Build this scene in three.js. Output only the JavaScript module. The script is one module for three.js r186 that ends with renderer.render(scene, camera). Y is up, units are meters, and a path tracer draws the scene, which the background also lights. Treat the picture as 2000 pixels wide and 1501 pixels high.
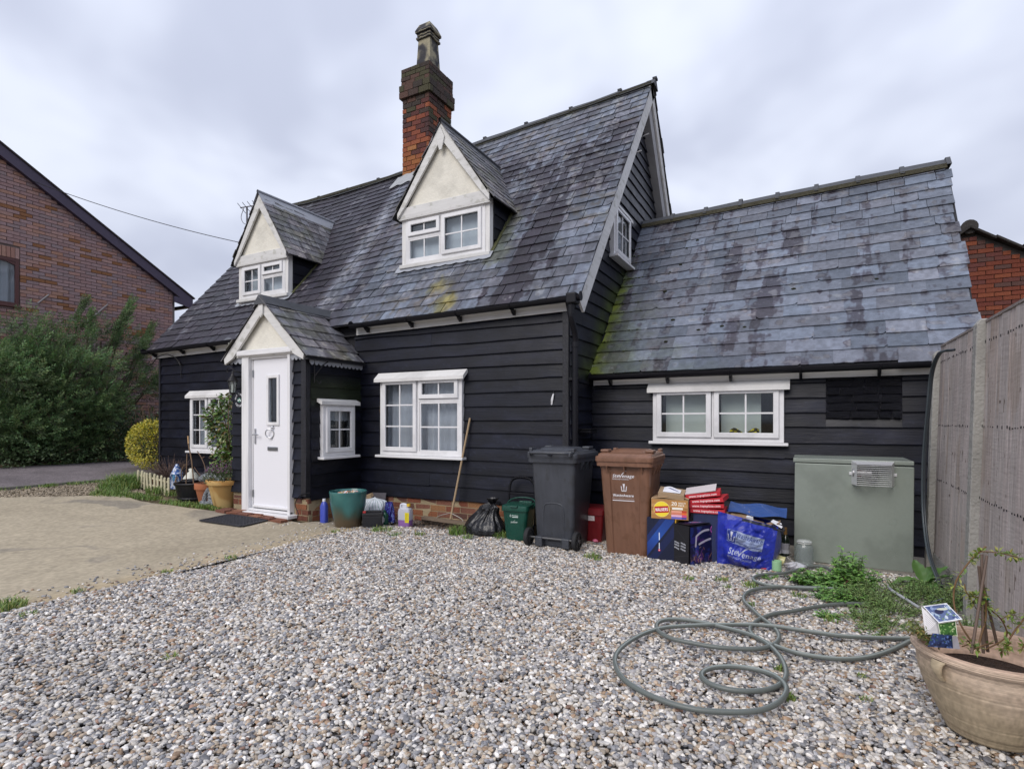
import * as THREE from 'three';
import { mergeGeometries } from 'three/addons/utils/BufferGeometryUtils.js';
import { RoundedBoxGeometry } from 'three/addons/geometries/RoundedBoxGeometry.js';

// ------------------------------------------------------------------ camera, sky, sun, exposure
const scene = new THREE.Scene();
const camera = new THREE.PerspectiveCamera(69.34, 4 / 3, 0.05, 400);
const EYE = 1.4, YAW = 28 * Math.PI / 180, FPX = 1085, HORIZON = 822;
camera.position.set(0, EYE, 0);
camera.rotation.y = YAW;
camera.setViewOffset(2000, 1501, 0, -71.5, 2000, 1501);
const renderer = new THREE.WebGLRenderer({ antialias: true });
renderer.toneMapping = THREE.LinearToneMapping;
renderer.toneMappingExposure = 1.72;
renderer.shadowMap.enabled = true;

const SKY_GAIN = 0.66;
const sun = new THREE.DirectionalLight(0xfff8f0, 1.25);
sun.position.set(-7, 19, 15);
sun.target.position.set(-4, 1, -6);
sun.shadow.radius = 70;
sun.castShadow = true;
sun.shadow.mapSize.set(2048, 2048);
Object.assign(sun.shadow.camera, { left: -16, right: 16, top: 16, bottom: -16, near: 1, far: 60 });
scene.add(sun, sun.target);

// ------------------------------------------------------------------ numbers and noise
function mulberry(a) {
  return () => { a |= 0; a = (a + 0x6d2b79f5) | 0; let t = Math.imul(a ^ (a >>> 15), 1 | a); t = (t + Math.imul(t ^ (t >>> 7), 61 | t)) ^ t; return ((t ^ (t >>> 14)) >>> 0) / 4294967296; };
}
let rnd = mulberry(20240611);
const rr = (a, b) => a + (b - a) * rnd();
const pick = (a) => a[Math.floor(rnd() * a.length) % a.length];
const lerp = (a, b, t) => a + (b - a) * t;
const clamp = (x, a = 0, b = 1) => Math.min(b, Math.max(a, x));
const smooth = (a, b, x) => { const t = clamp((x - a) / (b - a)); return t * t * (3 - 2 * t); };
const V = (x, y, z) => new THREE.Vector3(x, y, z);
const hash2 = (x, y, s) => { let h = Math.imul(x | 0, 374761393) + Math.imul(y | 0, 668265263) + Math.imul(s | 0, 2147483647 ^ 0x5bd1e995); h = Math.imul(h ^ (h >>> 13), 1274126177); return ((h ^ (h >>> 16)) >>> 0) / 4294967296; };
const mod = (a, n) => ((a % n) + n) % n;
function vnoise(x, y, px = 4096, py = 4096, s = 1) {
  const ix = Math.floor(x), iy = Math.floor(y), fx = x - ix, fy = y - iy, u = fx * fx * (3 - 2 * fx), v = fy * fy * (3 - 2 * fy);
  const x0 = mod(ix, px), x1 = mod(ix + 1, px), y0 = mod(iy, py), y1 = mod(iy + 1, py);
  return lerp(lerp(hash2(x0, y0, s), hash2(x1, y0, s), u), lerp(hash2(x0, y1, s), hash2(x1, y1, s), u), v);
}
function fbm(x, y, oct = 4, px = 4096, py = 4096, s = 1) {
  let a = 0.5, t = 0, n = 0;
  for (let i = 0; i < oct; i++) { t += a * vnoise(x, y, px, py, s + i * 17); n += a; x *= 2; y *= 2; px *= 2; py *= 2; a *= 0.5; }
  return t / n;
}
const mix3 = (a, b, t) => [lerp(a[0], b[0], t), lerp(a[1], b[1], t), lerp(a[2], b[2], t)];

// ------------------------------------------------------------------ sky: an even, bluish overcast with soft cloud structure
{
  const W = 1024, Hh = 512, data = new Float32Array(W * Hh * 4);
  for (let j = 0; j < Hh; j++) {
    const el = ((j + 0.5) / Hh - 0.5) * Math.PI;
    for (let i = 0; i < W; i++) {
      const az = ((i + 0.5) / W - 0.5) * 2 * Math.PI, cx = Math.cos(az) * Math.cos(el), cz = Math.sin(az) * Math.cos(el), y = Math.sin(el);
      const k = 1 / (Math.max(y, 0) + 0.38), px = cx * k * 1.5 + 20, pz = cz * k * 1.5 + 20;
      const wx = fbm(px * 0.9 + 7, pz * 0.9, 3), c1 = fbm(px * 1.1 + wx * 1.6, pz * 1.1 + wx, 5), c2 = fbm(px * 2.6 + 31, pz * 2.6 + 11 + wx * 2, 4);
      const c3 = fbm(px * 6 + wx * 4, pz * 6 + 5, 3), cloud = smooth(0.34, 0.66, c1 * 0.5 + c2 * 0.28 + c3 * 0.22);
      const grad = 0.93 + 0.42 * Math.max(y, 0);
      let L = grad * lerp(0.78, 1.08, cloud) * 0.70;
      let col = mix3([0.86, 0.93, 1.16], [0.92, 0.98, 1.14], cloud);
      if (y < 0) { const g = smooth(0, -0.12, y); L = lerp(L, 0.2, g); col = mix3(col, [1, 0.97, 0.93], g); }
      const o = (j * W + i) * 4;
      data[o] = col[0] * L * SKY_GAIN; data[o + 1] = col[1] * L * SKY_GAIN; data[o + 2] = col[2] * L * SKY_GAIN; data[o + 3] = 1;
    }
  }
  const sky = new THREE.DataTexture(data, W, Hh, THREE.RGBAFormat, THREE.FloatType);
  sky.mapping = THREE.EquirectangularReflectionMapping;
  sky.magFilter = sky.minFilter = THREE.LinearFilter;
  sky.wrapS = THREE.RepeatWrapping;
  sky.needsUpdate = true;
  scene.background = sky;
  scene.environment = sky;
}

// ------------------------------------------------------------------ where things stand (world metres; the cottage front runs along x, D is the distance into the scene, -z)
const cY = Math.cos(YAW), sY = Math.sin(YAW);
const sight = (px, py) => { const u = (px - 1000) / FPX, v = (HORIZON - py) / FPX; return [cY * u - sY, v, sY * u + cY]; };
const onD = (px, py, D) => { const r = sight(px, py), k = D / r[2]; return V(k * r[0], EYE + k * r[1], -D); };
const onX = (px, py, X) => { const r = sight(px, py), k = X / r[0]; return V(X, EYE + k * r[1], -k * r[2]); };
const GP = [[-40, 0.5], [-14.5, 0.46], [-10.9, 0.36], [-9, 0.2], [-7.5, 0.12], [-5.9, 0.06], [-3, 0], [60, 0]];
function groundY(x) { for (let i = 1; i < GP.length; i++) if (x <= GP[i][0]) return lerp(GP[i - 1][1], GP[i][1], clamp((x - GP[i - 1][0]) / (GP[i][0] - GP[i - 1][0]))); return 0; }
function gnd(px, py, y) {
  let yy = y ?? 0, p;
  for (let i = 0; i < 40; i++) { const r = sight(px, py), k = (yy - EYE) / r[1]; p = V(k * r[0], yy, -k * r[2]); if (y === undefined) yy = 0.5 * yy + 0.5 * groundY(p.x); }
  return p;
}

// ------------------------------------------------------------------ geometry helpers
const plain = (g) => {
  let q = g.index ? g.toNonIndexed() : g.clone();
  for (const n of Object.keys(q.attributes)) if (!['position', 'normal', 'uv', 'color'].includes(n)) q.deleteAttribute(n);
  if (!q.attributes.normal) q.computeVertexNormals();
  if (!q.attributes.uv) q.setAttribute('uv', new THREE.BufferAttribute(new Float32Array(q.attributes.position.count * 2), 2));
  return q;
};
function merge(list) {
  if (!Array.isArray(list)) return list;
  if (list.length === 1) return list[0];
  const l = list.map(plain), anyC = l.some((g) => g.attributes.color);
  if (anyC) for (const g of l) if (!g.attributes.color) g.setAttribute('color', new THREE.BufferAttribute(new Float32Array(g.attributes.position.count * 3).fill(1), 3));
  return mergeGeometries(l);
}
function part(name, geo, m, parent, pos, rot) {
  const o = new THREE.Mesh(merge(geo), m);
  o.name = name; o.castShadow = o.receiveShadow = true;
  if (pos) o.position.copy(pos);
  if (rot) o.rotation.set(...rot);
  parent.add(o);
  return o;
}
function sub(name, parent, pos, ry = 0) { const g = new THREE.Group(); g.name = name; if (pos) g.position.copy(pos); g.rotation.y = ry; parent.add(g); return g; }
const used = {};
function numbered(n) { used[n] = (used[n] ?? -1) + 1; return used[n] ? n + '_' + String(used[n]).padStart(3, '0') : n; }
function tag(o, label, category, group, kind) {
  o.userData.label = label;
  if (category) o.userData.category = category;
  if (group) o.userData.group = group;
  if (kind) o.userData.kind = kind;
  return o;
}
function thing(name, label, category, pos, ry = 0, group) {
  const o = new THREE.Group(); o.name = numbered(name); o.position.copy(pos); o.rotation.y = ry; scene.add(o);
  return tag(o, label, category, group);
}
function setting(name, geo, m, label) {
  const o = part(numbered(name), geo, m, scene); o.userData.kind = 'structure'; if (label) o.userData.label = label; return o;
}
const bx = (w, h, d, x = 0, y = 0, z = 0, r = [0, 0, 0]) => new THREE.BoxGeometry(w, h, d).applyMatrix4(new THREE.Matrix4().compose(V(x, y, z), new THREE.Quaternion().setFromEuler(new THREE.Euler(...r)), V(1, 1, 1)));
const rb = (w, h, d, rad, x = 0, y = 0, z = 0, r = [0, 0, 0], seg = 2) => new RoundedBoxGeometry(w, h, d, seg, Math.min(rad, w / 2.01, h / 2.01, d / 2.01)).applyMatrix4(new THREE.Matrix4().compose(V(x, y, z), new THREE.Quaternion().setFromEuler(new THREE.Euler(...r)), V(1, 1, 1)));
const cyl = (r0, r1, h, x = 0, y = 0, z = 0, r = [0, 0, 0], seg = 16, open = false) => new THREE.CylinderGeometry(r0, r1, h, seg, 1, open).applyMatrix4(new THREE.Matrix4().compose(V(x, y, z), new THREE.Quaternion().setFromEuler(new THREE.Euler(...r)), V(1, 1, 1)));
const sph = (r, x = 0, y = 0, z = 0, s = [1, 1, 1], seg = 12) => new THREE.SphereGeometry(r, seg, Math.ceil(seg * 0.7)).scale(...s).translate(x, y, z);
const tor = (R, r, x, y, z, rot = [0, 0, 0], arc = Math.PI * 2) => new THREE.TorusGeometry(R, r, 8, 28, arc).applyMatrix4(new THREE.Matrix4().compose(V(x, y, z), new THREE.Quaternion().setFromEuler(new THREE.Euler(...rot)), V(1, 1, 1)));
const lathe = (pts, seg = 40) => new THREE.LatheGeometry(pts.map((p) => new THREE.Vector2(p[0], p[1])), seg);
function tube(pts, r, seg = 40, rad = 7, closed = false) { return new THREE.TubeGeometry(new THREE.CatmullRomCurve3(pts.map((p) => Array.isArray(p) ? V(...p) : p), closed, 'centripetal'), seg, r, rad, closed); }
// rod that tapers from a to b
function rod(a, b, r0, r1 = r0, seg = 8) {
  const d = b.clone().sub(a), L = d.length(), q = new THREE.Quaternion().setFromUnitVectors(V(0, 1, 0), d.normalize());
  return new THREE.CylinderGeometry(r1, r0, L, seg).applyMatrix4(new THREE.Matrix4().compose(a.clone().add(b).multiplyScalar(0.5), q, V(1, 1, 1)));
}
// rectangular bar from a to b; w across (horizontal-ish), t along "up"
function bar(a, b, w, t, up = V(0, 1, 0)) {
  const x = b.clone().sub(a), L = x.length(); x.normalize();
  const z = x.clone().cross(up).normalize(), y = z.clone().cross(x);
  const m = new THREE.Matrix4().makeBasis(x, y, z); m.setPosition(a.clone().add(b).multiplyScalar(0.5));
  return new THREE.BoxGeometry(L, t, w).applyMatrix4(m);
}
const shapeOf = (pts) => { const s = new THREE.Shape(); pts.forEach((p, i) => (i ? s.lineTo(p[0], p[1]) : s.moveTo(p[0], p[1]))); s.closePath(); return s; };
function prism(pts, depth, holes = [], bevel = 0) {
  const s = shapeOf(pts);
  for (const h of holes) s.holes.push(shapeOf(h));
  return new THREE.ExtrudeGeometry(s, { depth, bevelEnabled: bevel > 0, bevelSize: bevel, bevelThickness: bevel, bevelSegments: 1, curveSegments: 8 });
}
const rect = (x0, y0, x1, y1) => [[x0, y0], [x1, y0], [x1, y1], [x0, y1]];
// a frame lying in the xy plane, its front at z = z0 + depth
const ring = (x0, y0, x1, y1, t, depth, z0 = 0, bevel = 0.003) => prism(rect(x0 + bevel, y0 + bevel, x1 - bevel, y1 - bevel), depth - 2 * bevel, [rect(x0 + t + bevel, y0 + t + bevel, x1 - t - bevel, y1 - t - bevel)], bevel).translate(0, 0, z0 + bevel);
// arbitrary triangles/quads
function poly(faces, uvs) {
  const p = [], u = [];
  for (const f of faces) for (let i = 1; i + 1 < f.length; i++) for (const v of [f[0], f[i], f[i + 1]]) { p.push(v.x, v.y, v.z); u.push(v.x + v.z, v.y); }
  const g = new THREE.BufferGeometry();
  g.setAttribute('position', new THREE.BufferAttribute(new Float32Array(p), 3));
  g.setAttribute('uv', new THREE.BufferAttribute(new Float32Array(uvs ?? u), 2));
  g.computeVertexNormals();
  return g;
}
// a grid surface from a function (a, b in 0..1) -> Vector3, smooth normals, uv = a, b scaled
function sheet(fn, na, nb, us = 1, vs = 1) {
  const p = [], u = [], idx = [];
  for (let j = 0; j <= nb; j++) for (let i = 0; i <= na; i++) { const v = fn(i / na, j / nb); p.push(v.x, v.y, v.z); u.push(i / na * us, j / nb * vs); }
  for (let j = 0; j < nb; j++) for (let i = 0; i < na; i++) { const a = j * (na + 1) + i, b = a + 1, c = a + na + 1, d = c + 1; idx.push(a, b, d, a, d, c); }
  const g = new THREE.BufferGeometry();
  g.setAttribute('position', new THREE.BufferAttribute(new Float32Array(p), 3));
  g.setAttribute('uv', new THREE.BufferAttribute(new Float32Array(u), 2));
  g.setIndex(idx); g.computeVertexNormals();
  return g;
}
// box whose corners are moved a little so that no two edges are quite parallel
function wonky(w, h, d, j) {
  const g = new THREE.BoxGeometry(w, h, d), p = g.attributes.position, m = new Map();
  for (let i = 0; i < p.count; i++) {
    const k = [p.getX(i) > 0, p.getY(i) > 0, p.getZ(i) > 0].join();
    if (!m.has(k)) m.set(k, [rr(-j, j), rr(-j, j), rr(-j, j)]);
    const o = m.get(k); p.setXYZ(i, p.getX(i) + o[0], p.getY(i) + o[1], p.getZ(i) + o[2]);
  }
  g.computeVertexNormals();
  return g;
}
function tint(g, c) { // one vertex colour for a whole geometry
  const n = g.attributes.position.count, a = new Float32Array(n * 3);
  for (let i = 0; i < n; i++) a.set(c, i * 3);
  g.setAttribute('color', new THREE.BufferAttribute(a, 3));
  return g;
}

// ------------------------------------------------------------------ textures
function tex(w, h, fn, { srgb = true, repeat, channel = 0 } = {}) {
  const d = new Uint8Array(w * h * 4);
  for (let y = 0; y < h; y++) for (let x = 0; x < w; x++) {
    const c = fn(x / w, y / h), o = (y * w + x) * 4;
    if (typeof c === 'number') d[o] = d[o + 1] = d[o + 2] = clamp(c) * 255; else { d[o] = clamp(c[0], 0, 255); d[o + 1] = clamp(c[1], 0, 255); d[o + 2] = clamp(c[2], 0, 255); }
    d[o + 3] = 255;
  }
  const t = new THREE.DataTexture(d, w, h, THREE.RGBAFormat);
  t.wrapS = t.wrapT = THREE.RepeatWrapping; t.magFilter = THREE.LinearFilter; t.minFilter = THREE.LinearMipmapLinearFilter;
  if (srgb) t.colorSpace = THREE.SRGBColorSpace;
  if (repeat) t.repeat.set(...repeat);
  t.channel = channel; t.needsUpdate = true;
  return t;
}
function canvasTex(w, h, draw, srgb = true) {
  const c = document.createElement('canvas'); c.width = w; c.height = h; draw(c.getContext('2d'), w, h);
  const t = new THREE.CanvasTexture(c); if (srgb) t.colorSpace = THREE.SRGBColorSpace;
  return t;
}
const std = (o) => new THREE.MeshStandardMaterial({ roughness: 0.7, side: THREE.DoubleSide, ...o });
const phys = (o) => new THREE.MeshPhysicalMaterial({ roughness: 0.7, side: THREE.DoubleSide, ...o });
const lin = (r, g, b) => new THREE.Color().setRGB(r, g, b);

const grainBump = tex(512, 256, (u, v) => 0.55 * fbm(u * 6, v * 64, 4, 6, 64, 3) + 0.3 * fbm(u * 24, v * 120, 2, 24, 120, 5) + 0.15 * fbm(u * 60, v * 60, 2, 60, 60, 9), { srgb: false, repeat: [0.7, 1.6] });
const paintMap = tex(512, 512, (u, v) => {
  const f = fbm(u * 5, v * 7, 4, 5, 7, 11), g = fbm(u * 4, v * 60, 3, 4, 60, 13), s = fbm(u * 50, v * 50, 2, 50, 50, 15);
  let k = 0.68 + 0.8 * f * f + 0.12 * (g - 0.5) + 0.12 * (s - 0.5);
  if (s > 0.8 && f > 0.5) k += 0.5;
  return [k * 205, k * 205, k * 211];
}, { repeat: [0.6, 0.9] });
const fineBump = tex(256, 256, (u, v) => 0.6 * fbm(u * 24, v * 24, 4, 24, 24, 21) + 0.4 * fbm(u * 80, v * 80, 2, 80, 80, 22), { srgb: false });
const roughVar = tex(256, 256, (u, v) => 0.55 + 0.4 * fbm(u * 6, v * 6, 5, 6, 6, 27), { srgb: false });
const dirtMap = tex(512, 512, (u, v) => { const f = fbm(u * 4, v * 4, 5, 4, 4, 31), g = fbm(u * 40, v * 40, 3, 40, 40, 32); const k = 0.93 + 0.07 * smooth(0.3, 0.6, f) - 0.03 * g; return [255 * k, 254.5 * k, 252 * k]; });
const grimeMap = tex(512, 512, (u, v) => { const f = fbm(u * 3, v * 3, 5, 3, 3, 35), g = fbm(u * 40, v * 6, 3, 40, 6, 36), s = smooth(0.62, 0.75, fbm(u * 20, v * 14, 4, 20, 14, 37)); const k = 0.8 + 0.22 * f + 0.12 * (g - 0.5); return mix3([255 * k, 254 * k, 250 * k], [176, 168, 150], s * 0.3); });
const brickMap = tex(512, 512, (u, v) => { const f = fbm(u * 18, v * 18, 4, 18, 18, 41), g = fbm(u * 90, v * 90, 2, 90, 90, 42), d = smooth(0.62, 0.75, fbm(u * 12, v * 12, 3, 12, 12, 43)); const k = 0.88 + 0.36 * (f - 0.4) + 0.26 * (g - 0.5) - 0.3 * d; return [255 * clamp(k), 252 * clamp(k), 250 * clamp(k)]; }, { repeat: [2, 2] });
const brickBump = tex(256, 256, (u, v) => 0.6 * fbm(u * 14, v * 14, 4, 14, 14, 45) + 0.4 * fbm(u * 60, v * 60, 2, 60, 60, 46), { srgb: false, repeat: [4, 4] });

const M = {
  board: phys({ specularIntensity: 0.55, color: lin(0.0122, 0.0142, 0.0265), map: paintMap, bumpMap: grainBump, bumpScale: 0.0016, roughness: 0.56, roughnessMap: roughVar, vertexColors: true }),
  black: std({ color: lin(0.012, 0.012, 0.016), roughness: 0.9 }),
  white: std({ color: lin(0.78, 0.78, 0.81), roughness: 0.34, map: dirtMap }),
  whiteWood: std({ color: lin(0.72, 0.715, 0.72), roughness: 0.6, map: dirtMap, bumpMap: grainBump, bumpScale: 0.001 }),
  oldWhite: std({ color: lin(0.68, 0.675, 0.675), roughness: 0.7, bumpMap: grainBump, bumpScale: 0.002, map: tex(512, 256, (u, v) => { const f = fbm(u * 6, v * 10, 5, 6, 10, 51), g = smooth(0.6, 0.75, fbm(u * 14, v * 5, 4, 14, 5, 53)); const c = mix3([250, 250, 248], [164, 164, 146], g * 0.3); const k = 0.92 + 0.12 * f; return [c[0] * k, c[1] * k, c[2] * k]; }, { repeat: [0.7, 3] }) }),
  plaster: std({ color: lin(0.76, 0.735, 0.665), roughness: 0.9, map: dirtMap, bumpMap: fineBump, bumpScale: 0.006 }),
  gutter: phys({ color: lin(0.008, 0.008, 0.011), roughness: 0.36, specularIntensity: 0.5 }),
  lead: std({ color: lin(0.36, 0.38, 0.43), roughness: 0.55, metalness: 0.15, bumpMap: fineBump, bumpScale: 0.004, map: dirtMap }),
  iron: std({ color: lin(0.014, 0.013, 0.014), roughness: 0.45, metalness: 0.3 }),
  chrome: std({ color: lin(0.62, 0.63, 0.66), roughness: 0.22, metalness: 1 }),
  glass: phys({ color: lin(0.9, 0.93, 0.94), roughness: 0.03, transmission: 1, thickness: 0, ior: 1.5 }),
  curtain: phys({ color: lin(0.6, 0.6, 0.66), roughness: 0.95, transmission: 0.25, thickness: 0 }),
  blind: std({ color: lin(0.55, 0.57, 0.62), roughness: 0.8 }),
  mortar: std({ color: lin(0.22, 0.2, 0.17), roughness: 1, bumpMap: fineBump, bumpScale: 0.01 }),
  mortarDark: std({ color: lin(0.075, 0.066, 0.062), roughness: 1, bumpMap: fineBump, bumpScale: 0.01 }),
  deck: std({ color: lin(0.02, 0.02, 0.024), roughness: 0.95 }),
  timber: std({ color: lin(0.35, 0.25, 0.15), roughness: 0.75, bumpMap: grainBump, bumpScale: 0.002 }),
};

// ------------------------------------------------------------------ ground, drive, road
const DM = 6.24, XG = -2.535, DE = 7.0, XL = -10.92, DP = 5.25, XP0 = -7.39, XP1 = -5.86, XDRIVE = -4.98;
{
  // one sheet of earth that carries everything, out to the horizon
  const xs = [-220, -60, -30, -16, -14.5, -12.6, -10.9, -10, -9, -8.2, -7.5, -6.7, -5.9, -5, -4, -3, -1, 2, 30, 220], zs = [220, 40, 12, 4, 0, -3, -6, -9, -14, -40, -220];
  const p = [], u = [], idx = [];
  zs.forEach((z) => xs.forEach((x) => { p.push(x, groundY(x) - 0.05, z); u.push(x * 0.6, z * 0.6); }));
  for (let j = 0; j + 1 < zs.length; j++) for (let i = 0; i + 1 < xs.length; i++) { const a = j * xs.length + i, c = a + xs.length; idx.push(a, c, a + 1, a + 1, c, c + 1); }
  const g = new THREE.BufferGeometry();
  g.setAttribute('position', new THREE.BufferAttribute(new Float32Array(p), 3)); g.setAttribute('uv', new THREE.BufferAttribute(new Float32Array(u), 2));
  g.setIndex(idx); g.computeVertexNormals();
  const earth = tex(512, 512, (a, b) => { const f = fbm(a * 8, b * 8, 5, 8, 8, 61), q = fbm(a * 60, b * 60, 3, 60, 60, 62); const c = mix3([92, 80, 62], [126, 112, 88], f); const k = 0.7 + 0.6 * q; return [c[0] * k, c[1] * k, c[2] * k]; });
  setting('ground', g, std({ map: earth, roughness: 1, bumpMap: fineBump, bumpScale: 0.02 }), 'bare brown earth of the plot under beds and borders');
}
const wob = (t, a = 0.05, s = 71) => (fbm(t * 0.9, 3.3, 4, 4096, 4096, s) - 0.5) * 2 * a + (fbm(t * 5, 1.3, 3, 4096, 4096, s + 1) - 0.5) * a;
function driveLeft(z) { const D = -z; return D < 3.0 ? -10.6 : lerp(-10.45, -9.6, smooth(3.0, 4.8, D)); }
function driveBack(x) { return x < -8.6 ? 4.75 : x < XP0 ? lerp(4.75, 5.0, (x + 8.6) / 1.2) : x < XP1 ? 5.14 : lerp(5.3, 5.95, smooth(XP1, -5.0, x)); }
{
  const conc = tex(1024, 1024, (a, b) => {
    const big = fbm(a * 5, b * 9, 5, 4096, 4096, 81), mid = fbm(a * 34, b * 60, 4, 4096, 4096, 82), fine = fbm(a * 260, b * 480, 2, 4096, 4096, 83), w = fbm(a * 9, b * 14, 3, 4096, 4096, 88), st = smooth(0.55, 0.7, fbm(a * 5 + w * 1.5, b * 22 + w * 3 + a * 6, 5, 4096, 4096, 84));
    let c = mix3([174, 161, 137], [210, 196, 170], big * 0.86 + mid * 0.14);
    c = mix3(c, [116, 112, 108], st * 0.42); c = mix3(c, [196, 172, 132], 0.6 * smooth(0.06, 0, Math.abs(1 - a - 0.08)) * (0.5 + mid));
    const k = 0.87 + 0.2 * (fine - 0.5) + 0.05 * (mid - 0.5);
    return [c[0] * k, c[1] * k, c[2] * k];
  });
  const bump = tex(512, 512, (a, b) => 0.5 * fbm(a * 90, b * 90, 3, 90, 90, 85) + 0.3 * fbm(a * 12, b * 12, 3, 12, 12, 86), { srgb: false, repeat: [2, 2] });
  const g = sheet((a, b) => {
    const z0 = 6, D1 = (x) => driveBack(x) + wob(x, 0.07, 74);
    let z = lerp(z0, -6, b), x = lerp(driveLeft(z) + wob(z, 0.12, 71), XDRIVE + wob(z, 0.06, 72), a);
    z = lerp(z0, -D1(x), b);
    x = lerp(driveLeft(z) + wob(z, 0.12, 71), XDRIVE + wob(z, 0.06, 72), a);
    return V(x, groundY(x) + 0.012 * fbm(x * 1.5 + 50, z * 1.5 + 50, 3) , z);
  }, 60, 120);
  const p = g.attributes.position, u = g.attributes.uv; for (let i = 0; i < p.count; i++) u.setXY(i, (p.getX(i) + 11) / 6.55, (p.getZ(i) + 6.2) / 12.6);
  // reversed winding is harmless: both sides are drawn
  setting('driveway', g, std({ map: conc, bumpMap: bump, bumpScale: 0.012, roughness: 0.95 }), 'worn tan concrete driveway running up to the white front door');
}
{
  const asph = tex(512, 512, (a, b) => { const f = fbm(a * 5, b * 5, 4, 5, 5, 91), n = fbm(a * 150, b * 150, 2, 150, 150, 92); const k = 0.8 + 0.5 * (n - 0.5) + 0.3 * (f - 0.5); return [134 * k, 124 * k, 126 * k]; });
  const g = sheet((a, b) => { const x = lerp(-14.35, -10.98, a), z = lerp(14, -40, b); return V(x, groundY(x) + 0.008, z); }, 8, 60);
  const p = g.attributes.position, u = g.attributes.uv; for (let i = 0; i < p.count; i++) u.setXY(i, p.getX(i) * 0.5, p.getZ(i) * 0.5);
  setting('road', g, std({ map: asph, roughness: 0.95, bumpMap: fineBump, bumpScale: 0.006 }), 'narrow mauve grey tarmac lane passing in front of the conifer');
  const kerb = []; rnd = mulberry(5);
  for (let z = 12; z > -30; z -= 0.915) kerb.push([z]);
  const kg = rb(0.06, 0.16, 0.9, 0.012), km = std({ color: lin(0.2, 0.19, 0.17), roughness: 0.95, map: dirtMap, bumpMap: fineBump, bumpScale: 0.008 });
  const k = thing('road_edging', 'thin weathered concrete edging strip along the near side of the lane', 'kerb', V(-10.95, groundY(-10.95), 0));
  k.userData.kind = 'structure'; delete k.userData.category;
  for (const [z] of kerb) part('kerb_block', kg, km, k, V(rr(-0.006, 0.006), -0.055 + rr(-0.008, 0.008), z - 0.45), [0, rr(-0.01, 0.01), 0]);
}

// ------------------------------------------------------------------ gravel: real pebbles, a few shapes and a river-stone palette
function pebbleGeo(seed, flat, det) {
  const g = new THREE.IcosahedronGeometry(1, det), p = g.attributes.position, r = mulberry(seed), a = r() * 9, b = r() * 9;
  const sx = 1 + r() * 0.45, sz = 0.75 + r() * 0.3;
  for (let i = 0; i < p.count; i++) {
    const x = p.getX(i), y = p.getY(i), z = p.getZ(i);
    const k = 0.82 + 0.36 * (0.5 + 0.5 * Math.sin(x * 2.3 + a) * Math.cos(z * 2.1 + b)) * (0.7 + 0.3 * Math.sin(y * 3.1 + a + b)) + 0.06 * Math.sin(x * 6 + b) * Math.sin(z * 5 + a);
    p.setXYZ(i, x * k * sx, y * k * flat, z * k * sz);
  }
  // smooth normals over the unindexed icosphere
  const key = new Map(), n = new Float32Array(p.count * 3); g.computeVertexNormals();
  const q = g.attributes.normal;
  for (let i = 0; i < p.count; i++) { const k = [p.getX(i), p.getY(i), p.getZ(i)].map((v) => Math.round(v * 1e4)).join(); if (!key.has(k)) key.set(k, V(0, 0, 0)); key.get(k).add(V(q.getX(i), q.getY(i), q.getZ(i))); }
  for (let i = 0; i < p.count; i++) { const k = [p.getX(i), p.getY(i), p.getZ(i)].map((v) => Math.round(v * 1e4)).join(); const v = key.get(k).clone().normalize(); n.set([v.x, v.y, v.z], i * 3); }
  g.setAttribute('normal', new THREE.BufferAttribute(n, 3));
  return g;
}
const PAL = [[0.62, 0.6, 0.57, 20], [0.5, 0.47, 0.43, 18], [0.38, 0.37, 0.38, 16], [0.27, 0.28, 0.31, 15], [0.16, 0.165, 0.19, 10], [0.4, 0.31, 0.22, 11], [0.34, 0.22, 0.13, 6], [0.47, 0.4, 0.31, 10], [0.09, 0.09, 0.1, 4], [0.3, 0.17, 0.12, 2], [0.68, 0.67, 0.66, 8]];
const PALSUM = PAL.reduce((s, c) => s + c[3], 0);
function stone() { let k = rnd() * PALSUM; for (const c of PAL) { k -= c[3]; if (k <= 0) return c; } return PAL[0]; }
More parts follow.
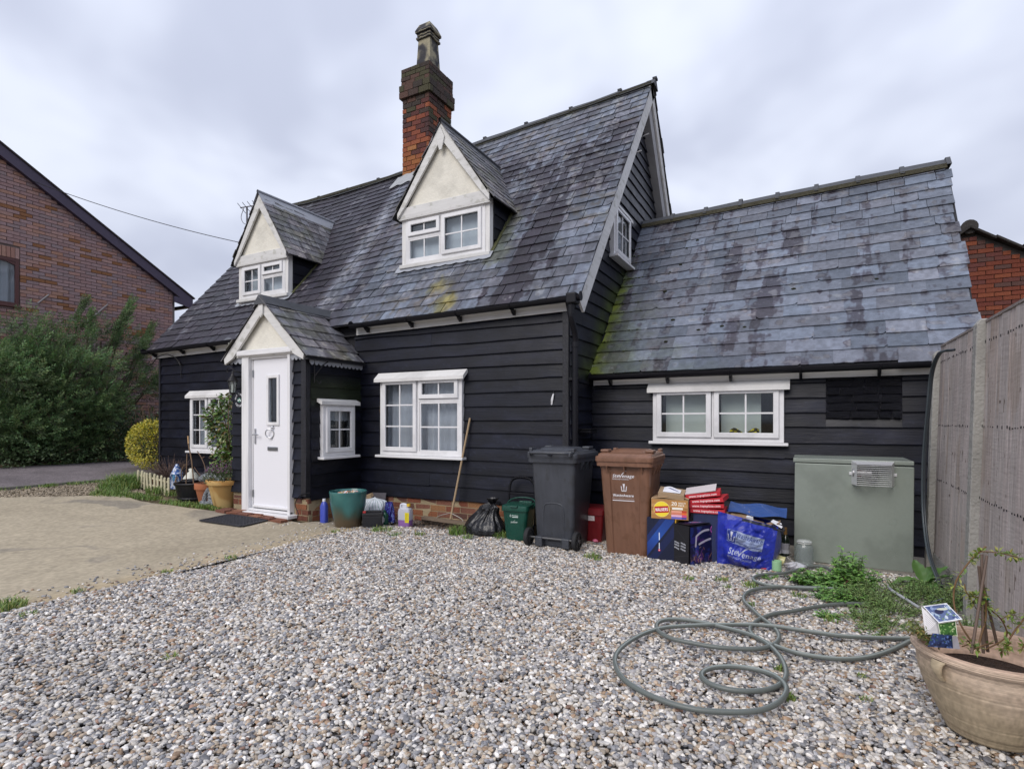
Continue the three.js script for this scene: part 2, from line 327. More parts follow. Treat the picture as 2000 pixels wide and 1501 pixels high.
{
  rnd = mulberry(77);
  const root = new THREE.Group(); root.name = 'gravel'; scene.add(root);
  tag(root, 'loose mixed river pebble gravel covering the yard', null, null, 'stuff');
  const kinds = [pebbleGeo(1, 0.62, 2), pebbleGeo(2, 0.5, 2), pebbleGeo(3, 0.72, 2), pebbleGeo(4, 0.45, 2), pebbleGeo(5, 0.58, 2), pebbleGeo(6, 0.8, 1)];
  const m = std({ color: lin(1, 0.975, 0.94), roughness: 0.5, map: tex(128, 128, (u, v) => { const k = 0.72 + 0.5 * fbm(u * 6, v * 6, 4, 6, 6, 99); return [245 * k, 245 * k, 245 * k]; }), side: THREE.FrontSide });
  const list = kinds.map(() => []);
  const add = (x, z, s, y) => { const s0 = stone(), gm = (s0[0] + s0[1] + s0[2]) / 3, c = mix3(s0, [gm * 1.02, gm, gm * 0.98], 0.2), k = rr(0.84, 1.62) * (0.84 + 0.32 * fbm(x * 1.3 + 60, z * 1.3 + 60, 3)); list[Math.floor(rnd() * kinds.length)].push([x, y, z, s, c[0] * k, c[1] * k, c[2] * k]); };
  const heap = (x, z) => 0.05 * (fbm(x * 1.2 + 40, z * 1.2 + 40, 3) - 0.5);
  const inside = (x, D) => x > XDRIVE + wob(-D, 0.06, 72) - 0.02 && x < 1.02 && D < (x < XG ? DM - 0.02 : DE - 0.05) && !(x < -3.3 && D > lerp(5.62, 5.95, smooth(-5, -3.3, x)));
  for (let i = 0; i < 245000; i++) {
    const D = lerp(-0.7, 7.0, rnd()), x = rr(-5.1, 1.02);
    if (!inside(x, D)) continue;
    const s = (D < 2.2 ? rr(0.0065, 0.0155) : rr(0.0065, 0.016)) * (rnd() < 0.06 ? 1.35 : 1);
    add(x, -D, s, groundY(x) - 0.012 + heap(x, -D) + rr(0, 0.016));
  }
  // strays on the concrete and by the door
  for (let i = 0; i < 900; i++) { const D = rr(1.2, 5.7), x = XDRIVE - Math.pow(rnd(), 3) * 0.5; add(x, -D, rr(0.006, 0.014), groundY(x) + 0.01); }
  for (let i = 0; i < 260; i++) { const D = rr(4.7, 5.95), x = rr(-6.2, -4.6); if (D < driveBack(x) + 0.25 && !(x > XP0 && x < XP1 && D > DP - 0.15)) add(x, -D, rr(0.005, 0.012), groundY(x) + 0.008); }
  // the tan shingle strip between lane and drive
  for (let i = 0; i < 15000; i++) { const D = rr(0.5, 6.4), x = rr(-10.9, -9.2); if (x > driveLeft(-D) + wob(-D, 0.12, 71) + 0.05) continue; if (x > -10.2 && D > 5.3) continue; const k = rr(0.8, 1.2); list[Math.floor(rnd() * kinds.length)].push([x, groundY(x) - 0.03 + rr(0, 0.012), -D, rr(0.008, 0.018), 0.36 * k, 0.3 * k, 0.22 * k]); }
  const mt = new THREE.Matrix4(), e = new THREE.Euler(), q = new THREE.Quaternion(), c = new THREE.Color();
  kinds.forEach((g, i) => {
    const im = new THREE.InstancedMesh(g, m, list[i].length); im.name = 'pebbles'; im.castShadow = im.receiveShadow = true;
    list[i].forEach((s, j) => { e.set(rr(-0.5, 0.5), rr(0, 6.28), rr(-0.5, 0.5)); q.setFromEuler(e); mt.compose(V(s[0], s[1], s[2]), q, V(s[3], s[3], s[3])); im.setMatrixAt(j, mt); im.setColorAt(j, c.setRGB(s[4], s[5], s[6])); });
    root.add(im);
  });
  const bed = sheet((a, b) => { const D = lerp(-3, 7.0, b), x = lerp(XDRIVE - 0.03, 1.3, a); return V(x, groundY(x) - 0.022 + heap(x, -D), -D); }, 40, 60);
  const p = bed.attributes.position, u = bed.attributes.uv; for (let i = 0; i < p.count; i++) u.setXY(i, p.getX(i), p.getZ(i));
  const under = tex(512, 512, (a, b) => { const n = fbm(a * 34, b * 34, 2, 34, 34, 101), h = vnoise(a * 42, b * 42, 42, 42, 103); const cc = h < 0.35 ? [92, 88, 86] : h < 0.6 ? [136, 128, 118] : h < 0.8 ? [112, 92, 74] : [70, 72, 80]; return [cc[0] * (0.5 + n), cc[1] * (0.5 + n), cc[2] * (0.5 + n)]; });
  setting('gravel_bed', bed, std({ map: under, roughness: 1, bumpMap: fineBump, bumpScale: 0.02 }), 'grey brown grit showing between the pebbles of the yard');
}

// ================================================================== the timber cottage
const B = V(-6.5, 0, -DM);
const cottage = thing('timber_cottage', 'black weatherboarded cottage with steep slate roof, white windows, white front door and low side extension', 'house', B);
const W = (name) => sub(name, cottage, B.clone().negate());          // a part whose children are given in world metres
const front = (D) => ({ at: (a, y, o) => V(a, y, -D + o) });
const side = (X, s = 1) => ({ at: (a, y, o) => V(X + s * o, y, -a) });

// one feather-edge board: al/ar are its ends at the bottom edge, bl/br at the top edge
let boardTint = null;
function board(parent, f, al, ar, bl, br, y0, y1, th = 0.03, name = 'board', m = M.board, grade = 1) {
  const n = Math.max(2, Math.min(18, Math.round((ar - al) / 0.22))), sd = rnd() * 900, P = [], U = [], CT = [], idx = [], tilt = rr(-0.004, 0.004);
  const c = f.at((al + ar) / 2, (y0 + y1) / 2, 0), uo = rnd() * 7, vo = rnd() * 5;
  const push = (v, u, w) => { if (boardTint) CT.push(boardTint(v)); P.push(v.x - c.x, v.y - c.y, v.z - c.z); U.push(u + uo, w + vo); };
  for (let i = 0; i <= n; i++) {
    const t = i / n, a0 = lerp(al, ar, t), a1 = lerp(bl, br, t), w = (fbm(a0 * 1.7 + sd, sd, 3) - 0.5), w2 = fbm(a0 * 6 + sd, 3.7, 2) - 0.5;
    const yb = y0 + w * 0.026 + w2 * 0.007 + tilt * (t - 0.5), o = th + w2 * 0.008 + w * 0.007;
    push(f.at(a0, yb, 0.002), a0, 0); push(f.at(a0, yb, o), a0, 0); push(f.at(a0, yb + 0.006, o + 0.001), a0, 0.006); push(f.at(a1, y1, 0.009), a1, y1 - y0);
  }
  for (let i = 0; i < n; i++) for (let k = 0; k < 3; k++) { const a = i * 4 + k, b = a + 4; idx.push(a, b, b + 1, a, b + 1, a + 1); }
  const e = n * 4; idx.push(0, 1, 3, 1, 2, 3, e, e + 3, e + 1, e + 1, e + 3, e + 2);
  const g = new THREE.BufferGeometry();
  g.setAttribute('position', new THREE.BufferAttribute(new Float32Array(P), 3)); g.setAttribute('uv', new THREE.BufferAttribute(new Float32Array(U), 2)); g.setIndex(idx);
  const flat = g.toNonIndexed(); flat.computeVertexNormals();
  const k = rr(0.78, 1.3) * grade; tint(flat, [k * rr(0.97, 1.03), k, k * rr(0.97, 1.05)]);
  if (boardTint) { const q = flat.attributes.color; idx.forEach((j, i) => q.setXYZ(i, q.getX(i) * CT[j][0], q.getY(i) * CT[j][1], q.getZ(i) * CT[j][2])); }
  return part(name, flat, m, parent, c);
}
function boarding(parent, f, { y0, y1, gauge, aL, aR, holes = [], th = 0.037, joints = true, mat = M.board, jit = 0.012, grade = 1 }) {
  let y = y0;
  while (y < y1 - 0.02) {
    const gg = gauge * rr(0.93, 1.07), top = Math.min(y + gg + 0.028, y1 + 0.012);
    const L = aL(y), R = aR(y), L1 = aL(top), R1 = aR(top);
    if (R - L > 0.03) {
      const cuts = holes.filter((h) => h[1] < top - 0.01 && h[3] > y + 0.004 && h[0] < R && h[2] > L).sort((p, q) => p[0] - q[0]);
      let a = L, first = true; const seg = [];
      for (const h of cuts) {
        if (h[0] > a + 0.01) seg.push([a, h[0], y, top, first, false]);
        if (h[1] > y + 0.03) seg.push([h[0], h[2], y, h[1], false, false]);
        if (h[3] < top - 0.04) seg.push([h[0], h[2], h[3], top, false, false]);
        a = h[2]; first = false;
      }
      if (R > a + 0.01) seg.push([a, R, y, top, first, true]);
      for (const s of seg) {
        const l1 = s[4] ? L1 : s[0], r1 = s[5] ? R1 : s[1];
        if (joints && s[1] - s[0] > 2.4 && rnd() < 0.7 && Math.abs(l1 - s[0]) < 0.01) { const j = lerp(s[0], s[1], rr(0.3, 0.7)); board(parent, f, s[0], j - 0.002, l1, j - 0.002, s[2], s[3], th, 'board', mat, grade); board(parent, f, j + 0.002, s[1], j + 0.002, r1, s[2] + rr(-0.004, 0.004), s[3], th, 'board', mat, grade); }
        else board(parent, f, s[0], s[1], l1, r1, s[2], s[3], th, 'board', mat, grade);
      }
    }
    y += gg;
  }
}
// a solid wall behind the boards, in the plane of the frame f, with real openings
function backing(parent, f, outline, holes, depth = 0.16, m = M.black) {
  const g = prism(outline, depth, holes), p = g.attributes.position;
  for (let i = 0; i < p.count; i++) { const v = f.at(p.getX(i), p.getY(i), p.getZ(i) - depth - 0.004); p.setXYZ(i, v.x, v.y, v.z); }
  g.computeVertexNormals();
  return part('wall_core', g, m, parent);
}

// ------------------------------------------------------------------ windows
// lights: [x0, y0, x1, y1, columns, rows, opening]; the origin is the lower left outer corner, z runs out of the wall
function glazing(parent, pos, ry, w, h, lights, { bars = [], sill = 0.05, hood = 0, hoodDrop = 0.03, inside = 'curtain', z0 = 0.0 } = {}) {
  const put = (name, g, m) => part(name, g, m, parent, pos, [0, ry, 0]);
  const fr = [ring(0, 0, w, h, 0.052, 0.075, z0 - 0.02, 0.004)];
  for (const b of bars) fr.push(rb(b[2] - b[0], b[3] - b[1], 0.07, 0.004, (b[0] + b[2]) / 2, (b[1] + b[3]) / 2, z0 + 0.018));
  put('frame', fr, M.white);
  for (const [x0, y0, x1, y1, c, r, open] of lights) {
    const t = open ? 0.056 : 0.016, zf = open ? z0 + 0.03 : z0 + 0.022;
    if (open) put('sash', [ring(x0 + 0.004, y0 + 0.004, x1 - 0.004, y1 - 0.004, t - 0.008, 0.05, zf, 0.006), ring(x0 + t - 0.01, y0 + t - 0.01, x1 - t + 0.01, y1 - t + 0.01, 0.012, 0.03, zf, 0.003)], M.white);
    else put('glazing_bead', ring(x0, y0, x1, y1, t, 0.03, zf, 0.004), M.white);
    const gx0 = x0 + t, gx1 = x1 - t, gy0 = y0 + t, gy1 = y1 - t, gz = zf + 0.012;
    put('pane', bx(gx1 - gx0 + 0.01, gy1 - gy0 + 0.01, 0.006, (gx0 + gx1) / 2, (gy0 + gy1) / 2, gz - 0.003), M.glass);
    for (let i = 1; i < c; i++) put('glazing_bar', bx(0.019, gy1 - gy0, 0.012, lerp(gx0, gx1, i / c), (gy0 + gy1) / 2, gz + 0.008), M.white);
    for (let i = 1; i < r; i++) put('glazing_bar', bx(gx1 - gx0, 0.019, 0.0105, (gx0 + gx1) / 2, lerp(gy0, gy1, i / r), gz + 0.0075), M.white);
  }
  if (sill) put('sill', rb(w + 0.09, 0.036, 0.075 + sill, 0.008, w / 2, -0.02, z0 + 0.03 + sill / 2), M.white);
  if (hood) put('drip_hood', prism([[0, 0], [0.035 + hood, -hoodDrop - 0.06], [0.05 + hood, -hoodDrop - 0.06], [0.05 + hood, -hoodDrop - 0.015], [0.02, 0.045], [0, 0.045]], w + 0.12).rotateY(-Math.PI / 2).translate(w + 0.06, h + 0.015, z0).rotateY(0), M.whiteWood);
  if (inside === 'curtain') {
    const n = 60, sd = rnd() * 50;
    put('curtain', sheet((a, b) => V(lerp(0.02, w - 0.02, a), lerp(0.0, h, b), z0 - 0.1 + (0.024 * Math.sin(a * w * 52 + sd + Math.sin(a * 9 + sd) * 1.4) + 0.012 * Math.sin(a * w * 23 + sd)) * lerp(1, 0.6, b)), n, 4, w * 3, h * 3), M.curtain);
  } else if (inside === 'blind') put('blind', bx(w - 0.06, h - 0.06, 0.006, w / 2, h / 2, z0 - 0.07), M.blind);
  else if (inside === 'lace') {
    put('curtain', [sheet((a, b) => V(lerp(0.04, w - 0.04, a), lerp(h * 0.66 + 0.012 * Math.abs(Math.sin(a * 24)), h - 0.05, b), z0 - 0.06 + 0.01 * Math.sin(a * 40)), 60, 2), sheet((a, b) => V(lerp(0.07, w * 0.45, a), lerp(0.04, h * 0.66, b), z0 - 0.1 + 0.016 * Math.sin(a * 21)), 30, 3)], M.curtain);
  }
}
// drip hoods are built with their length along x
// ------------------------------------------------------------------ slates
let slateTotal = 0;
function slates(parent, { P, a0, a1, rows, w, skip = () => false, uv, mat, limit = 0, edge = 0.004, lift = 0.017, rough = 0.01, nSign = 1 }) {
  const all = [], e = 1e-3;
  for (let r = 0; r < rows; r++) {
    const t0 = r / rows, t1 = (r + 1) / rows, len = P((a0 + a1) / 2, t1).distanceTo(P((a0 + a1) / 2, t0));
    let a = a0 - (r % 2 ? w * rr(0.4, 0.6) : w * rr(0, 0.08));
    while (a < a1 - 0.02) {
      const ww = w * rr(0.86, 1.14); let l = Math.max(a, a0 - 0.012 + rr(-edge, edge) * 3), rgt = Math.min(a + ww, a1 + 0.012 + rr(-edge, edge) * 3); a += ww;
      if (a1 - a < 0.09 && rgt > a1 - 0.1) { rgt = a1 + rr(-edge, edge) * 3; a = a1; }
      if (rgt - l < 0.04) continue;
      const am = (l + rgt) / 2, tm = (t0 + t1) / 2; if (skip(am, tm, l, rgt)) continue;
      const c = P(am, tm), dx = P(am + e, tm).sub(P(am - e, tm)).normalize(), dy = P(am, tm + e).sub(P(am, tm - e)).normalize(), n = dx.clone().cross(dy).normalize().multiplyScalar(nSign);
      const hw = (rgt - l) / 2 - 0.0045, yb = -len / 2, yt = len / 2 + 0.03, j = () => rr(-rough, rough) * 0.55, slope = rr(-0.5, 0.5) * rough, chipL = rnd() < 0.12 ? rr(0.015, 0.05) : 0.002, chipR = rnd() < 0.12 ? rr(0.015, 0.05) : 0.002;
      const drop = rnd() < 0.03 ? -rr(0.01, 0.03) : 0;
      const o = [[-hw, yb + chipL + drop - slope], [-hw + chipL * 0.9, yb + j() * 0.4 + drop - slope], [-hw * 0.3, yb + j() * 0.6 + drop - slope * 0.3], [hw * 0.35, yb + j() * 0.6 + drop + slope * 0.3], [hw - chipR * 0.9, yb + j() * 0.4 + drop + slope], [hw, yb + chipR + drop + slope], [hw + rr(-0.002, 0.002), yt], [-hw + rr(-0.002, 0.002), yt]];
      const lf = lift * rr(0.85, 1.35), warp = rr(-0.003, 0.003), h = (p) => lerp(lf, 0.002, clamp((p[1] - yb) / (yt - yb))) + warp * p[0] / hw;
      const pt = (p, z) => dx.clone().multiplyScalar(p[0]).add(dy.clone().multiplyScalar(p[1])).add(n.clone().multiplyScalar(z));
      const pos = [], U = [], U1 = [], u1o = [rnd() * 5, rnd() * 5], T = rows * len;
      const vtx = (p, z) => { const q = pt(p, z); pos.push(q.x, q.y, q.z); const k = uv(am + p[0], tm + p[1] / T); U.push(k[0], k[1]); U1.push(p[0] * 2 + u1o[0], p[1] * 2 + u1o[1]); };
      for (let i = 1; i + 1 < o.length; i++) { vtx(o[0], h(o[0])); vtx(o[i], h(o[i])); vtx(o[i + 1], h(o[i + 1])); }
      for (let i = 0; i < 6; i++) { const p = o[i], q = o[i + 1]; const zp = h(p) - 0.014, zq = h(q) - 0.014; vtx(p, h(p)); vtx(p, zp); vtx(q, zq); vtx(p, h(p)); vtx(q, zq); vtx(q, h(q)); }
      { const p = o[7], q = o[0]; vtx(p, h(p)); vtx(p, h(p) - 0.014); vtx(q, h(q) - 0.014); vtx(p, h(p)); vtx(q, h(q) - 0.014); vtx(q, h(q)); }
      const g = new THREE.BufferGeometry();
      g.setAttribute('position', new THREE.BufferAttribute(new Float32Array(pos), 3)); g.setAttribute('uv', new THREE.BufferAttribute(new Float32Array(U), 2)); g.setAttribute('uv1', new THREE.BufferAttribute(new Float32Array(U1), 2));
      g.computeVertexNormals();
      const k = rr(0.62, 1.2), warm = rr(-0.06, 0.06); tint(g, [k * (1 + warm), k, k * (1 - warm * 0.6)]);
      all.push({ g, c, d: c.distanceTo(camera.position) });
      slateTotal++;
    }
  }
  all.sort((p, q) => p.d - q.d);
  const N = limit || all.length;
  all.slice(0, N).forEach((s) => part('slate', s.g, mat, parent, s.c));
  const rest = all.slice(N);
  if (rest.length) {
    const gs = rest.map((s) => s.g.translate(s.c.x, s.c.y, s.c.z)), m = mergeGeometries(gs);
    const o = part('slates', m, mat, parent); o.userData.kind = 'stuff';
  }
}
const slateBump = tex(256, 256, (u, v) => 0.5 * fbm(u * 8, v * 14, 5, 8, 14, 121) + 0.3 * fbm(u * 50, v * 50, 2, 50, 50, 123) + 0.2 * smooth(0.5, 0.52, fbm(u * 5, v * 5, 3, 5, 5, 125)), { srgb: false, channel: 1 });
const slateMat = (map) => std({ map, color: lin(1, 1, 1), vertexColors: true, roughness: 0.52, bumpMap: slateBump, bumpScale: 0.01 });

// ------------------------------------------------------------------ main roof surface
const XV0 = -11.16, XV1 = XG + 0.2, DEAVE = 6.1, DR = 9.55, RIDGE = [[-11.2, 6.72], [-9.6, 6.7], [-7.8, 6.79], [-5.9, 6.99], [-4.2, 7.1], [-2.3, 7.22]];
const eaveY = (x) => lerp(2.74, 2.87, clamp((x - XV0) / (XV1 - XV0)));
function ridgeY(x) { for (let i = 1; i < RIDGE.length; i++) if (x <= RIDGE[i][0] || i === RIDGE.length - 1) return lerp(RIDGE[i - 1][1], RIDGE[i][1], clamp((x - RIDGE[i - 1][0]) / (RIDGE[i][0] - RIDGE[i - 1][0]))); }
const roofP = (x, t) => V(x, lerp(eaveY(x), ridgeY(x), t), -lerp(DEAVE, DR, t));
const roofD = (x, y) => lerp(DEAVE, DR, (y - eaveY(x)) / (ridgeY(x) - eaveY(x)));
function roofHit(px, py) { let lo = 5.9, hi = 9.55; for (let i = 0; i < 50; i++) { const m = (lo + hi) / 2, p = onD(px, py, m); if (roofD(p.x, p.y) > m) lo = m; else hi = m; } return onD(px, py, lo); }
const roofST = (px, py) => { const p = roofHit(px, py); return [(p.x - XV0) / (XV1 - XV0), (-p.z - DEAVE) / (DR - DEAVE)]; };
const lineDist = (s, t, pts) => { let best = 9; for (let i = 0; i + 1 < pts.length; i++) { const [ax, ay] = pts[i], [bx_, by] = pts[i + 1], dx = bx_ - ax, dy = by - ay, k = clamp(((s - ax) * dx + (t - ay) * dy) / (dx * dx + dy * dy)); best = Math.min(best, Math.hypot((s - ax - k * dx) * 1.9, t - ay - k * dy)); } return best; };
const streakA = [roofST(1078, 400), roofST(1040, 490), roofST(985, 590)], washA = [roofST(782, 372), roofST(720, 470), roofST(640, 590)], ochreA = roofST(868, 592), ochreB = roofST(858, 560), greenA = [roofST(968, 500), roofST(1000, 420)], bandA = [roofST(975, 340), roofST(1080, 330), roofST(1190, 270)], bandB = [roofST(1010, 400), roofST(1110, 350), roofST(1200, 330)];
const mainMap = tex(2048, 1024, (s, t) => {
  const f = fbm(s * 9, t * 6, 5, 4096, 4096, 131), v = fbm(s * 60 + f * 2, t * 7, 4, 4096, 4096, 133), fine = fbm(s * 150, t * 70, 3, 4096, 4096, 135), sp = fbm(s * 90, t * 44, 3, 4096, 4096, 137);
  let c = mix3([100, 106, 120], [136, 142, 156], f);
  const left = smooth(0.66, 0.42, s + (f - 0.5) * 0.15);
  let dark = smooth(0.44, 0.62, v * 0.6 + f * 0.25 + fine * 0.15 + left * 0.27 - 0.03) * (0.25 + 0.75 * Math.max(left, 0));
  const bnd = Math.max(smooth(0.16, 0.03, lineDist(s, t, bandA)), smooth(0.14, 0.03, lineDist(s, t, bandB)));
  dark = Math.max(dark, bnd * smooth(0.42, 0.54, v * 0.5 + sp * 0.5 + 0.05));
  dark = Math.max(dark, smooth(0.07, 0.045, lineDist(s, t, streakA) + (v - 0.5) * 0.1 + (sp - 0.5) * 0.08));
  dark = Math.max(dark, smooth(0.6, 0.75, v * 0.5 + sp * 0.5) * 0.6);
  const rust = smooth(0.56, 0.66, fbm(s * 70, t * 40, 4, 4096, 4096, 141)) * smooth(0.45, 0.6, f); c = mix3(c, [112, 100, 86], rust * 0.5);
  const wash = smooth(0.07, 0.01, lineDist(s, t, washA) + (fine - 0.5) * 0.05);
  dark *= 1 - wash * 0.85;
  c = mix3(c, [50, 45, 57], clamp(dark) * (0.8 + 0.3 * fine) );
  c = mix3(c, [176, 180, 190], wash * 0.5 * smooth(0.35, 0.6, fine));
  const lich = smooth(0.62, 0.72, sp) * smooth(0.4, 0.6, fbm(s * 14, t * 9, 3, 4096, 4096, 139));
  c = mix3(c, [168, 170, 172], lich * 0.55);
  const och = Math.max(smooth(0.05, 0.015, Math.hypot((s - ochreA[0]) * 1.7, (t - ochreA[1]) * 0.9) + (sp - 0.5) * 0.05), 0.8 * smooth(0.05, 0.01, Math.hypot((s - ochreB[0]) * 1.7, (t - ochreB[1]) * 0.9) + (sp - 0.5) * 0.05));
  c = mix3(c, [150, 136, 62], och * 0.75);
  c = mix3(c, [104, 108, 72], 0.42 * smooth(0.06, 0.015, lineDist(s, t, greenA) + (sp - 0.5) * 0.06));
  c = mix3(c, [92, 92, 74], 0.35 * smooth(0.93, 1, t + (fine - 0.5) * 0.08));
  const k = 0.84 + 0.5 * (fine - 0.5);
  return [c[0] * k, c[1] * k, c[2] * k];
});
const XE1T = 1.71, XE1B = 1.5, DEE = 6.86, DER = 9.6;
const extP = (a, t) => { const x1 = lerp(XE1B, XE1T, t), u = (a - XG) / (XE1T - XG); return V(lerp(XG, x1, u), lerp(lerp(2.0, 2.01, u), lerp(4.83, 4.97, u), t), -lerp(DEE, DER, t)); };
function extHit(px, py) { let lo = 6.7, hi = 9.7; for (let i = 0; i < 50; i++) { const m = (lo + hi) / 2, p = onD(px, py, m), y = lerp(2.0, 4.9, (m - DEE) / (DER - DEE)); if (p.y > y) lo = m; else hi = m; } const p = onD(px, py, lo); return [(p.x - XG) / (XE1T - XG), (-p.z - DEE) / (DER - DEE)]; }
const exA = [extHit(1440, 490), extHit(1432, 560)], exB = [extHit(1515, 560), extHit(1505, 600)], exC = [extHit(1540, 440), extHit(1560, 480)], exD = [extHit(1700, 420), extHit(1690, 430)], exE = [extHit(1445, 640), extHit(1442, 670)];
const extMap = tex(1024, 1024, (s, t) => {
  const f = fbm(s * 6, t * 5, 5, 4096, 4096, 151), v = fbm(s * 40, t * 5, 4, 4096, 4096, 153), fine = fbm(s * 90, t * 80, 3, 4096, 4096, 155), sp = fbm(s * 40, t * 36, 3, 4096, 4096, 157);
  let c = mix3([97, 103, 117], [134, 141, 156], clamp(f * 0.8 + 0.3 * s));
  let d = 0; for (const l of [exA, exB, exC, exE]) d = Math.max(d, smooth(0.47, 0.57, v * 0.62 + sp * 0.38 + 0.22 * smooth(0.09, 0.01, lineDist(s, t, l)) - 0.1));
  d = Math.max(d, 0.7 * smooth(0.5, 0.58, v * 0.4 + sp * 0.6 + 0.16 * smooth(0.09, 0.01, lineDist(s, t, exD)) - 0.06));
  d = Math.max(d, 0.55 * smooth(0.62, 0.72, v * 0.6 + sp * 0.4));
  c = mix3(c, [60, 55, 66], d * 0.8);
  const moss = smooth(0.33, 0.02, s * 0.85 + t * 0.45 + (f - 0.5) * 0.2 + (sp - 0.5) * 0.2), mossE = smooth(0.05, 0.0, s - 0.005 + (sp - 0.5) * 0.05) * smooth(0.75, 0.4, t);
  c = mix3(c, [104, 112, 84], moss * 0.7); c = mix3(c, [128, 142, 40], mossE * 0.8);
  c = mix3(c, [172, 174, 176], smooth(0.64, 0.74, sp) * 0.4);
  const k = 0.88 + 0.28 * (fine - 0.5);
  return [c[0] * k, c[1] * k, c[2] * k];
});
const smallMap = tex(512, 512, (s, t) => {
  const f = fbm(s * 4, t * 4, 4, 4, 4, 161), v = fbm(s * 26, t * 4, 4, 26, 4, 163), sp = fbm(s * 30, t * 30, 3, 30, 30, 165), l = fbm(s * 8, t * 8, 3, 8, 8, 167);
  let c = mix3([116, 116, 124], [146, 142, 146], f); c = mix3(c, [64, 60, 66], smooth(0.48, 0.66, v) * 0.6); c = mix3(c, [104, 104, 82], smooth(0.5, 0.64, l) * 0.5); c = mix3(c, [170, 168, 158], smooth(0.66, 0.74, sp) * smooth(0.45, 0.6, f) * 0.6);
  const k = 0.85 + 0.3 * (sp - 0.5); return [c[0] * k, c[1] * k, c[2] * k];
});
const SM = slateMat(mainMap), SX = slateMat(extMap), SS = slateMat(smallMap);

// ------------------------------------------------------------------ dormers: measured first, so that the main roof leaves room for them
function dormerDims(bl, br, el, er, ap) {
  const A = roofHit(...bl), D = -A.z, R = onD(br[0], br[1], D), E = onD(el[0], el[1], D), F = onD(er[0], er[1], D), T = onD(ap[0], ap[1], D);
  return { D, xl: A.x, xr: R.x, y0: (A.y + R.y) / 2, ye: (E.y + F.y) / 2, ya: T.y, xm: T.x };
}
const DA = dormerDims([789, 524], [960, 500], [786, 424], [963, 384], [876, 246]);
const DB = dormerDims([471, 595], [567, 573], [466, 518], [569, 490], [515, 384]);
const inDormer = (d, x, t) => x > d.xl + 0.03 && x < d.xr - 0.03 && (() => { const p = roofP(x, t); return -p.z > d.D + 0.06 && p.y < d.ye - 0.02; })();
{
  rnd = mulberry(31);
  const roof = W('slate_roof');
  part('roof_deck', [sheet((a, b) => roofP(lerp(XV0, XV1, a), b).add(V(0, -0.012, 0)), 12, 1), sheet((a, b) => { const x = lerp(XV0, XV1, a); return V(x, lerp(2.75, ridgeY(x), b), -lerp(13.0, DR, b)); }, 12, 1)], M.deck, roof);
  slates(roof, { P: roofP, a0: XV0, a1: XV1, rows: 27, w: 0.265, limit: 300, mat: SM, uv: (a, t) => [clamp((a - XV0) / (XV1 - XV0), 0.001, 0.999), clamp(t, 0.001, 0.999)], skip: (a, t) => inDormer(DA, a, t) || inDormer(DB, a, t) || (a > -7.62 && a < -6.84 && roofP(a, t).z < -9.36) });
  // the far slope, seen only as its edge beyond the gable
  const back = (a, t) => { const x = lerp(XV0, XV1, (a - XV0) / (XV1 - XV0)); return V(x, lerp(2.75, ridgeY(x), t), -lerp(13.0, DR, t)); };
  slates(roof, { P: back, a0: XV1 - 1.0, a1: XV1 + 0.02, rows: 24, w: 0.27, limit: 1, mat: SS, uv: (a, t) => [a, t * 3], nSign: -1, rough: 0.02 });
  // ridge tiles, slightly angular, with raised collars
  const L = 0.46; let i = 0;
  for (let x = XV0 - 0.02; x < XV1; x += L, i++) {
    const x1 = Math.min(x + L, XV1 + 0.05), a = V(x, ridgeY(x) + 0.03 + rr(-0.01, 0.012), -DR), b = V(x1, ridgeY(x1) + 0.03 + rr(-0.01, 0.012), -DR), w = 0.15, h = 0.14;
    if (a.x > -7.7 && b.x < -6.75) continue;
    const f = (p, k, up, o) => V(p.x, p.y + up, p.z + k * o);
    const g = poly([[f(a, 1, -h, w), f(b, 1, -h, w), f(b, 1, -0.01, 0.035), f(a, 1, -0.01, 0.035)], [f(a, 1, -0.01, 0.035), f(b, 1, -0.01, 0.035), f(b, -1, -0.01, 0.035), f(a, -1, -0.01, 0.035)], [f(a, -1, -0.01, 0.035), f(b, -1, -0.01, 0.035), f(b, -1, -h, w), f(a, -1, -h, w)], [f(b, 1, -h, w), f(b, 1, -0.01, 0.035), f(b, -1, -0.01, 0.035), f(b, -1, -h, w)]]);
    const c1 = bar(V(b.x - 0.05, b.y + 0.0, b.z), V(b.x + 0.02, b.y + 0.0, b.z), 0.1, 0.035);
    part('ridge_tile', [g, ...(i % 2 ? [c1] : [])], M.ridge ?? (M.ridge = std({ color: lin(0.07, 0.075, 0.088), roughness: 0.75, bumpMap: fineBump, bumpScale: 0.01, map: dirtMap })), roof);
  }
  part('mortar_bed', [bar(V(XV0, ridgeY(XV0) - 0.085, -DR + 0.105), V(-7.7, ridgeY(-7.7) - 0.085, -DR + 0.105), 0.06, 0.06), bar(V(-6.8, ridgeY(-6.8) - 0.085, -DR + 0.105), V(XV1, ridgeY(XV1) - 0.085, -DR + 0.105), 0.06, 0.06)], std({ color: lin(0.07, 0.068, 0.05), roughness: 1, bumpMap: fineBump, bumpScale: 0.02 }), roof);
}
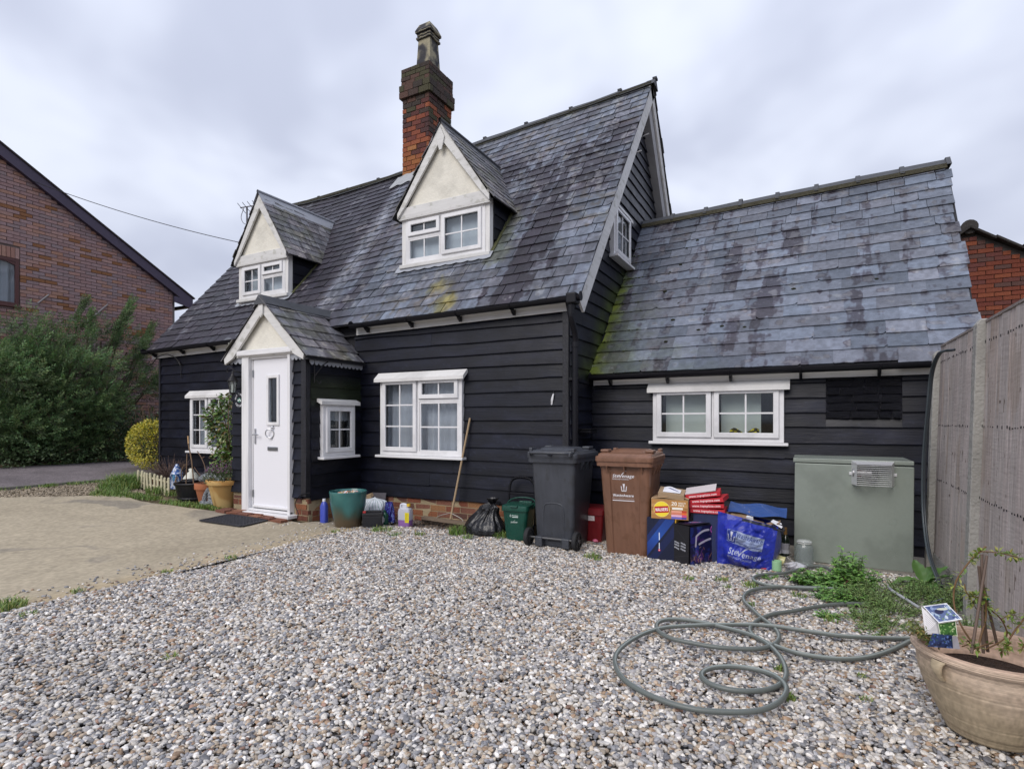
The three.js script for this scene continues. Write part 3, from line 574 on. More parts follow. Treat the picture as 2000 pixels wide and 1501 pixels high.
{
  rnd = mulberry(32);
  const roof = W('slate_roof');
  part('roof_deck', [sheet((a, b) => extP(lerp(XG, XE1T, a), b).add(V(0, -0.012, 0)), 4, 1), sheet((a, b) => V(lerp(XG, 1.65, a), lerp(2.0, lerp(4.83, 4.97, a), b), -lerp(12.3, DER, b)), 2, 1)], M.deck, roof);
  slates(roof, { P: extP, a0: XG + 0.035, a1: XE1T, rows: 18, w: 0.335, limit: 300, mat: SX, rough: 0.012, edge: 0.012, uv: (a, t) => [clamp((a - XG) / (XE1T - XG), 0.001, 0.999), clamp(t, 0.001, 0.999)] });
  const n = 8, L = (XE1T - XG) / n;
  for (let i = 0; i < n; i++) {
    const q = (x) => V(x, extP(x, 1).y + 0.035, -DER), a = q(XG + 0.03 + i * L), b = q(Math.min(XG + 0.03 + (i + 1) * L, XE1T + 0.02));
    a.y += rr(-0.008, 0.008); b.y += rr(-0.008, 0.008);
    const w = 0.17, h = 0.12, f = (p, k, up, o) => V(p.x, p.y + up, p.z + k * o), top = 0.045;
    const g = poly([[f(a, 1, -h, w), f(b, 1, -h, w), f(b, 1, 0, top), f(a, 1, 0, top)], [f(a, 1, 0, top), f(b, 1, 0, top), f(b, -1, 0, top), f(a, -1, 0, top)], [f(a, -1, 0, top), f(b, -1, 0, top), f(b, -1, -h, w), f(a, -1, -h, w)], [f(b, 1, -h, w), f(b, 1, 0, top), f(b, -1, 0, top), f(b, -1, -h, w)], [f(a, 1, -h, w), f(a, 1, 0, top), f(a, -1, 0, top), f(a, -1, -h, w)]]);
    part('ridge_tile', [g, bar(V(b.x - 0.055, b.y + 0.004, b.z), V(b.x + 0.005, b.y + 0.004, b.z), 0.1, 0.03), poly([[f(V(b.x - 0.055, b.y, b.z), 1, -h, w + 0.012), f(b, 1, -h, w + 0.012), f(b, 1, 0.02, top + 0.012), f(V(b.x - 0.055, b.y, b.z), 1, 0.02, top + 0.012)]])], M.ridge, roof);
  }
  part('mortar_bed', bar(V(XG + 0.03, 4.735, -DER + 0.135), V(XE1T - 0.03, 4.875, -DER + 0.135), 0.07, 0.06), M.mortarMoss = std({ color: lin(0.1, 0.092, 0.06), roughness: 1, bumpMap: fineBump, bumpScale: 0.02 }), roof);
  { const ms = [], blobs = (P, a, t, r) => { const p = P(a, t); ms.push(sph(r, p.x, p.y + 0.012, p.z + 0.004, [rr(0.9, 1.7), 0.55, 1], 6)); };
    for (let i = 0; i < 150; i++) { const t = Math.round(rr(0, 14)) / 18 + rr(-0.004, 0.002); blobs(extP, XG + 0.03 + Math.pow(rnd(), 2.2) * 0.7 * (1 - t), t, rr(0.006, 0.016)); }
    for (let i = 0; i < 120; i++) blobs(extP, rr(XG, XE1T), 0.965 + rr(-0.006, 0.006), rr(0.006, 0.013));
    part('moss', ms, std({ color: lin(0.085, 0.1, 0.025), roughness: 1, bumpMap: fineBump, bumpScale: 0.02 }), roof).userData.kind = 'stuff';
    const m2 = []; rnd = mulberry(33); for (let i = 0; i < 170; i++) { const p = roofP(rr(XV0, XV1), 0.972 + rr(-0.008, 0.008)); m2.push(sph(rr(0.008, 0.02), p.x, p.y + 0.014, p.z + 0.01, [rr(0.9, 1.8), 0.6, 1], 6)); }
    part('moss', m2, std({ color: lin(0.06, 0.062, 0.026), roughness: 1, bumpMap: fineBump, bumpScale: 0.02 }), roof).userData.kind = 'stuff'; }
  // cushions of moss on the slates
  const mossM = std({ color: lin(0.03, 0.034, 0.014), roughness: 1, bumpMap: fineBump, bumpScale: 0.02 });
  for (const [px, py] of [[1364, 467], [1343, 482], [1332, 515], [1311, 530], [1302, 568], [1330, 592], [1384, 605], [1386, 611], [1320, 625], [1564, 566], [1733, 548], [1421, 638], [1468, 640], [1373, 645], [1307, 668], [1285, 548]]) {
    const [u, t] = extHit(px, py), p = extP(lerp(XG, XE1T, u), t);
    part('moss_clump', [sph(rr(0.016, 0.028), p.x, p.y + 0.012, p.z, [1.2, 0.7, 1], 8), sph(rr(0.008, 0.016), p.x + rr(-0.02, 0.02), p.y - 0.02, p.z + 0.02, [1, 0.7, 1], 7)], mossM, roof);
  }
}

// ------------------------------------------------------------------ walls of boards
const OPEN = {};
{ // openings, in wall coordinates [a0, y0, a1, y1]
  const q = (px0, py0, px1, py1, D) => { const a = onD(px0, py0, D), b = onD(px1, py1, D); return [a.x, b.y, b.x, a.y]; };
  OPEN.big = q(749, 739, 908, 888, DM); { const t = onD(908, 728, DM).y, b = onD(749, 890, DM).y; OPEN.big[3] = (OPEN.big[3] + t) / 2; OPEN.big[1] = (OPEN.big[1] + b) / 2; }
  { const a = onD(378, 770, DM), b = onD(458, 880, DM); OPEN.small = [a.x, b.y - 0.02, a.x + 1.14, a.y]; }
  { const a = onD(1278, 757, DE), b = onD(1532, 862, DE); OPEN.ext = [a.x, 1.135, b.x, 1.135 + 0.76]; OPEN.ext[1] = (onD(1278, 860, DE).y + onD(1530, 864, DE).y) / 2; OPEN.ext[3] = (onD(1280, 757, DE).y + onD(1534, 747, DE).y) / 2; }
}
{
  rnd = mulberry(41);
  const wall = W('wall');
  // right of the porch and left of it
  boarding(wall, front(DM), { y0: 0.33, y1: 2.74, gauge: 0.176, aL: () => XP1 - 0.1, aR: () => XG - 0.05, holes: [OPEN.big] });
  boarding(wall, front(DM), { y0: 0.25, y1: 2.66, gauge: 0.168, aL: () => XL + 0.03, aR: () => XP0 + 0.1, holes: [OPEN.small] });
  backing(wall, front(DM), [[XL, 0.0], [XG - 0.004, 0.0], [XG - 0.004, 2.86], [XL, 2.74]], [OPEN.big, OPEN.small, [XP0 + 0.25, 0.05, XP1 - 0.25, 2.0]].map((h) => rect(h[0] + 0.03, h[1] + 0.03, h[2] - 0.03, h[3] - 0.03)));
  part('corner_board', [bx(0.075, 2.5, 0.05, XG - 0.03, 1.5, -DM + 0.022), bx(0.05, 2.5, 0.05, XL + 0.01, 1.45, -DM + 0.022)], M.boardPlain ?? (M.boardPlain = std({ color: lin(0.022, 0.022, 0.03), map: paintMap, roughness: 0.5, bumpMap: grainBump, bumpScale: 0.004 })), wall);
}
{ // the gable towards the extension
  rnd = mulberry(42);
  const wall = W('wall'), f = side(XG);
  const dBack = (y) => lerp(13.0, DR, (y - 2.75) / (7.18 - 2.75));
  const a0 = (y) => (y < 2.8 ? DM - 0.02 : roofD(XG, y) + 0.02), a1 = (y) => Math.min(y < 2.8 ? 12.6 : dBack(y) - 0.03, 12.6);
  const gw = (() => { const a = onX(1188, 470, XG), b = onX(1221, 470, XG), t = onX(1200, 405, XG), bt = onX(1200, 508, XG); return [-a.z, bt.y, -b.z, t.y]; })();
  OPEN.gable = [gw[0], gw[1], Math.max(gw[2], gw[0] + 0.5), gw[3]];

  boardTint = (v) => { const D = -v.z, roofY = 2.0 + (D - DEE) * 1.04, k = v.y > 2 ? smooth(0.62, 0.0, v.y - roofY) * smooth(4.4, 3.0, v.y) * smooth(0.35, 0.6, fbm(v.y * 3, D * 5, 3)) * 1.4 : 0, j = clamp(k); return [1 + 4.5 * j, 1 + 5.5 * j, 1 - 0.3 * j]; };
  boarding(wall, f, { y0: 0.3, y1: 7.05, gauge: 0.178, aL: a0, aR: a1, holes: [OPEN.gable], th: 0.034, grade: 1.05 });
  boardTint = null;
  const h = OPEN.gable;
  backing(wall, f, [[DM + 0.17, 0], [12.8, 0], [12.8, 2.9], [DR, 7.12], [DM + 0.17, 2.9]], [rect(h[0] + 0.03, h[1] + 0.03, h[2] - 0.03, h[3] - 0.03)]);
  const wall2 = W('wall');
  part('wall_core', [poly([[V(XL, 0, -DM - 0.1), V(XL, 0, -12.8), V(XL, 2.8, -12.8), V(XL, 6.65, -DR), V(XL, 2.7, -DM - 0.1)]]), bx(XG - XL, 2.8, 0.1, (XL + XG) / 2, 1.4, -12.75), bx(XG - XL - 0.4, 0.05, 6.2, (XL + XG) / 2, 3.0, -9.55), bx(XG - XL - 0.4, 0.05, 6.2, (XL + XG) / 2, 0.05, -9.55)], M.black, wall2);
  // green algae low on the boards beside the extension roof
  // gable window
  const g = sub('window', cottage, V(XG + 0.035, h[1], -h[0]).sub(B), Math.PI / 2);
  const w = h[2] - h[0], hh = h[3] - h[1];
  glazing(g, V(0, 0, 0), 0, w, hh, [[0.05, 0.05, w - 0.05, hh - 0.05, 2, 2, true]], { sill: 0.06, hood: 0.03, inside: 'curtain' });
}
{ // the extension front: boards, and a patch where the boards give way to painted brickwork
  rnd = mulberry(43);
  const wall = W('wall'), f = front(DE), a = onD(1613, 728, DE), b = onD(1762, 817, DE), patch = [a.x, b.y, b.x, a.y];
  boarding(wall, f, { y0: 0.12, y1: 1.98, gauge: 0.168, aL: () => XG + 0.01, aR: () => 1.45, holes: [OPEN.ext, patch], joints: false });
  backing(wall, f, [[XG, 0], [1.5, 0], [1.5, 2.05], [XG, 2.05]], [rect(OPEN.ext[0] + 0.03, OPEN.ext[1] + 0.03, OPEN.ext[2] - 0.03, OPEN.ext[3] - 0.03)]);
  part('wall_core', [bx(0.1, 2.0, 5.2, 1.5, 1, -9.7), bx(4.1, 2.0, 0.1, -0.5, 1, -12.3), bx(4.0, 0.05, 5.2, -0.5, 2.15, -9.7), poly([[V(1.53, 2.0, -DE), V(1.62, 4.9, -DER), V(1.53, 2.0, -12.2)]])], M.black, wall);
  const paintB = std({ color: lin(0.026, 0.027, 0.04), roughness: 0.36, bumpMap: brickBump, bumpScale: 0.02, map: paintMap });
  part('mortar', bx(patch[2] - patch[0], patch[3] - patch[1], 0.03, (patch[0] + patch[2]) / 2, (patch[1] + patch[3]) / 2, -DE + 0.01), paintB, wall);
  const rows = 6, hgt = (patch[3] - patch[1]) / rows;
  for (let r = 0; r < rows; r++) {
    let x = patch[0] + (r % 2 ? -0.11 : 0); if (r === 0) x = patch[0];
    while (x < patch[2] - 0.03) {
      const w = (rnd() < 0.25 ? 0.12 : 0.235) * rr(0.9, 1.1), x0 = Math.max(x, patch[0] + 0.004), x1 = Math.min(x + w, patch[2] - 0.004);
      if (x1 - x0 > 0.04) part('brick', wonky(x1 - x0 - 0.016, hgt - 0.018, 0.06, 0.009), paintB, wall, V((x0 + x1) / 2, patch[1] + (r + 0.5) * hgt, -DE + 0.014 + rr(-0.012, 0.012)));
      x += w;
    }
  }
}

// ------------------------------------------------------------------ windows of the two fronts
function frontWindow(h, D, lights, bars, opt) {
  const g = sub('window', cottage, V(h[0], h[1], -D + 0.02).sub(B));
  glazing(g, V(0, 0, 0), 0, h[2] - h[0], h[3] - h[1], lights, { bars, ...opt });
  return g;
}
rnd = mulberry(51);
const wh = (h) => [h[2] - h[0], h[3] - h[1]];
{ const [w, h] = wh(OPEN.big), m = w * 0.475, f = h * 0.685; frontWindow(OPEN.big, DM, [[0.05, 0.05, m, h - 0.05, 2, 3, true], [m + 0.03, f + 0.02, w - 0.05, h - 0.05, 2, 1, true], [m + 0.035, 0.055, w - 0.055, f - 0.02, 2, 2, false]], [[m, 0.05, m + 0.03, h - 0.05], [m + 0.03, f - 0.02, w - 0.05, f + 0.02]], { hood: 0.07, sill: 0.05 }); }
{ const [w, h] = wh(OPEN.small), m = w * 0.47, f = h * 0.7; frontWindow(OPEN.small, DM, [[0.05, 0.05, m, h - 0.05, 2, 3, true], [m + 0.03, f + 0.02, w - 0.05, h - 0.05, 2, 1, true], [m + 0.035, 0.055, w - 0.055, f - 0.02, 2, 2, false]], [[m, 0.05, m + 0.03, h - 0.05], [m + 0.03, f - 0.02, w - 0.05, f + 0.02]], { hood: 0.06, sill: 0.05 }); }
{
  const [w, h] = wh(OPEN.ext), m = w * 0.475, g = frontWindow(OPEN.ext, DE, [[0.045, 0.045, m, h - 0.045, 2, 2, true], [m + 0.02, 0.045, w - 0.045, h - 0.045, 2, 2, true]], [[m, 0.05, m + 0.02, h - 0.05]], { hood: 0.06, sill: 0.03, inside: 'none' });
  const pale = std({ color: lin(0.62, 0.64, 0.58), roughness: 0.8 });
  part('blind', [bx(w * 0.38, h * 0.96, 0.02, w * 0.27, h * 0.48, -0.16), bx(w * 0.3, h * 0.96, 0.02, w * 0.68, h * 0.48, -0.16)], pale, g);
  part('cloth', sheet((a, b) => V(w * 0.6 + a * w * 0.22, 0.075 + b * (0.06 + 0.03 * Math.sin(a * 9)), -0.06 + 0.03 * Math.sin(b * 5 + a * 14)), 30, 6, 1, 1), std({ map: tex(128, 64, (u, v) => (fbm(u * 9, v * 5, 2, 9, 5, 171) > 0.52 ? [205, 186, 40] : [40, 40, 30])), roughness: 0.9 }), g);
}

// ------------------------------------------------------------------ porch
const PY = { eave: onD(600, 684, DP - 0.1).y, apex: onD(527, 583, DP - 0.1).y }; PY.xm = (XP0 + XP1) / 2;
const DOOR = (() => { const l = onD(481, 850, DP), r = onD(575, 850, DP), t = (onD(481, 692, DP).y + onD(572, 690, DP).y) / 2, b = onD(530, 1003, DP).y; return { x0: l.x, x1: r.x, y0: b, y1: t }; })();
{
  rnd = mulberry(61);
  const wall = W('wall');
  // faces beside the door: short boards
  boarding(wall, front(DP), { y0: 0.37, y1: PY.eave - 0.02, gauge: 0.168, aL: () => XP0, aR: () => DOOR.x0 - 0.005, joints: false, th: 0.045, grade: 0.95 });
  boarding(wall, front(DP), { y0: 0.37, y1: PY.eave - 0.02, gauge: 0.168, aL: () => DOOR.x1 + 0.005, aR: () => XP1 - 0.09, joints: false, th: 0.045, grade: 0.95 });
  const sw = (() => { const f = (px, py) => onX(px, py, XP1); const a = f(623, 785), b = f(686, 893); return [-a.z, (f(626, 889).y + f(684, 889).y) / 2, -b.z, (f(626, 786).y + f(684, 790).y) / 2]; })();
  OPEN.porch = sw;
  boardTint = (v) => { const j = smooth(1.6, 1.72, v.y) * smooth(2.05, 1.95, v.y) * smooth(0.3, 0.5, fbm(v.z * 3, v.y * 5, 3)) * 0.8; return [1 + 3 * j, 1 + 3.6 * j, 1]; };
  boarding(wall, side(XP1), { y0: 0.34, y1: PY.eave - 0.02, gauge: 0.17, aL: () => DP + 0.03, aR: () => DM - 0.004, holes: [sw], joints: false, th: 0.026, grade: 0.85 });
  boardTint = null;
  boarding(wall, side(XP0, -1), { y0: 0.37, y1: PY.eave - 0.02, gauge: 0.17, aL: () => DP + 0.02, aR: () => DM - 0.004, joints: false, th: 0.03 });
  backing(wall, front(DP), [[XP0, 0.06], [DOOR.x0, 0.06], [DOOR.x0, DOOR.y1], [DOOR.x1, DOOR.y1], [DOOR.x1, 0.06], [XP1, 0.06], [XP1, PY.eave + 0.02], [XP0, PY.eave + 0.02]], [], 0.1);
  backing(wall, side(XP1), rect(DP + 0.11, 0.06, DM - 0.01, PY.eave), [rect(sw[0] + 0.03, sw[1] + 0.03, sw[2] - 0.03, sw[3] - 0.03)], 0.1);
  part('corner_board', bx(0.09, PY.eave - 0.4, 0.09, XP1 - 0.036, (PY.eave + 0.4) / 2, -DP + 0.006), M.boardPlain, wall);
  const g = sub('window', cottage, V(XP1 + 0.02, sw[1], -sw[0]).sub(B), Math.PI / 2), w = sw[2] - sw[0], h = sw[3] - sw[1];
  glazing(g, V(0, 0, 0), 0, w, h, [[0.045, 0.05, w - 0.045, h - 0.045, 2, 2, true]], { sill: 0.05, hood: 0.05, hoodDrop: -0.025, inside: 'lace' });
  // gable: plaster, barge boards, tie board
  const roof = W('porch_roof'), zf = -DP + 0.09, xm = PY.xm, hw = (XP1 - XP0) / 2 + 0.05, ye = PY.eave, ya = PY.apex;
  part('plaster_panel', prism([[xm - hw * 0.86, ye + 0.05], [xm + hw * 0.86, ye + 0.05], [xm, ya - 0.1]], 0.03).translate(0, 0, zf - 0.07), M.plaster, roof);
  const bt = 0.13, ang = Math.atan2(ya - ye, hw), cx = bt / Math.sin(ang), vy = bt / Math.cos(ang);
  for (const s of [-1, 1]) part('bargeboard', prism([[xm, ya], [xm + s * hw, ye - 0.03], [xm + s * (hw - 0.02), ye - 0.11], [xm + s * (hw - cx), ye - 0.11 + 0.08], [xm, ya - vy]], 0.028, [], 0.003).translate(0, 0, zf + (s > 0 ? 0.0 : 0.002)), M.oldWhite, roof);
  part('tie_board', prism(rect(xm - hw * 0.72, ye - 0.02, xm + hw * 0.7, ye + 0.075), 0.024, [], 0.003).translate(0, 0, zf - 0.028), M.oldWhite, roof);
  part('apex_block', prism([[xm - 0.045, ya - 0.03], [xm + 0.045, ya - 0.03], [xm + 0.04, ya - 0.2], [xm, ya - 0.25], [xm - 0.04, ya - 0.2]], 0.02, [], 0.002).translate(0, 0, zf + 0.034), M.oldWhite, roof);
  // slopes
  const ov = 0.06;
  for (const s of [-1, 1]) {
    const P = (a, t) => V(lerp(xm + s * (hw + ov), xm, t), lerp(ye - 0.07, ya + 0.02, t), -DP + 0.14 - a);
    part('roof_deck', sheet((a, b) => P(a * 1.35, b).add(V(0, -0.014, 0)), 1, 1), M.deck, roof);
    slates(roof, { P, a0: 0, a1: 1.5, rows: 6, w: 0.27, mat: SS, rough: 0.016, edge: 0.01, lift: 0.014, uv: (a, t) => [a * 0.5, t * 0.55], nSign: s > 0 ? 1 : -1, skip: (a, t) => { const q = P(a, t); return q.y > eaveY(q.x) - 0.05 ? -q.z > roofD(q.x, q.y) + 0.12 : -q.z > DM + 0.05; } });
    part('soffit', bar(V(xm + s * hw, ye - 0.1, -DP + 0.1), V(xm + s * hw, ye - 0.1, -DM), 0.1, 0.02), M.boardPlain, roof);
  }
  for (let i = 0; i < 3; i++) { const z0 = -DP + 0.16 - i * 0.42, z1 = z0 - 0.43, y = ya + 0.055 + rr(-0.006, 0.006), k = (z, sg, o, up) => V(xm + sg * o, y + up, z); part('ridge_tile', poly([[k(z0, 1, 0.13, -0.13), k(z1, 1, 0.13, -0.13), k(z1, 1, 0.03, 0), k(z0, 1, 0.03, 0)], [k(z0, 1, 0.03, 0), k(z1, 1, 0.03, 0), k(z1, -1, 0.03, 0), k(z0, -1, 0.03, 0)], [k(z0, -1, 0.03, 0), k(z1, -1, 0.03, 0), k(z1, -1, 0.13, -0.13), k(z0, -1, 0.13, -0.13)], [k(z0, 1, 0.13, -0.13), k(z0, 1, 0.03, 0), k(z0, -1, 0.03, 0), k(z0, -1, 0.13, -0.13)]]), M.ridge, roof); }
  part('gable_filler', poly([[V(xm - hw, ye, -DM + 0.02), V(xm + hw, ye, -DM + 0.02), V(xm, ya, -DM - 0.2)]]), M.black, roof);
  // scalloped lead under the eaves
  const scal = (n, L, hgt) => { const p = [[0, 0]]; for (let i = 0; i < n; i++) for (let k = 0; k <= 6; k++) { const t = k / 6; p.push([(i + t) * L / n, -hgt - 0.035 * Math.sin(Math.PI * t)]); } p.push([L, 0]); return p; };
  const lw = XP1 - DOOR.x1 + 0.02, lw2 = DOOR.x0 - XP0 + 0.02;
  const scalMat = M.lead;
  part('lead_apron', [prism(scal(4, lw, 0.055), 0.008).translate(DOOR.x1, ye - 0.02, -DP + 0.055), prism(scal(3, lw2, 0.055), 0.008).translate(XP0 - 0.02, ye - 0.02, -DP + 0.055), prism(scal(13, DM - DP, 0.05), 0.008).rotateY(Math.PI / 2).translate(XP1 + 0.045, ye - 0.09, -DP + 0.02)], scalMat, roof);
}
{ // the front door
  const d = sub('door', cottage, V(DOOR.x0, DOOR.y0, -DP).sub(B)), w = DOOR.x1 - DOOR.x0, h = DOOR.y1 - DOOR.y0;
  const jl = onD(497, 850, DP).x - DOOR.x0, jr = w - 0.055;
  part('door_frame', [rb(jl - 0.03, h, 0.1, 0.008, (jl - 0.03) / 2, h / 2, 0.03), rb(0.05, h, 0.1, 0.008, w - 0.025, h / 2, 0.03), rb(w + 0.12, 0.075, 0.13, 0.01, w / 2, h + 0.02, 0.055), rb(w - 0.06, 0.05, 0.07, 0.006, w / 2, h - 0.04, 0.02), bx(0.03, h - 0.05, 0.06, jl - 0.015, h / 2, -0.01)], M.white, d);
  part('threshold', [rb(w + 0.1, 0.05, 0.2, 0.012, w / 2 + 0.01, 0.005, 0.06), rb(w, 0.03, 0.05, 0.004, w / 2, 0.05, 0.05)], M.white, d);
  const lx0 = jl + 0.012, lx1 = jr - 0.002, ly0 = 0.075, ly1 = h - 0.07, lw = lx1 - lx0;
  // leaf with a real opening for the long glass
  const gx0 = lx0 + lw * 0.42, gx1 = lx0 + lw * 0.68, at = (py) => onD(535, py, DP - 0.03).y - DOOR.y0, gy0 = at(826), gy1 = at(736);
  const doorGrain = std({ color: lin(0.78, 0.78, 0.82), roughness: 0.42, bumpMap: grainBump, bumpScale: 0.0006 });
  part('door_leaf', prism(rect(lx0, ly0, lx1, ly1), 0.04, [rect(gx0, gy0, gx1, gy1)], 0.002).translate(0, 0, -0.02), doorGrain, d);
  part('glass_surround', ring(gx0 - 0.03, gy0 - 0.03, gx1 + 0.03, gy1 + 0.03, 0.035, 0.02, 0.022, 0.004), M.white, d);
  part('pane', bx(gx1 - gx0, gy1 - gy0, 0.008, (gx0 + gx1) / 2, (gy0 + gy1) / 2, 0.006), M.glass, d);
  part('weather_bar', rb(lw - 0.02, 0.035, 0.035, 0.008, (lx0 + lx1) / 2, ly0 + 0.02, 0.035), M.white, d);
  const ly = (py) => onD(530, py, DP - 0.03).y - DOOR.y0, lxx = (px) => onD(px, 850, DP - 0.03).x - DOOR.x0;
  part('knocker', [tor(0.06, 0.009, lxx(529), ly(846), 0.05, [0.1, 0.45, 0]), sph(0.02, lxx(533), ly(834), 0.04), cyl(0.02, 0.02, 0.02, lxx(533), ly(834), 0.03, [Math.PI / 2, 0, 0]), sph(0.012, lxx(530), ly(856), 0.035)], M.chrome, d);
  part('letterbox', [rb(0.2, 0.052, 0.014, 0.006, lxx(532), ly(876), 0.03), rb(0.165, 0.028, 0.01, 0.004, lxx(532), ly(875), 0.037)], [M.chromeDark ?? (M.chromeDark = std({ color: lin(0.3, 0.31, 0.32), roughness: 0.35, metalness: 1 }))][0], d);
  part('handle', [rb(0.03, 0.22, 0.012, 0.006, lx0 + 0.04, ly(852), 0.028), rod(V(lx0 + 0.04, ly(849), 0.028), V(lx0 + 0.04, ly(849), 0.075), 0.009), rod(V(lx0 + 0.04, ly(849), 0.07), V(lx0 + 0.16, ly(849), 0.07), 0.009, 0.008)], M.chrome, d);
  for (const y of [h * 0.12, h * 0.88]) part('hinge', cyl(0.011, 0.011, 0.1, lx0 - 0.004, y, 0.03), M.chromeDark, d);
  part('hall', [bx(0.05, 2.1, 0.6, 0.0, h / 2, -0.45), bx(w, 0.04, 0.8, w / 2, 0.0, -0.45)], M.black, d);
}

// ------------------------------------------------------------------ dormers
function dormer(d, lights, bars, seed) {
  rnd = mulberry(seed);
  const g = W('dormer'), w = d.xr - d.xl, f = front(d.D), hw = w / 2 + 0.03, xm = (d.xl + d.xr) / 2, ye = d.ye, ya = d.ya, zf = -d.D;
  const post = 0.075, wy1 = ye - 0.075, wy0 = d.y0 + 0.05, ww = w - 2 * post, wh_ = wy1 - wy0;
  part('post', [rb(post, ye - d.y0 + 0.06, 0.1, 0.006, d.xl + post / 2, (ye + d.y0) / 2 - 0.03, zf), rb(post, ye - d.y0 + 0.06, 0.1, 0.006, d.xr - post / 2, (ye + d.y0) / 2 - 0.03, zf)], M.whiteWood, g);
  part('sill', rb(w + 0.04, 0.06, 0.16, 0.012, xm, d.y0 + 0.01, zf + 0.02), M.oldWhite, g);
  glazing(g, V(d.xl + post, wy0, zf), 0, ww, wh_, lights(ww, wh_), { bars: bars(ww, wh_), sill: 0, inside: 'blind' });
  part('tie_board', prism(rect(xm - hw + 0.02, ye - 0.075, xm + hw - 0.02, ye + 0.085), 0.03, [], 0.004).translate(0, 0, zf + 0.06), M.oldWhite, g);
  part('drip', bx(w + 0.05, 0.018, 0.05, xm, ye - 0.088, zf + 0.07), M.oldWhite, g);
  part('plaster_panel', prism([[xm - hw * 0.86, ye + 0.05], [xm + hw * 0.86, ye + 0.05], [xm, ya - 0.08]], 0.03).translate(0, 0, zf + 0.03), M.plaster, g);
  const bt = 0.13, ang = Math.atan2(ya - ye, hw), cx = bt / Math.sin(ang), vy = bt / Math.cos(ang);
  for (const s of [-1, 1]) part('bargeboard', prism([[xm, ya], [xm + s * hw, ye + 0.0], [xm + s * hw, ye - 0.075], [xm + s * (hw - cx * 0.9), ye + 0.085], [xm, ya - vy]], 0.028, [], 0.003).translate(0, 0, zf + (s > 0 ? 0.095 : 0.097)), M.oldWhite, g);
  if (seed % 2) part('apex_block', prism([[xm - 0.07, ya - 0.22], [xm, ya - 0.06], [xm + 0.07, ya - 0.22], [xm + 0.02, ya - 0.4], [xm - 0.02, ya - 0.4]], 0.018, [], 0.003).translate(0, 0, zf + 0.126), M.oldWhite, g);
  // cheeks
  for (const s of [1, -1]) {
    const X = s > 0 ? d.xr : d.xl;
    boarding(g, side(X, s), { y0: d.y0 + 0.04, y1: ye + 0.04, gauge: 0.19, aL: () => d.D + 0.05, aR: (y) => roofD(X, y) + 0.02, joints: false, th: 0.024, grade: 0.9 });
    part('cheek', poly([[V(X - s * 0.01, d.y0 - 0.1, zf), V(X - s * 0.01, ye + 0.03, zf), V(X - s * 0.01, ye + 0.03, -roofD(X, ye) - 0.06), V(X - s * 0.01, d.y0 - 0.1, -roofD(X, d.y0) - 0.05)]]), M.black, g);
    const ov = 0.09, P = (a, t) => V(lerp(xm + s * (hw + ov), xm, t), lerp(ye - 0.06, ya + 0.015, t), zf + 0.14 - a), len = roofD(xm, ya) - d.D + 0.4;
    const rows = Math.round((ya - ye) / 0.115), hit = (a, t) => { const q = P(a, t); return -q.z > roofD(q.x, q.y); };
    part('roof_deck', (() => { const A = P(0, 0), C = P(0, 1), q = V(A.x, A.y, -roofD(A.x, A.y) - 0.03), r = V(C.x, C.y, -roofD(C.x, C.y) - 0.03); return poly([[A, q, r, C].map((v) => v.add(V(0, -0.014, 0)))]); })(), M.deck, g);
    slates(g, { P, a0: 0, a1: len, rows, w: 0.22, mat: SS, rough: 0.01, lift: 0.011, uv: (a, t) => [a * 0.45 + seed, t * 0.6], nSign: s, skip: (a, t, l) => hit(l + 0.02, t) });
  }
  const rEnd = -roofD(xm, ya + 0.04) - 0.05;
  part('lead_ridge', [tube([V(xm, ya + 0.04, zf + 0.16), V(xm, ya + 0.045, (zf + rEnd) / 2), V(xm, ya + 0.04, rEnd)], 0.028, 8, 8), poly([[V(xm, ya + 0.045, zf + 0.16), V(xm, ya + 0.045, rEnd), V(xm + 0.13, ya - 0.17, rEnd + 0.16), V(xm + 0.13, ya - 0.17, zf + 0.16)], [V(xm, ya + 0.045, zf + 0.16), V(xm, ya + 0.045, rEnd), V(xm - 0.13, ya - 0.17, rEnd + 0.16), V(xm - 0.13, ya - 0.17, zf + 0.16)]])], seed % 2 ? M.ridge : M.lead, g);
  // lead apron with a scalloped foot
  const n = 16; const ap = sheet((a, b) => { const x = lerp(d.xl - 0.1, d.xr + 0.06, a), t0 = roofD(x, d.y0), drop = b * (0.11 + 0.02 * Math.abs(Math.sin(a * Math.PI * 9))); const y = d.y0 + 0.02 - drop, D = roofD(x, y); return V(x, y + 0.024, -D + 0.022); }, 72, 2); part('lead_apron', ap, M.lead, g);
  for (const s of [1, -1]) { const X = s > 0 ? d.xr + 0.03 : d.xl - 0.03; part('lead_soaker', bar(V(X, d.y0 + 0.03, -roofD(X, d.y0)), V(X, ye - 0.04, -roofD(X, ye - 0.07)), 0.05, 0.02), std({ color: s > 0 ? lin(0.12, 0.125, 0.05) : lin(0.08, 0.085, 0.08), roughness: 0.95, bumpMap: fineBump, bumpScale: 0.02 }), g); }
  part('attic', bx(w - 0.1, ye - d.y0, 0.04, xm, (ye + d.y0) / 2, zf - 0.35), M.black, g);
}
dormer(DA, (w, h) => [[0.05, h * 0.56 + 0.02, w * 0.455, h - 0.05, 2, 1, true], [0.055, 0.055, w * 0.455 - 0.005, h * 0.56 - 0.02, 2, 1, false], [w * 0.455 + 0.03, 0.05, w - 0.05, h - 0.05, 2, 2, true]], (w, h) => [[w * 0.455, 0.05, w * 0.455 + 0.03, h - 0.05], [0.05, h * 0.56 - 0.02, w * 0.455, h * 0.56 + 0.02]], 71);
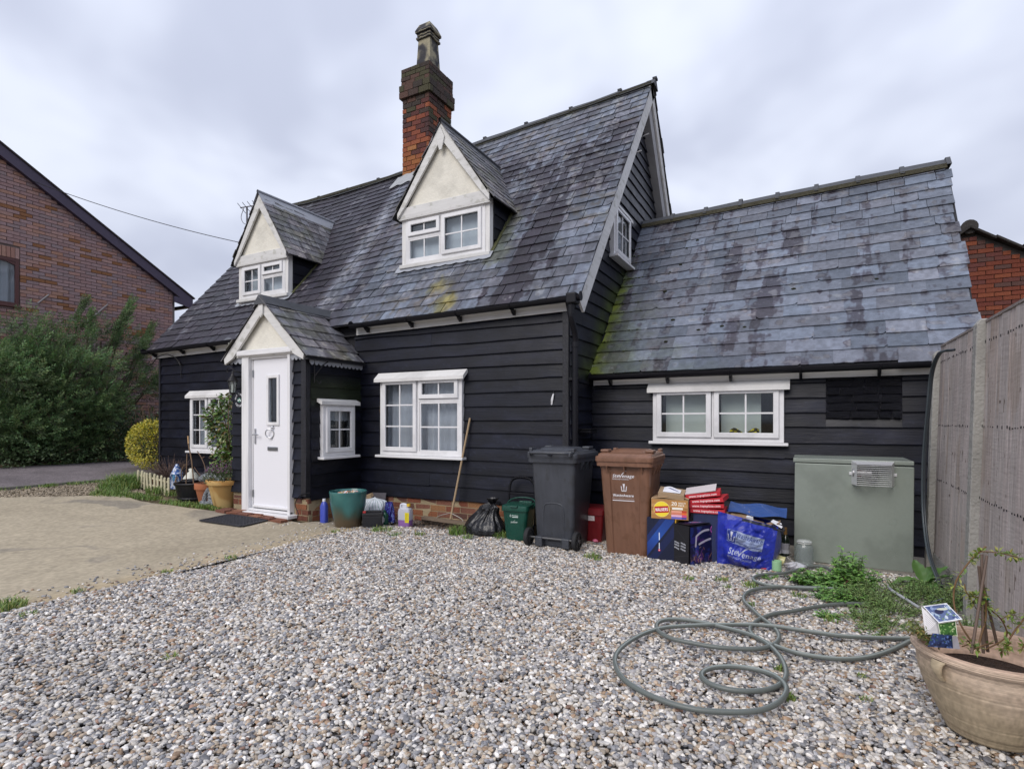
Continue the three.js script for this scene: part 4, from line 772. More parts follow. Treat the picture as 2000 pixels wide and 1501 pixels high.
dormer(DB, (w, h) => [[0.05, 0.05, w * 0.47, h - 0.05, 2, 2, true], [w * 0.47 + 0.03, h * 0.56 + 0.02, w - 0.05, h - 0.05, 2, 1, true], [w * 0.47 + 0.035, 0.055, w - 0.055, h * 0.56 - 0.02, 2, 1, false]], (w, h) => [[w * 0.47, 0.05, w * 0.47 + 0.03, h - 0.05], [w * 0.47 + 0.03, h * 0.56 - 0.02, w - 0.05, h * 0.56 + 0.02]], 72);

// ------------------------------------------------------------------ gutters, fascias, barge boards, pipes
{
  const trough = (a, b, r = 0.056) => { const pts = []; for (let k = 0; k <= 8; k++) { const t = Math.PI + Math.PI * k / 8; pts.push([Math.cos(t) * r, Math.sin(t) * r]); } for (let k = 8; k >= 0; k--) { const t = Math.PI + Math.PI * k / 8; pts.push([Math.cos(t) * (r - 0.006), Math.sin(t) * (r - 0.006)]); } const d = b.clone().sub(a), L = d.length(); const g = prism(pts, L); const q = new THREE.Quaternion().setFromUnitVectors(V(0, 0, 1), d.normalize()); return g.applyMatrix4(new THREE.Matrix4().compose(a, q, V(1, 1, 1))); };
  const zg = -DEAVE + 0.05, gy = (x) => eaveY(x) - 0.02;
  const run = (x0, x1, yf, z, n, oy = 0) => {
    const g = sub('gutter', cottage, B.clone().negate());
    part('trough', [trough(V(x0, yf(x0) + oy, z), V(x1, yf(x1) + oy, z)), ...[[x0, 0.056], [x1, 0.056]].map(([x]) => cyl(0.057, 0.057, 0.006, x, yf(x) + oy, z, [0, 0, Math.PI / 2], 16))], M.gutter, g);
    for (let i = 0; i < n; i++) { const x = lerp(x0 + 0.25, x1 - 0.12, n > 1 ? i / (n - 1) : 0.5), y = yf(x) + oy; part('bracket', [tor(0.06, 0.008, x, y, z, [0, Math.PI / 2, Math.PI], Math.PI), prism([[0, 0], [-0.085, 0], [-0.085, -0.07], [-0.06, -0.075], [0, -0.03]], 0.03).rotateY(-Math.PI / 2).translate(x + 0.015, y - 0.045, z - 0.02).rotateY(0)], M.gutter, g); }
  };
  run(XV0 - 0.02, XP0 + 0.08, gy, zg, 5); run(XP1 - 0.02, XV1 + 0.02, gy, zg, 5);
  run(XG + 0.06, 1.5, (x) => lerp(1.975, 1.985, (x - XG) / 4), -DEE + 0.06, 6);
  const fm = M.oldWhite;
  part('fascia', [bar(V(XV0 + 0.04, eaveY(XV0) - 0.085, -DM + 0.055), V(XP0 + 0.05, eaveY(XP0) - 0.085, -DM + 0.055), 0.024, 0.13), bar(V(XP1 - 0.03, eaveY(XP1) - 0.085, -DM + 0.055), V(XG + 0.02, eaveY(XG) - 0.085, -DM + 0.055), 0.024, 0.13)].map((g) => g.translate(-B.x, -B.y, -B.z)), fm, cottage);
  part('fascia', bar(V(XG + 0.06, 1.925, -DE + 0.06), V(1.4, 1.935, -DE + 0.06), 0.024, 0.12).translate(-B.x, -B.y, -B.z), fm, cottage);
  part('soffit', [bar(V(XV0 + 0.04, eaveY(XV0) - 0.145, -DM), V(XG, eaveY(XG) - 0.145, -DM), 0.11, 0.012)].map((g) => g.translate(-B.x, -B.y, -B.z)), M.boardPlain, cottage);
  // barge boards on the gable: front one white and weathered, far one grey
  const X = XV1 - 0.012, bb = (D0, y0, D1, y1, w, th, m, nm = 'bargeboard', dx = 0) => { const d = V(0, y1 - y0, -(D1 - D0)).normalize(), n = V(0, d.z, -d.y).normalize(); if (n.y > 0) n.negate(); const q = [[D0, y0], [D1, y1]].map(([D, y]) => V(X + dx, y, -D)); const F = (p, k, o) => p.clone().add(n.clone().multiplyScalar(k)).add(V(o, 0, 0)); const [a, b] = q; const g = poly([[F(a, 0, 0), F(b, 0, 0), F(b, w, 0), F(a, w, 0)], [F(a, 0, -th), F(b, 0, -th), F(b, w, -th), F(a, w, -th)], [F(a, 0, 0), F(b, 0, 0), F(b, 0, -th), F(a, 0, -th)], [F(a, w, 0), F(b, w, 0), F(b, w, -th), F(a, w, -th)], [F(a, 0, 0), F(a, w, 0), F(a, w, -th), F(a, 0, -th)]]); part(nm, g.translate(-B.x, -B.y, -B.z), m, cottage); };
  bb(DEAVE - 0.02, eaveY(XV1) - 0.045, DR, ridgeY(XV1) - 0.03, 0.21, 0.03, M.oldWhite);
  bb(13.0, 2.7, DR, ridgeY(XV1) - 0.03, 0.17, 0.03, M.oldWhite);
  const greyW = std({ color: lin(0.36, 0.36, 0.38), roughness: 0.8, map: dirtMap, bumpMap: grainBump, bumpScale: 0.004 });
  bb(12.9, 2.62, DR + 0.1, ridgeY(XV1) - 0.34, 0.3, 0.16, greyW, 'soffit', -0.035);
  bb(DEAVE + 0.1, eaveY(XV1) + 0.0, DR - 0.06, ridgeY(XV1) - 0.2, 0.1, 0.15, M.boardPlain, 'soffit', -0.036);
  // verge undercloak on the extension's free edge
  part('verge_strip', [0, 1].map((i) => bar(extP(XE1T, 0).add(V(-0.03, -0.035 - i * 0.02, 0)), extP(XE1T, 1).add(V(-0.03, -0.035 - i * 0.02, 0)), 0.05, 0.02)).map((g) => g.translate(-B.x, -B.y, -B.z)), M.mortar, cottage);
  // pegs that stick out of the gable
  for (const [px, py] of [[1256, 268], [1241, 301]]) { const p = onX(px, py, XG + 0.16); part('peg', rod(V(XG, p.y - 0.02, p.z), V(XG + 0.26, p.y + 0.03, p.z + 0.01), 0.013, 0.013).translate(-B.x, -B.y, -B.z), greyW, cottage); }
  // downpipe at the corner
  const dp = sub('downpipe', cottage, B.clone().negate()), xg = XG + 0.1, gyc = gy(XG) - 0.02, zp = -DM + 0.06;
  part('outlet', [rb(0.13, 0.13, 0.14, 0.02, XV1 - 0.08, gyc - 0.0, zg), cyl(0.045, 0.042, 0.12, XV1 - 0.1, gyc - 0.12, zg)], M.gutter, dp);
  part('swan_neck', tube([V(XV1 - 0.1, gyc - 0.15, zg), V(XV1 - 0.1, gyc - 0.21, zg), V(xg + 0.01, gyc - 0.42, zp + 0.02), V(xg, gyc - 0.52, zp)], 0.036, 24, 12), M.gutter, dp);
  part('pipe', [cyl(0.036, 0.036, gyc - 0.5, xg, (gyc - 0.5) / 2, zp, [0, 0, 0], 18), ...[gyc - 0.52, 1.1].map((y) => cyl(0.043, 0.043, 0.06, xg, y, zp, [0, 0, 0], 18))], M.gutter, dp);
  for (const y of [1.9, 0.9]) part('bracket', rb(0.12, 0.03, 0.1, 0.006, xg - 0.02, y, zp - 0.04), M.gutter, dp);
}

// ------------------------------------------------------------------ bricks
const BRICK = {};
function brickMats(key, cols, mapped = true) { return BRICK[key] ?? (BRICK[key] = cols.map((c) => std({ color: lin(...c), roughness: 0.9, map: brickMap, bumpMap: brickBump, bumpScale: 0.006 }))); }
const OLDRED = brickMats('old', [[0.3, 0.1, 0.055], [0.34, 0.13, 0.06], [0.22, 0.08, 0.05], [0.4, 0.2, 0.09], [0.28, 0.12, 0.08], [0.18, 0.085, 0.065]]);
const STACKRED = brickMats('stack', [[0.3, 0.085, 0.045], [0.36, 0.11, 0.05], [0.12, 0.04, 0.035], [0.09, 0.04, 0.04], [0.2, 0.06, 0.045]]);
const STACKLOW = brickMats('stacklow', [[0.4, 0.15, 0.05], [0.44, 0.19, 0.07], [0.34, 0.11, 0.045]]);
const STACKTOP = brickMats('stacktop', [[0.055, 0.042, 0.036], [0.075, 0.048, 0.04], [0.075, 0.07, 0.035], [0.12, 0.065, 0.05]]);
// courses of loose bricks over a plane frame
function courses(parent, f, a0, a1, y0, y1, h, len, matOf, { depth = 0.05, out = 0, jit = 0.003, gap = 0.012, odd = 0 } = {}) {
  const n = Math.round((y1 - y0) / h), hh = (y1 - y0) / n;
  for (let r = 0; r < n; r++) {
    let a = a0 - ((r + odd) % 2 ? len * 0.5 : 0);
    while (a < a1 - 0.02) {
      const w = len * rr(0.94, 1.06), l = Math.max(a, a0), q = Math.min(a + w, a1); a += w;
      if (q - l < 0.035) continue;
      const c = f.at((l + q) / 2, y0 + (r + 0.5) * hh, out + rr(-jit, jit) - depth / 2 + 0.006), g = wonky(q - l - gap, hh - gap, depth, 0.003);
      const s = f.at(1, 0, 0).sub(f.at(0, 0, 0)); if (Math.abs(s.z) > 0.5) g.rotateY(Math.PI / 2);
      part('brick', g, matOf((l + q) / 2, y0 + (r + 0.5) * hh), parent, c);
    }
  }
}
{
  rnd = mulberry(81);
  const pl = W('plinth'), mt = std({ color: lin(0.34, 0.27, 0.17), roughness: 1, bumpMap: fineBump, bumpScale: 0.012, map: dirtMap });
  part('mortar', [bx(XG - XP1 - 0.1, 0.44, 0.05, (XG + XP1) / 2 + 0.0, 0.12, -DM - 0.022), bx(0.38, 0.3, 0.05, XP1 - 0.21, 0.2, -DP - 0.022), bx(XP0 - XL, 0.44, 0.05, (XP0 + XL) / 2, 0.08, -DM - 0.022), bx(DOOR.x0 - XP0, 0.44, 0.05, (DOOR.x0 + XP0) / 2, 0.18, -DP - 0.022), bx(0.05, 0.44, DM - DP, XP1 - 0.022, 0.15, -(DM + DP) / 2)], mt, pl);
  courses(pl, front(DM), XP1 + 0.02, -3.35, 0.0, 0.335, 0.083, 0.245, () => pick(OLDRED));
  courses(pl, front(DP), DOOR.x1 + 0.03, XP1 + 0.01, 0.06, 0.37, 0.08, 0.23, () => pick(OLDRED), { jit: 0.008 });
  courses(pl, front(DP), XP0, DOOR.x0 - 0.02, 0.1, 0.37, 0.08, 0.23, () => pick(OLDRED), { jit: 0.006 });
  courses(pl, side(XP1), DP + 0.06, DM - 0.01, 0.05, 0.345, 0.08, 0.23, () => pick(OLDRED), { jit: 0.006 });
}
{
  rnd = mulberry(82);
  const ch = W('chimney'), l = onD(786, 340, 9.36), c = onD(838, 340, 9.36), x0 = l.x, x1 = c.x, d0 = 9.36, d1 = d0 + 0.82, yb = onD(800, 352, d0).y - 0.1, yA = onD(838, 178, d0).y, yB = onD(838, 152, d0).y, yT = onD(838, 118, d0).y;

  part('mortar', bx(x1 - x0 - 0.03, yT - yb, d1 - d0 - 0.03, (x0 + x1) / 2, (yT + yb) / 2, -(d0 + d1) / 2), M.stackMortar ?? (M.stackMortar = std({ color: lin(0.36, 0.31, 0.25), roughness: 1, bumpMap: fineBump, bumpScale: 0.01, map: brickMap })), ch);
  const mo = (a, y) => { const t = (y - yb) / (yA - yb); return t < 0.36 + rr(-0.1, 0.12) ? pick(STACKLOW) : t > 0.86 + rr(-0.1, 0.1) ? pick(STACKTOP) : pick(STACKRED); };
  courses(ch, front(d0), x0, x1, yb, yA, 0.1, 0.24, mo, { depth: 0.08, jit: 0.004, gap: 0.016 });
  courses(ch, side(x1), d0, d1, yb + 0.2, yA, 0.1, 0.27, (a, y) => { const t = (y - yb) / (yA - yb); return t < 0.25 ? pick(STACKLOW) : pick(rnd() < 0.5 ? STACKTOP : STACKRED); }, { depth: 0.08, jit: 0.004, odd: 1, gap: 0.016 });
  const top = (a) => pick(STACKTOP);
  courses(ch, front(d0 - 0.05), x0 - 0.05, x1 + 0.05, yA, yB, (yB - yA) / 2, 0.25, top, { depth: 0.12 });
  courses(ch, side(x1 + 0.05), d0 - 0.05, d1 + 0.05, yA, yB, (yB - yA) / 2, 0.25, top, { depth: 0.12, odd: 1 });
  courses(ch, front(d0 - 0.02), x0 - 0.02, x1 + 0.02, yB, yT, 0.1, 0.25, top, { depth: 0.1, odd: 1 });
  courses(ch, side(x1 + 0.02), d0 - 0.02, d1 + 0.02, yB, yT, 0.1, 0.25, top, { depth: 0.1 });
  const cx = (x0 + x1) / 2 + 0.04, cz = -(d0 + d1) / 2 + 0.02;
  part('flaunching', [lathe([[0.5, 0], [0.42, 0.06], [0.3, 0.1]], 4).rotateY(Math.PI / 4).scale(0.98, 1, 1.1).translate(cx - 0.03, yT - 0.01, cz)], std({ color: lin(0.06, 0.06, 0.035), roughness: 1, bumpMap: fineBump, bumpScale: 0.03 }), ch);
  const pot = std({ color: lin(0.36, 0.36, 0.345), roughness: 0.95, bumpMap: fineBump, bumpScale: 0.012, map: tex(256, 256, (u, v) => { const f = fbm(u * 6, v * 4, 4, 6, 4, 181); const c = mix3([236, 226, 196], [92, 92, 100], smooth(0.5, 0.72, f + 0.15 * v)); return c; }) });
  const pt = onD(838, 52, -cz).y, ph = pt - yT, sq = (r, s = 1) => r * Math.SQRT2 * s;
  part('chimney_pot', [lathe([[sq(0.185), 0.05], [sq(0.15), ph * 0.68], [sq(0.15), ph * 0.7]], 4).rotateY(Math.PI / 4).translate(cx, yT, cz), ...[[0.19, ph * 0.7, 0.05], [0.175, ph * 0.77, 0.05], [0.205, ph * 0.83, 0.045]].map(([r, y, h]) => rb(r * 2, h, r * 2, 0.012, cx, yT + y, cz)), lathe([[sq(0.205), ph * 0.85], [sq(0.15), ph * 0.97], [sq(0.135), ph], [sq(0.105), ph], [sq(0.105), ph * 0.7]], 4).rotateY(Math.PI / 4).translate(cx, yT, cz)].map((g) => g.toNonIndexed ? (() => { const q = plain(g); q.computeVertexNormals(); return q; })() : g), pot, ch);
  const fl = onD(800, 350, d0 - 0.03);
  part('flashing', [poly([[V(x0 - 0.04, fl.y + 0.06, -d0 + 0.012), V(x1 + 0.02, fl.y + 0.06, -d0 + 0.012), V(x1 + 0.02, roofP(x1, 0.93).y, -d0 + 0.014), V(x0 - 0.04, roofP(x0, 0.93).y, -d0 + 0.014)]]), sheet((a, b) => { const x = lerp(x0 - 0.1, x1 + 0.06, a), D = d0 - b * 0.3 - 0.02 * Math.sin(a * 20), t = (D - DEAVE) / (DR - DEAVE); return roofP(x, t).add(V(0, 0.03, 0.02)); }, 24, 3), poly([[V(x1 + 0.014, yb + 0.1, -d0), V(x1 + 0.014, yb + 0.5, -DR), V(x1 + 0.014, yb + 0.1, -d1), V(x1 + 0.014, yb - 0.3, -d1), V(x1 + 0.014, yb - 0.3, -d0)]])], std({ color: lin(0.36, 0.375, 0.4), roughness: 0.6, map: dirtMap, bumpMap: fineBump, bumpScale: 0.006 }), ch);
}

// ================================================================== the brick houses beyond
function brickField(root, f, inside, a0, a1, y0, y1, h, len, mats, limit, rank) {
  const wall = root, gs = [0, 1, 2].map(() => wonky(len - 0.011, h - 0.011, 0.05, 0.0025)), half = [0, 1].map(() => wonky(len / 2 - 0.011, h - 0.011, 0.05, 0.0025)), all = [];
  const s = f.at(1, 0, 0).sub(f.at(0, 0, 0)), turn = Math.abs(s.z) > 0.5 ? Math.PI / 2 : 0;
  for (let r = 0, y = y0; y < y1; y += h, r++) for (let a = a0 + (r % 2 ? len / 2 : 0); a < a1; a += len) {
    const ok = (p) => inside(p, y) && inside(p, y + h);
    if (ok(a) && ok(a + len)) all.push([a + len / 2, y + h / 2, 0]); else if (ok(a) && ok(a + len / 2)) all.push([a + len / 4, y + h / 2, 1]); else if (ok(a + len / 2) && ok(a + len)) all.push([a + len * 0.75, y + h / 2, 1]);
  }
  for (const b of all) { b.c = f.at(b[0], b[1], -0.012 + rr(-0.003, 0.003)); b.k = rank(b.c); }
  all.sort((p, q) => p.k - q.k);
  all.slice(0, limit).forEach((b) => part('brick', b[2] ? pick(half) : pick(gs), pick(mats), wall, b.c, [0, turn + (rnd() < 0.5 ? Math.PI : 0), 0]));
  const rest = all.slice(limit); if (!rest.length) return;
  const byM = new Map(); rest.forEach((b) => { const m = pick(mats); if (!byM.has(m)) byM.set(m, []); byM.get(m).push(b); });
  const holder = sub('bricks', wall); holder.userData.kind = 'stuff';
  const q = new THREE.Quaternion().setFromEuler(new THREE.Euler(0, turn, 0)), mt = new THREE.Matrix4();
  for (const [m, l] of byM) for (const hv of [0, 1]) { const w = l.filter((b) => b[2] === hv); if (!w.length) continue; const im = new THREE.InstancedMesh(hv ? half[0] : gs[0], m, w.length); im.name = 'bricks'; w.forEach((b, i) => { mt.compose(b.c, q, V(1, 1, 1)); im.setMatrixAt(i, mt); }); holder.add(im); }
}
{
  rnd = mulberry(91);
  const X = -16, R = onX(343, 590, X), T0 = onX(0, 300, X), T1 = onX(343, 572, X), D0 = -T0.z, D1 = -T1.z, sl = (T1.y - T0.y) / (D1 - D0), yAt = (D) => T0.y + sl * (D - D0), Dr = D0 - 0.9, yr = yAt(Dr), f = side(X), gy0 = 0.42;

  const h = thing('brick_house', 'brown red brick house gable with purple bargeboard behind the conifer', 'house', V(X - 2, gy0, -6)), O = h.position.clone().negate();
  const wall = sub('wall', h, O), w0 = onX(36, 505, X), w1 = onX(36, 598, X), wn = [-w0.z - 1.15, w1.y, -w0.z, w0.y - 0.02];
  const D00 = Dr - (D1 - Dr);
  { const g = prism([[D00, gy0 - 0.4], [D1 - 0.02, gy0 - 0.4], [D1 - 0.02, yAt(D1 - 0.02) + 0.05], [Dr, yr + 0.05], [D00, yAt(D1) + 0.05]], 0.2, [rect(wn[0] + 0.02, wn[1] + 0.02, wn[2] - 0.02, wn[3] - 0.02)]), p = g.attributes.position; for (let i = 0; i < p.count; i++) p.setXYZ(i, X - 0.024 - 0.2 + p.getZ(i), p.getY(i), -p.getX(i)); g.computeVertexNormals(); part('mortar', g, std({ color: lin(0.19, 0.165, 0.16), roughness: 1, bumpMap: fineBump, bumpScale: 0.01 }), wall); }
  part('mortar', [bx(9, yAt(D1) - gy0 + 0.4, 0.2, X - 4.6, (yAt(D1) + gy0) / 2, -D1 + 0.12)], M.mortarDark, wall);
  const LM = [[0.22, 0.13, 0.12], [0.185, 0.125, 0.13], [0.165, 0.115, 0.125], [0.21, 0.122, 0.1], [0.155, 0.11, 0.12], [0.22, 0.14, 0.135], [0.19, 0.105, 0.09], [0.165, 0.125, 0.14], [0.19, 0.125, 0.13], [0.22, 0.122, 0.095], [0.175, 0.12, 0.13], [0.2, 0.13, 0.135], [0.18, 0.115, 0.12], [0.16, 0.12, 0.13], [0.21, 0.13, 0.12], [0.17, 0.11, 0.115], [0.19, 0.13, 0.14]].map((c) => std({ color: lin(...c.map((v, i) => v * [2.45, 2.5, 2.4][i])), roughness: 0.9, map: brickMap, bumpMap: brickBump, bumpScale: 0.006 }));
  LM.push(std({ color: lin(0.36, 0.17, 0.08), roughness: 0.9, map: brickMap, bumpMap: brickBump, bumpScale: 0.006 }));
  const header = wn[3] + 0.26;
  brickField(wall, f, (a, y) => a > D00 && a < D1 && y < (a > Dr ? yAt(a) : yAt(2 * Dr - a)) && !(a > wn[0] && a < wn[2] && y > wn[1] && y < header), 3.2, D1 + 0.1, gy0 - 0.2, yr, 0.081, 0.24, LM, 300, (c) => c.distanceTo(camera.position) + (c.y < 3.2 && -c.z < 7.4 ? 50 : 0) + (-c.z < 5.2 ? 30 : 0));
  const bg = wonky(0.07, 0.24, 0.05, 0.002);
  for (let a = wn[2] - 0.03; a > wn[0]; a -= 0.081) part('brick', bg, LM[3 + Math.floor(rnd() * 4)], wall, f.at(a, wn[3] + 0.13, -0.01), [0, Math.PI / 2, 0]);
  // window
  const wi = sub('window', h, O), wood = std({ color: lin(0.085, 0.03, 0.028), roughness: 0.5 }), ww = wn[2] - wn[0], hh = wn[3] - wn[1], at = V(X - 0.04, wn[1], -wn[0]);
  const fr = (g) => g.rotateY(Math.PI / 2).translate(at.x, at.y, at.z);
  part('frame', [fr(ring(0, 0, ww, hh, 0.06, 0.06)), fr(rb(0.05, hh, 0.06, 0.004, ww * 0.5, hh / 2, 0.03)), fr(prism([[0.06, hh - 0.06], [ww - 0.06, hh - 0.06], [ww - 0.06, hh - 0.15], [ww - 0.2, hh - 0.1], [ww * 0.75, hh - 0.085], [ww * 0.55, hh - 0.12], [ww * 0.5, hh - 0.15]], 0.05))], wood, wi);
  part('pane', fr(bx(ww - 0.1, hh - 0.1, 0.008, ww / 2, hh / 2, 0.012)), M.glass, wi);
  part('sill', fr(rb(ww + 0.08, 0.05, 0.14, 0.01, ww / 2, -0.02, 0.03)), wood, wi);
  part('curtain', fr(sheet((a, b) => V(lerp(0.02, ww - 0.02, a), lerp(0, hh, b), -0.1 + 0.03 * Math.sin(a * 38)), 60, 2)), M.curtain, wi);
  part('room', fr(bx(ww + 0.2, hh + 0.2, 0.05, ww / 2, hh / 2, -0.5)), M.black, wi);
  // roof edge
  const pur = std({ color: lin(0.06, 0.045, 0.085), roughness: 0.55, map: dirtMap }), e = 0.42;
  const k = (D, o, up) => V(X + o, yAt(D) + up, -D), DE1 = D1 + e;
  part('bargeboard', poly([[k(Dr, 0.13, 0.16), k(DE1, 0.13, 0.16), k(DE1, 0.13, -0.1), k(D1, 0.13, -0.1), k(Dr, 0.13, -0.1)], [k(Dr, 0.13, -0.1), k(DE1, 0.13, -0.1), k(DE1, -0.02, -0.1), k(Dr, -0.02, -0.1)], [k(DE1, 0.13, 0.16), k(DE1, -0.02, 0.16), k(DE1, -0.02, -0.1), k(DE1, 0.13, -0.1)]]), pur, h).position.copy(O);
  part('eaves_box', prism([[D1 - 0.12, yAt(D1) - 0.12], [D1 - 0.12, yAt(D1) - 0.28], [D1 + 0.16, yAt(D1) - 0.34], [DE1 + 0.0, yAt(DE1) - 0.16], [DE1, yAt(DE1) + 0.1]], 0.04).rotateY(Math.PI / 2).translate(X + 0.092, 0, 0), pur, h).position.copy(O);
  part('gutter', [bar(V(X + 0.2, yAt(DE1) - 0.04, -DE1 - 0.06), V(X - 8, yAt(DE1) - 0.04, -DE1 - 0.06), 0.11, 0.08)], M.gutter, h).position.copy(O);
  part('roof', [poly([[k(Dr, 0.16, 0.2), k(DE1 + 0.05, 0.16, 0.2), k(DE1 + 0.05, -9, 0.2), k(Dr, -9, 0.2)]]), poly([[k(Dr, 0.16, 0.2), V(X + 0.16, yAt(D1) + 0.2, -D00), V(X - 9, yAt(D1) + 0.2, -D00), k(Dr, -9, 0.2)]]), bar(k(Dr, 0.1, 0.185), k(DE1 + 0.05, 0.1, 0.185), 0.12, 0.035)], std({ color: lin(0.05, 0.04, 0.04), roughness: 0.9, bumpMap: fineBump, bumpScale: 0.02 }), h).position.copy(O);
  // two wall stays
  for (const [px, py, qx, qy] of [[168, 615, 172, 640], [210, 594, 170, 628], [95, 575, 73, 592]].slice(1)) { const a = onX(px, py, X + 0.05), b = onX(qx, qy, X + 0.05); part('wall_stay', rod(a, b, 0.018, 0.018, 8), std({ color: lin(0.3, 0.28, 0.28), roughness: 0.5, metalness: 0.4 }), h).position.copy(O); }
  // the overhead line from this house to the cottage
  const l0 = onX(60, 352, X + 0.15), l1 = onX(466, 473, XV0 + 0.02), pts = []; for (let i = 0; i <= 10; i++) { const t = i / 10; pts.push(l0.clone().lerp(l1, t).add(V(0, -0.28 * 4 * t * (1 - t) * 0.35, 0))); }
  const line = part('overhead_wire', tube(pts, 0.008, 40, 5), M.gutter, scene); tag(line, 'thin black overhead wire running from the brick house to the slate roof', 'cable');
}
{
  rnd = mulberry(92);
  const D = 13, f = front(D), A = onD(1886, 452, D), Bq = onD(2000, 494, D), sl = (Bq.y - A.y) / (Bq.x - A.x), xr = A.x + 0.05, yv = (x) => A.y + sl * Math.abs(x - xr), gy0 = -0.05;
  const h = thing('brick_house', 'bright red brick house gable behind the wooden fence and side extension', 'house', V(xr + 1.5, gy0, -D - 2)), O = h.position.clone().negate(), wall = sub('wall', h, O);
  const out = [[xr - 5, gy0], [xr + 6, gy0], [xr + 6, yv(xr + 6)], [xr, A.y], [xr - 5, yv(xr - 5)]];
  part('mortar', prism(out, 0.2).translate(0, 0, -D - 0.224), M.mortarDark, wall);
  const RM = [[0.24, 0.06, 0.032], [0.2, 0.05, 0.032], [0.3, 0.085, 0.04], [0.17, 0.055, 0.045], [0.26, 0.07, 0.035], [0.13, 0.065, 0.055], [0.22, 0.055, 0.03]].map((c) => std({ color: lin(...c), roughness: 0.9, map: brickMap, bumpMap: brickBump, bumpScale: 0.006 }));
  brickField(wall, f, (a, y) => y < yv(a) - 0.02, xr - 1.2, xr + 2.6, 2.6, A.y, 0.081, 0.24, RM, 300, (c) => c.distanceTo(V(xr + 0.8, A.y - 0.8, -D)));
  const tileM = std({ color: lin(0.05, 0.045, 0.042), roughness: 0.95, bumpMap: fineBump, bumpScale: 0.02 });
  for (const s of [1, -1]) for (let i = 0; i < 9; i++) { const x0 = xr + s * i * 0.36, x1 = xr + s * (i + 1) * 0.37; part('verge_tile', bar(V(x0, yv(x0) + 0.05, -D + 0.03), V(x1, yv(x1) + 0.02, -D + 0.03), 0.24, 0.035), tileM, h).position.copy(O); }
  part('roof', [poly([[V(xr, A.y + 0.04, -D), V(xr + 6, yv(xr + 6) + 0.04, -D), V(xr + 6, yv(xr + 6) + 0.04, -D - 8), V(xr, A.y + 0.04, -D - 8)]]), poly([[V(xr, A.y + 0.04, -D), V(xr - 5, yv(xr - 5) + 0.04, -D), V(xr - 5, yv(xr - 5) + 0.04, -D - 8), V(xr, A.y + 0.04, -D - 8)]])], tileM, h).position.copy(O);
  part('ridge_tile', cyl(0.13, 0.13, 0.4, xr, A.y + 0.06, -D - 0.12, [Math.PI / 2, 0, 0], 14), tileM, h).position.copy(O);
}

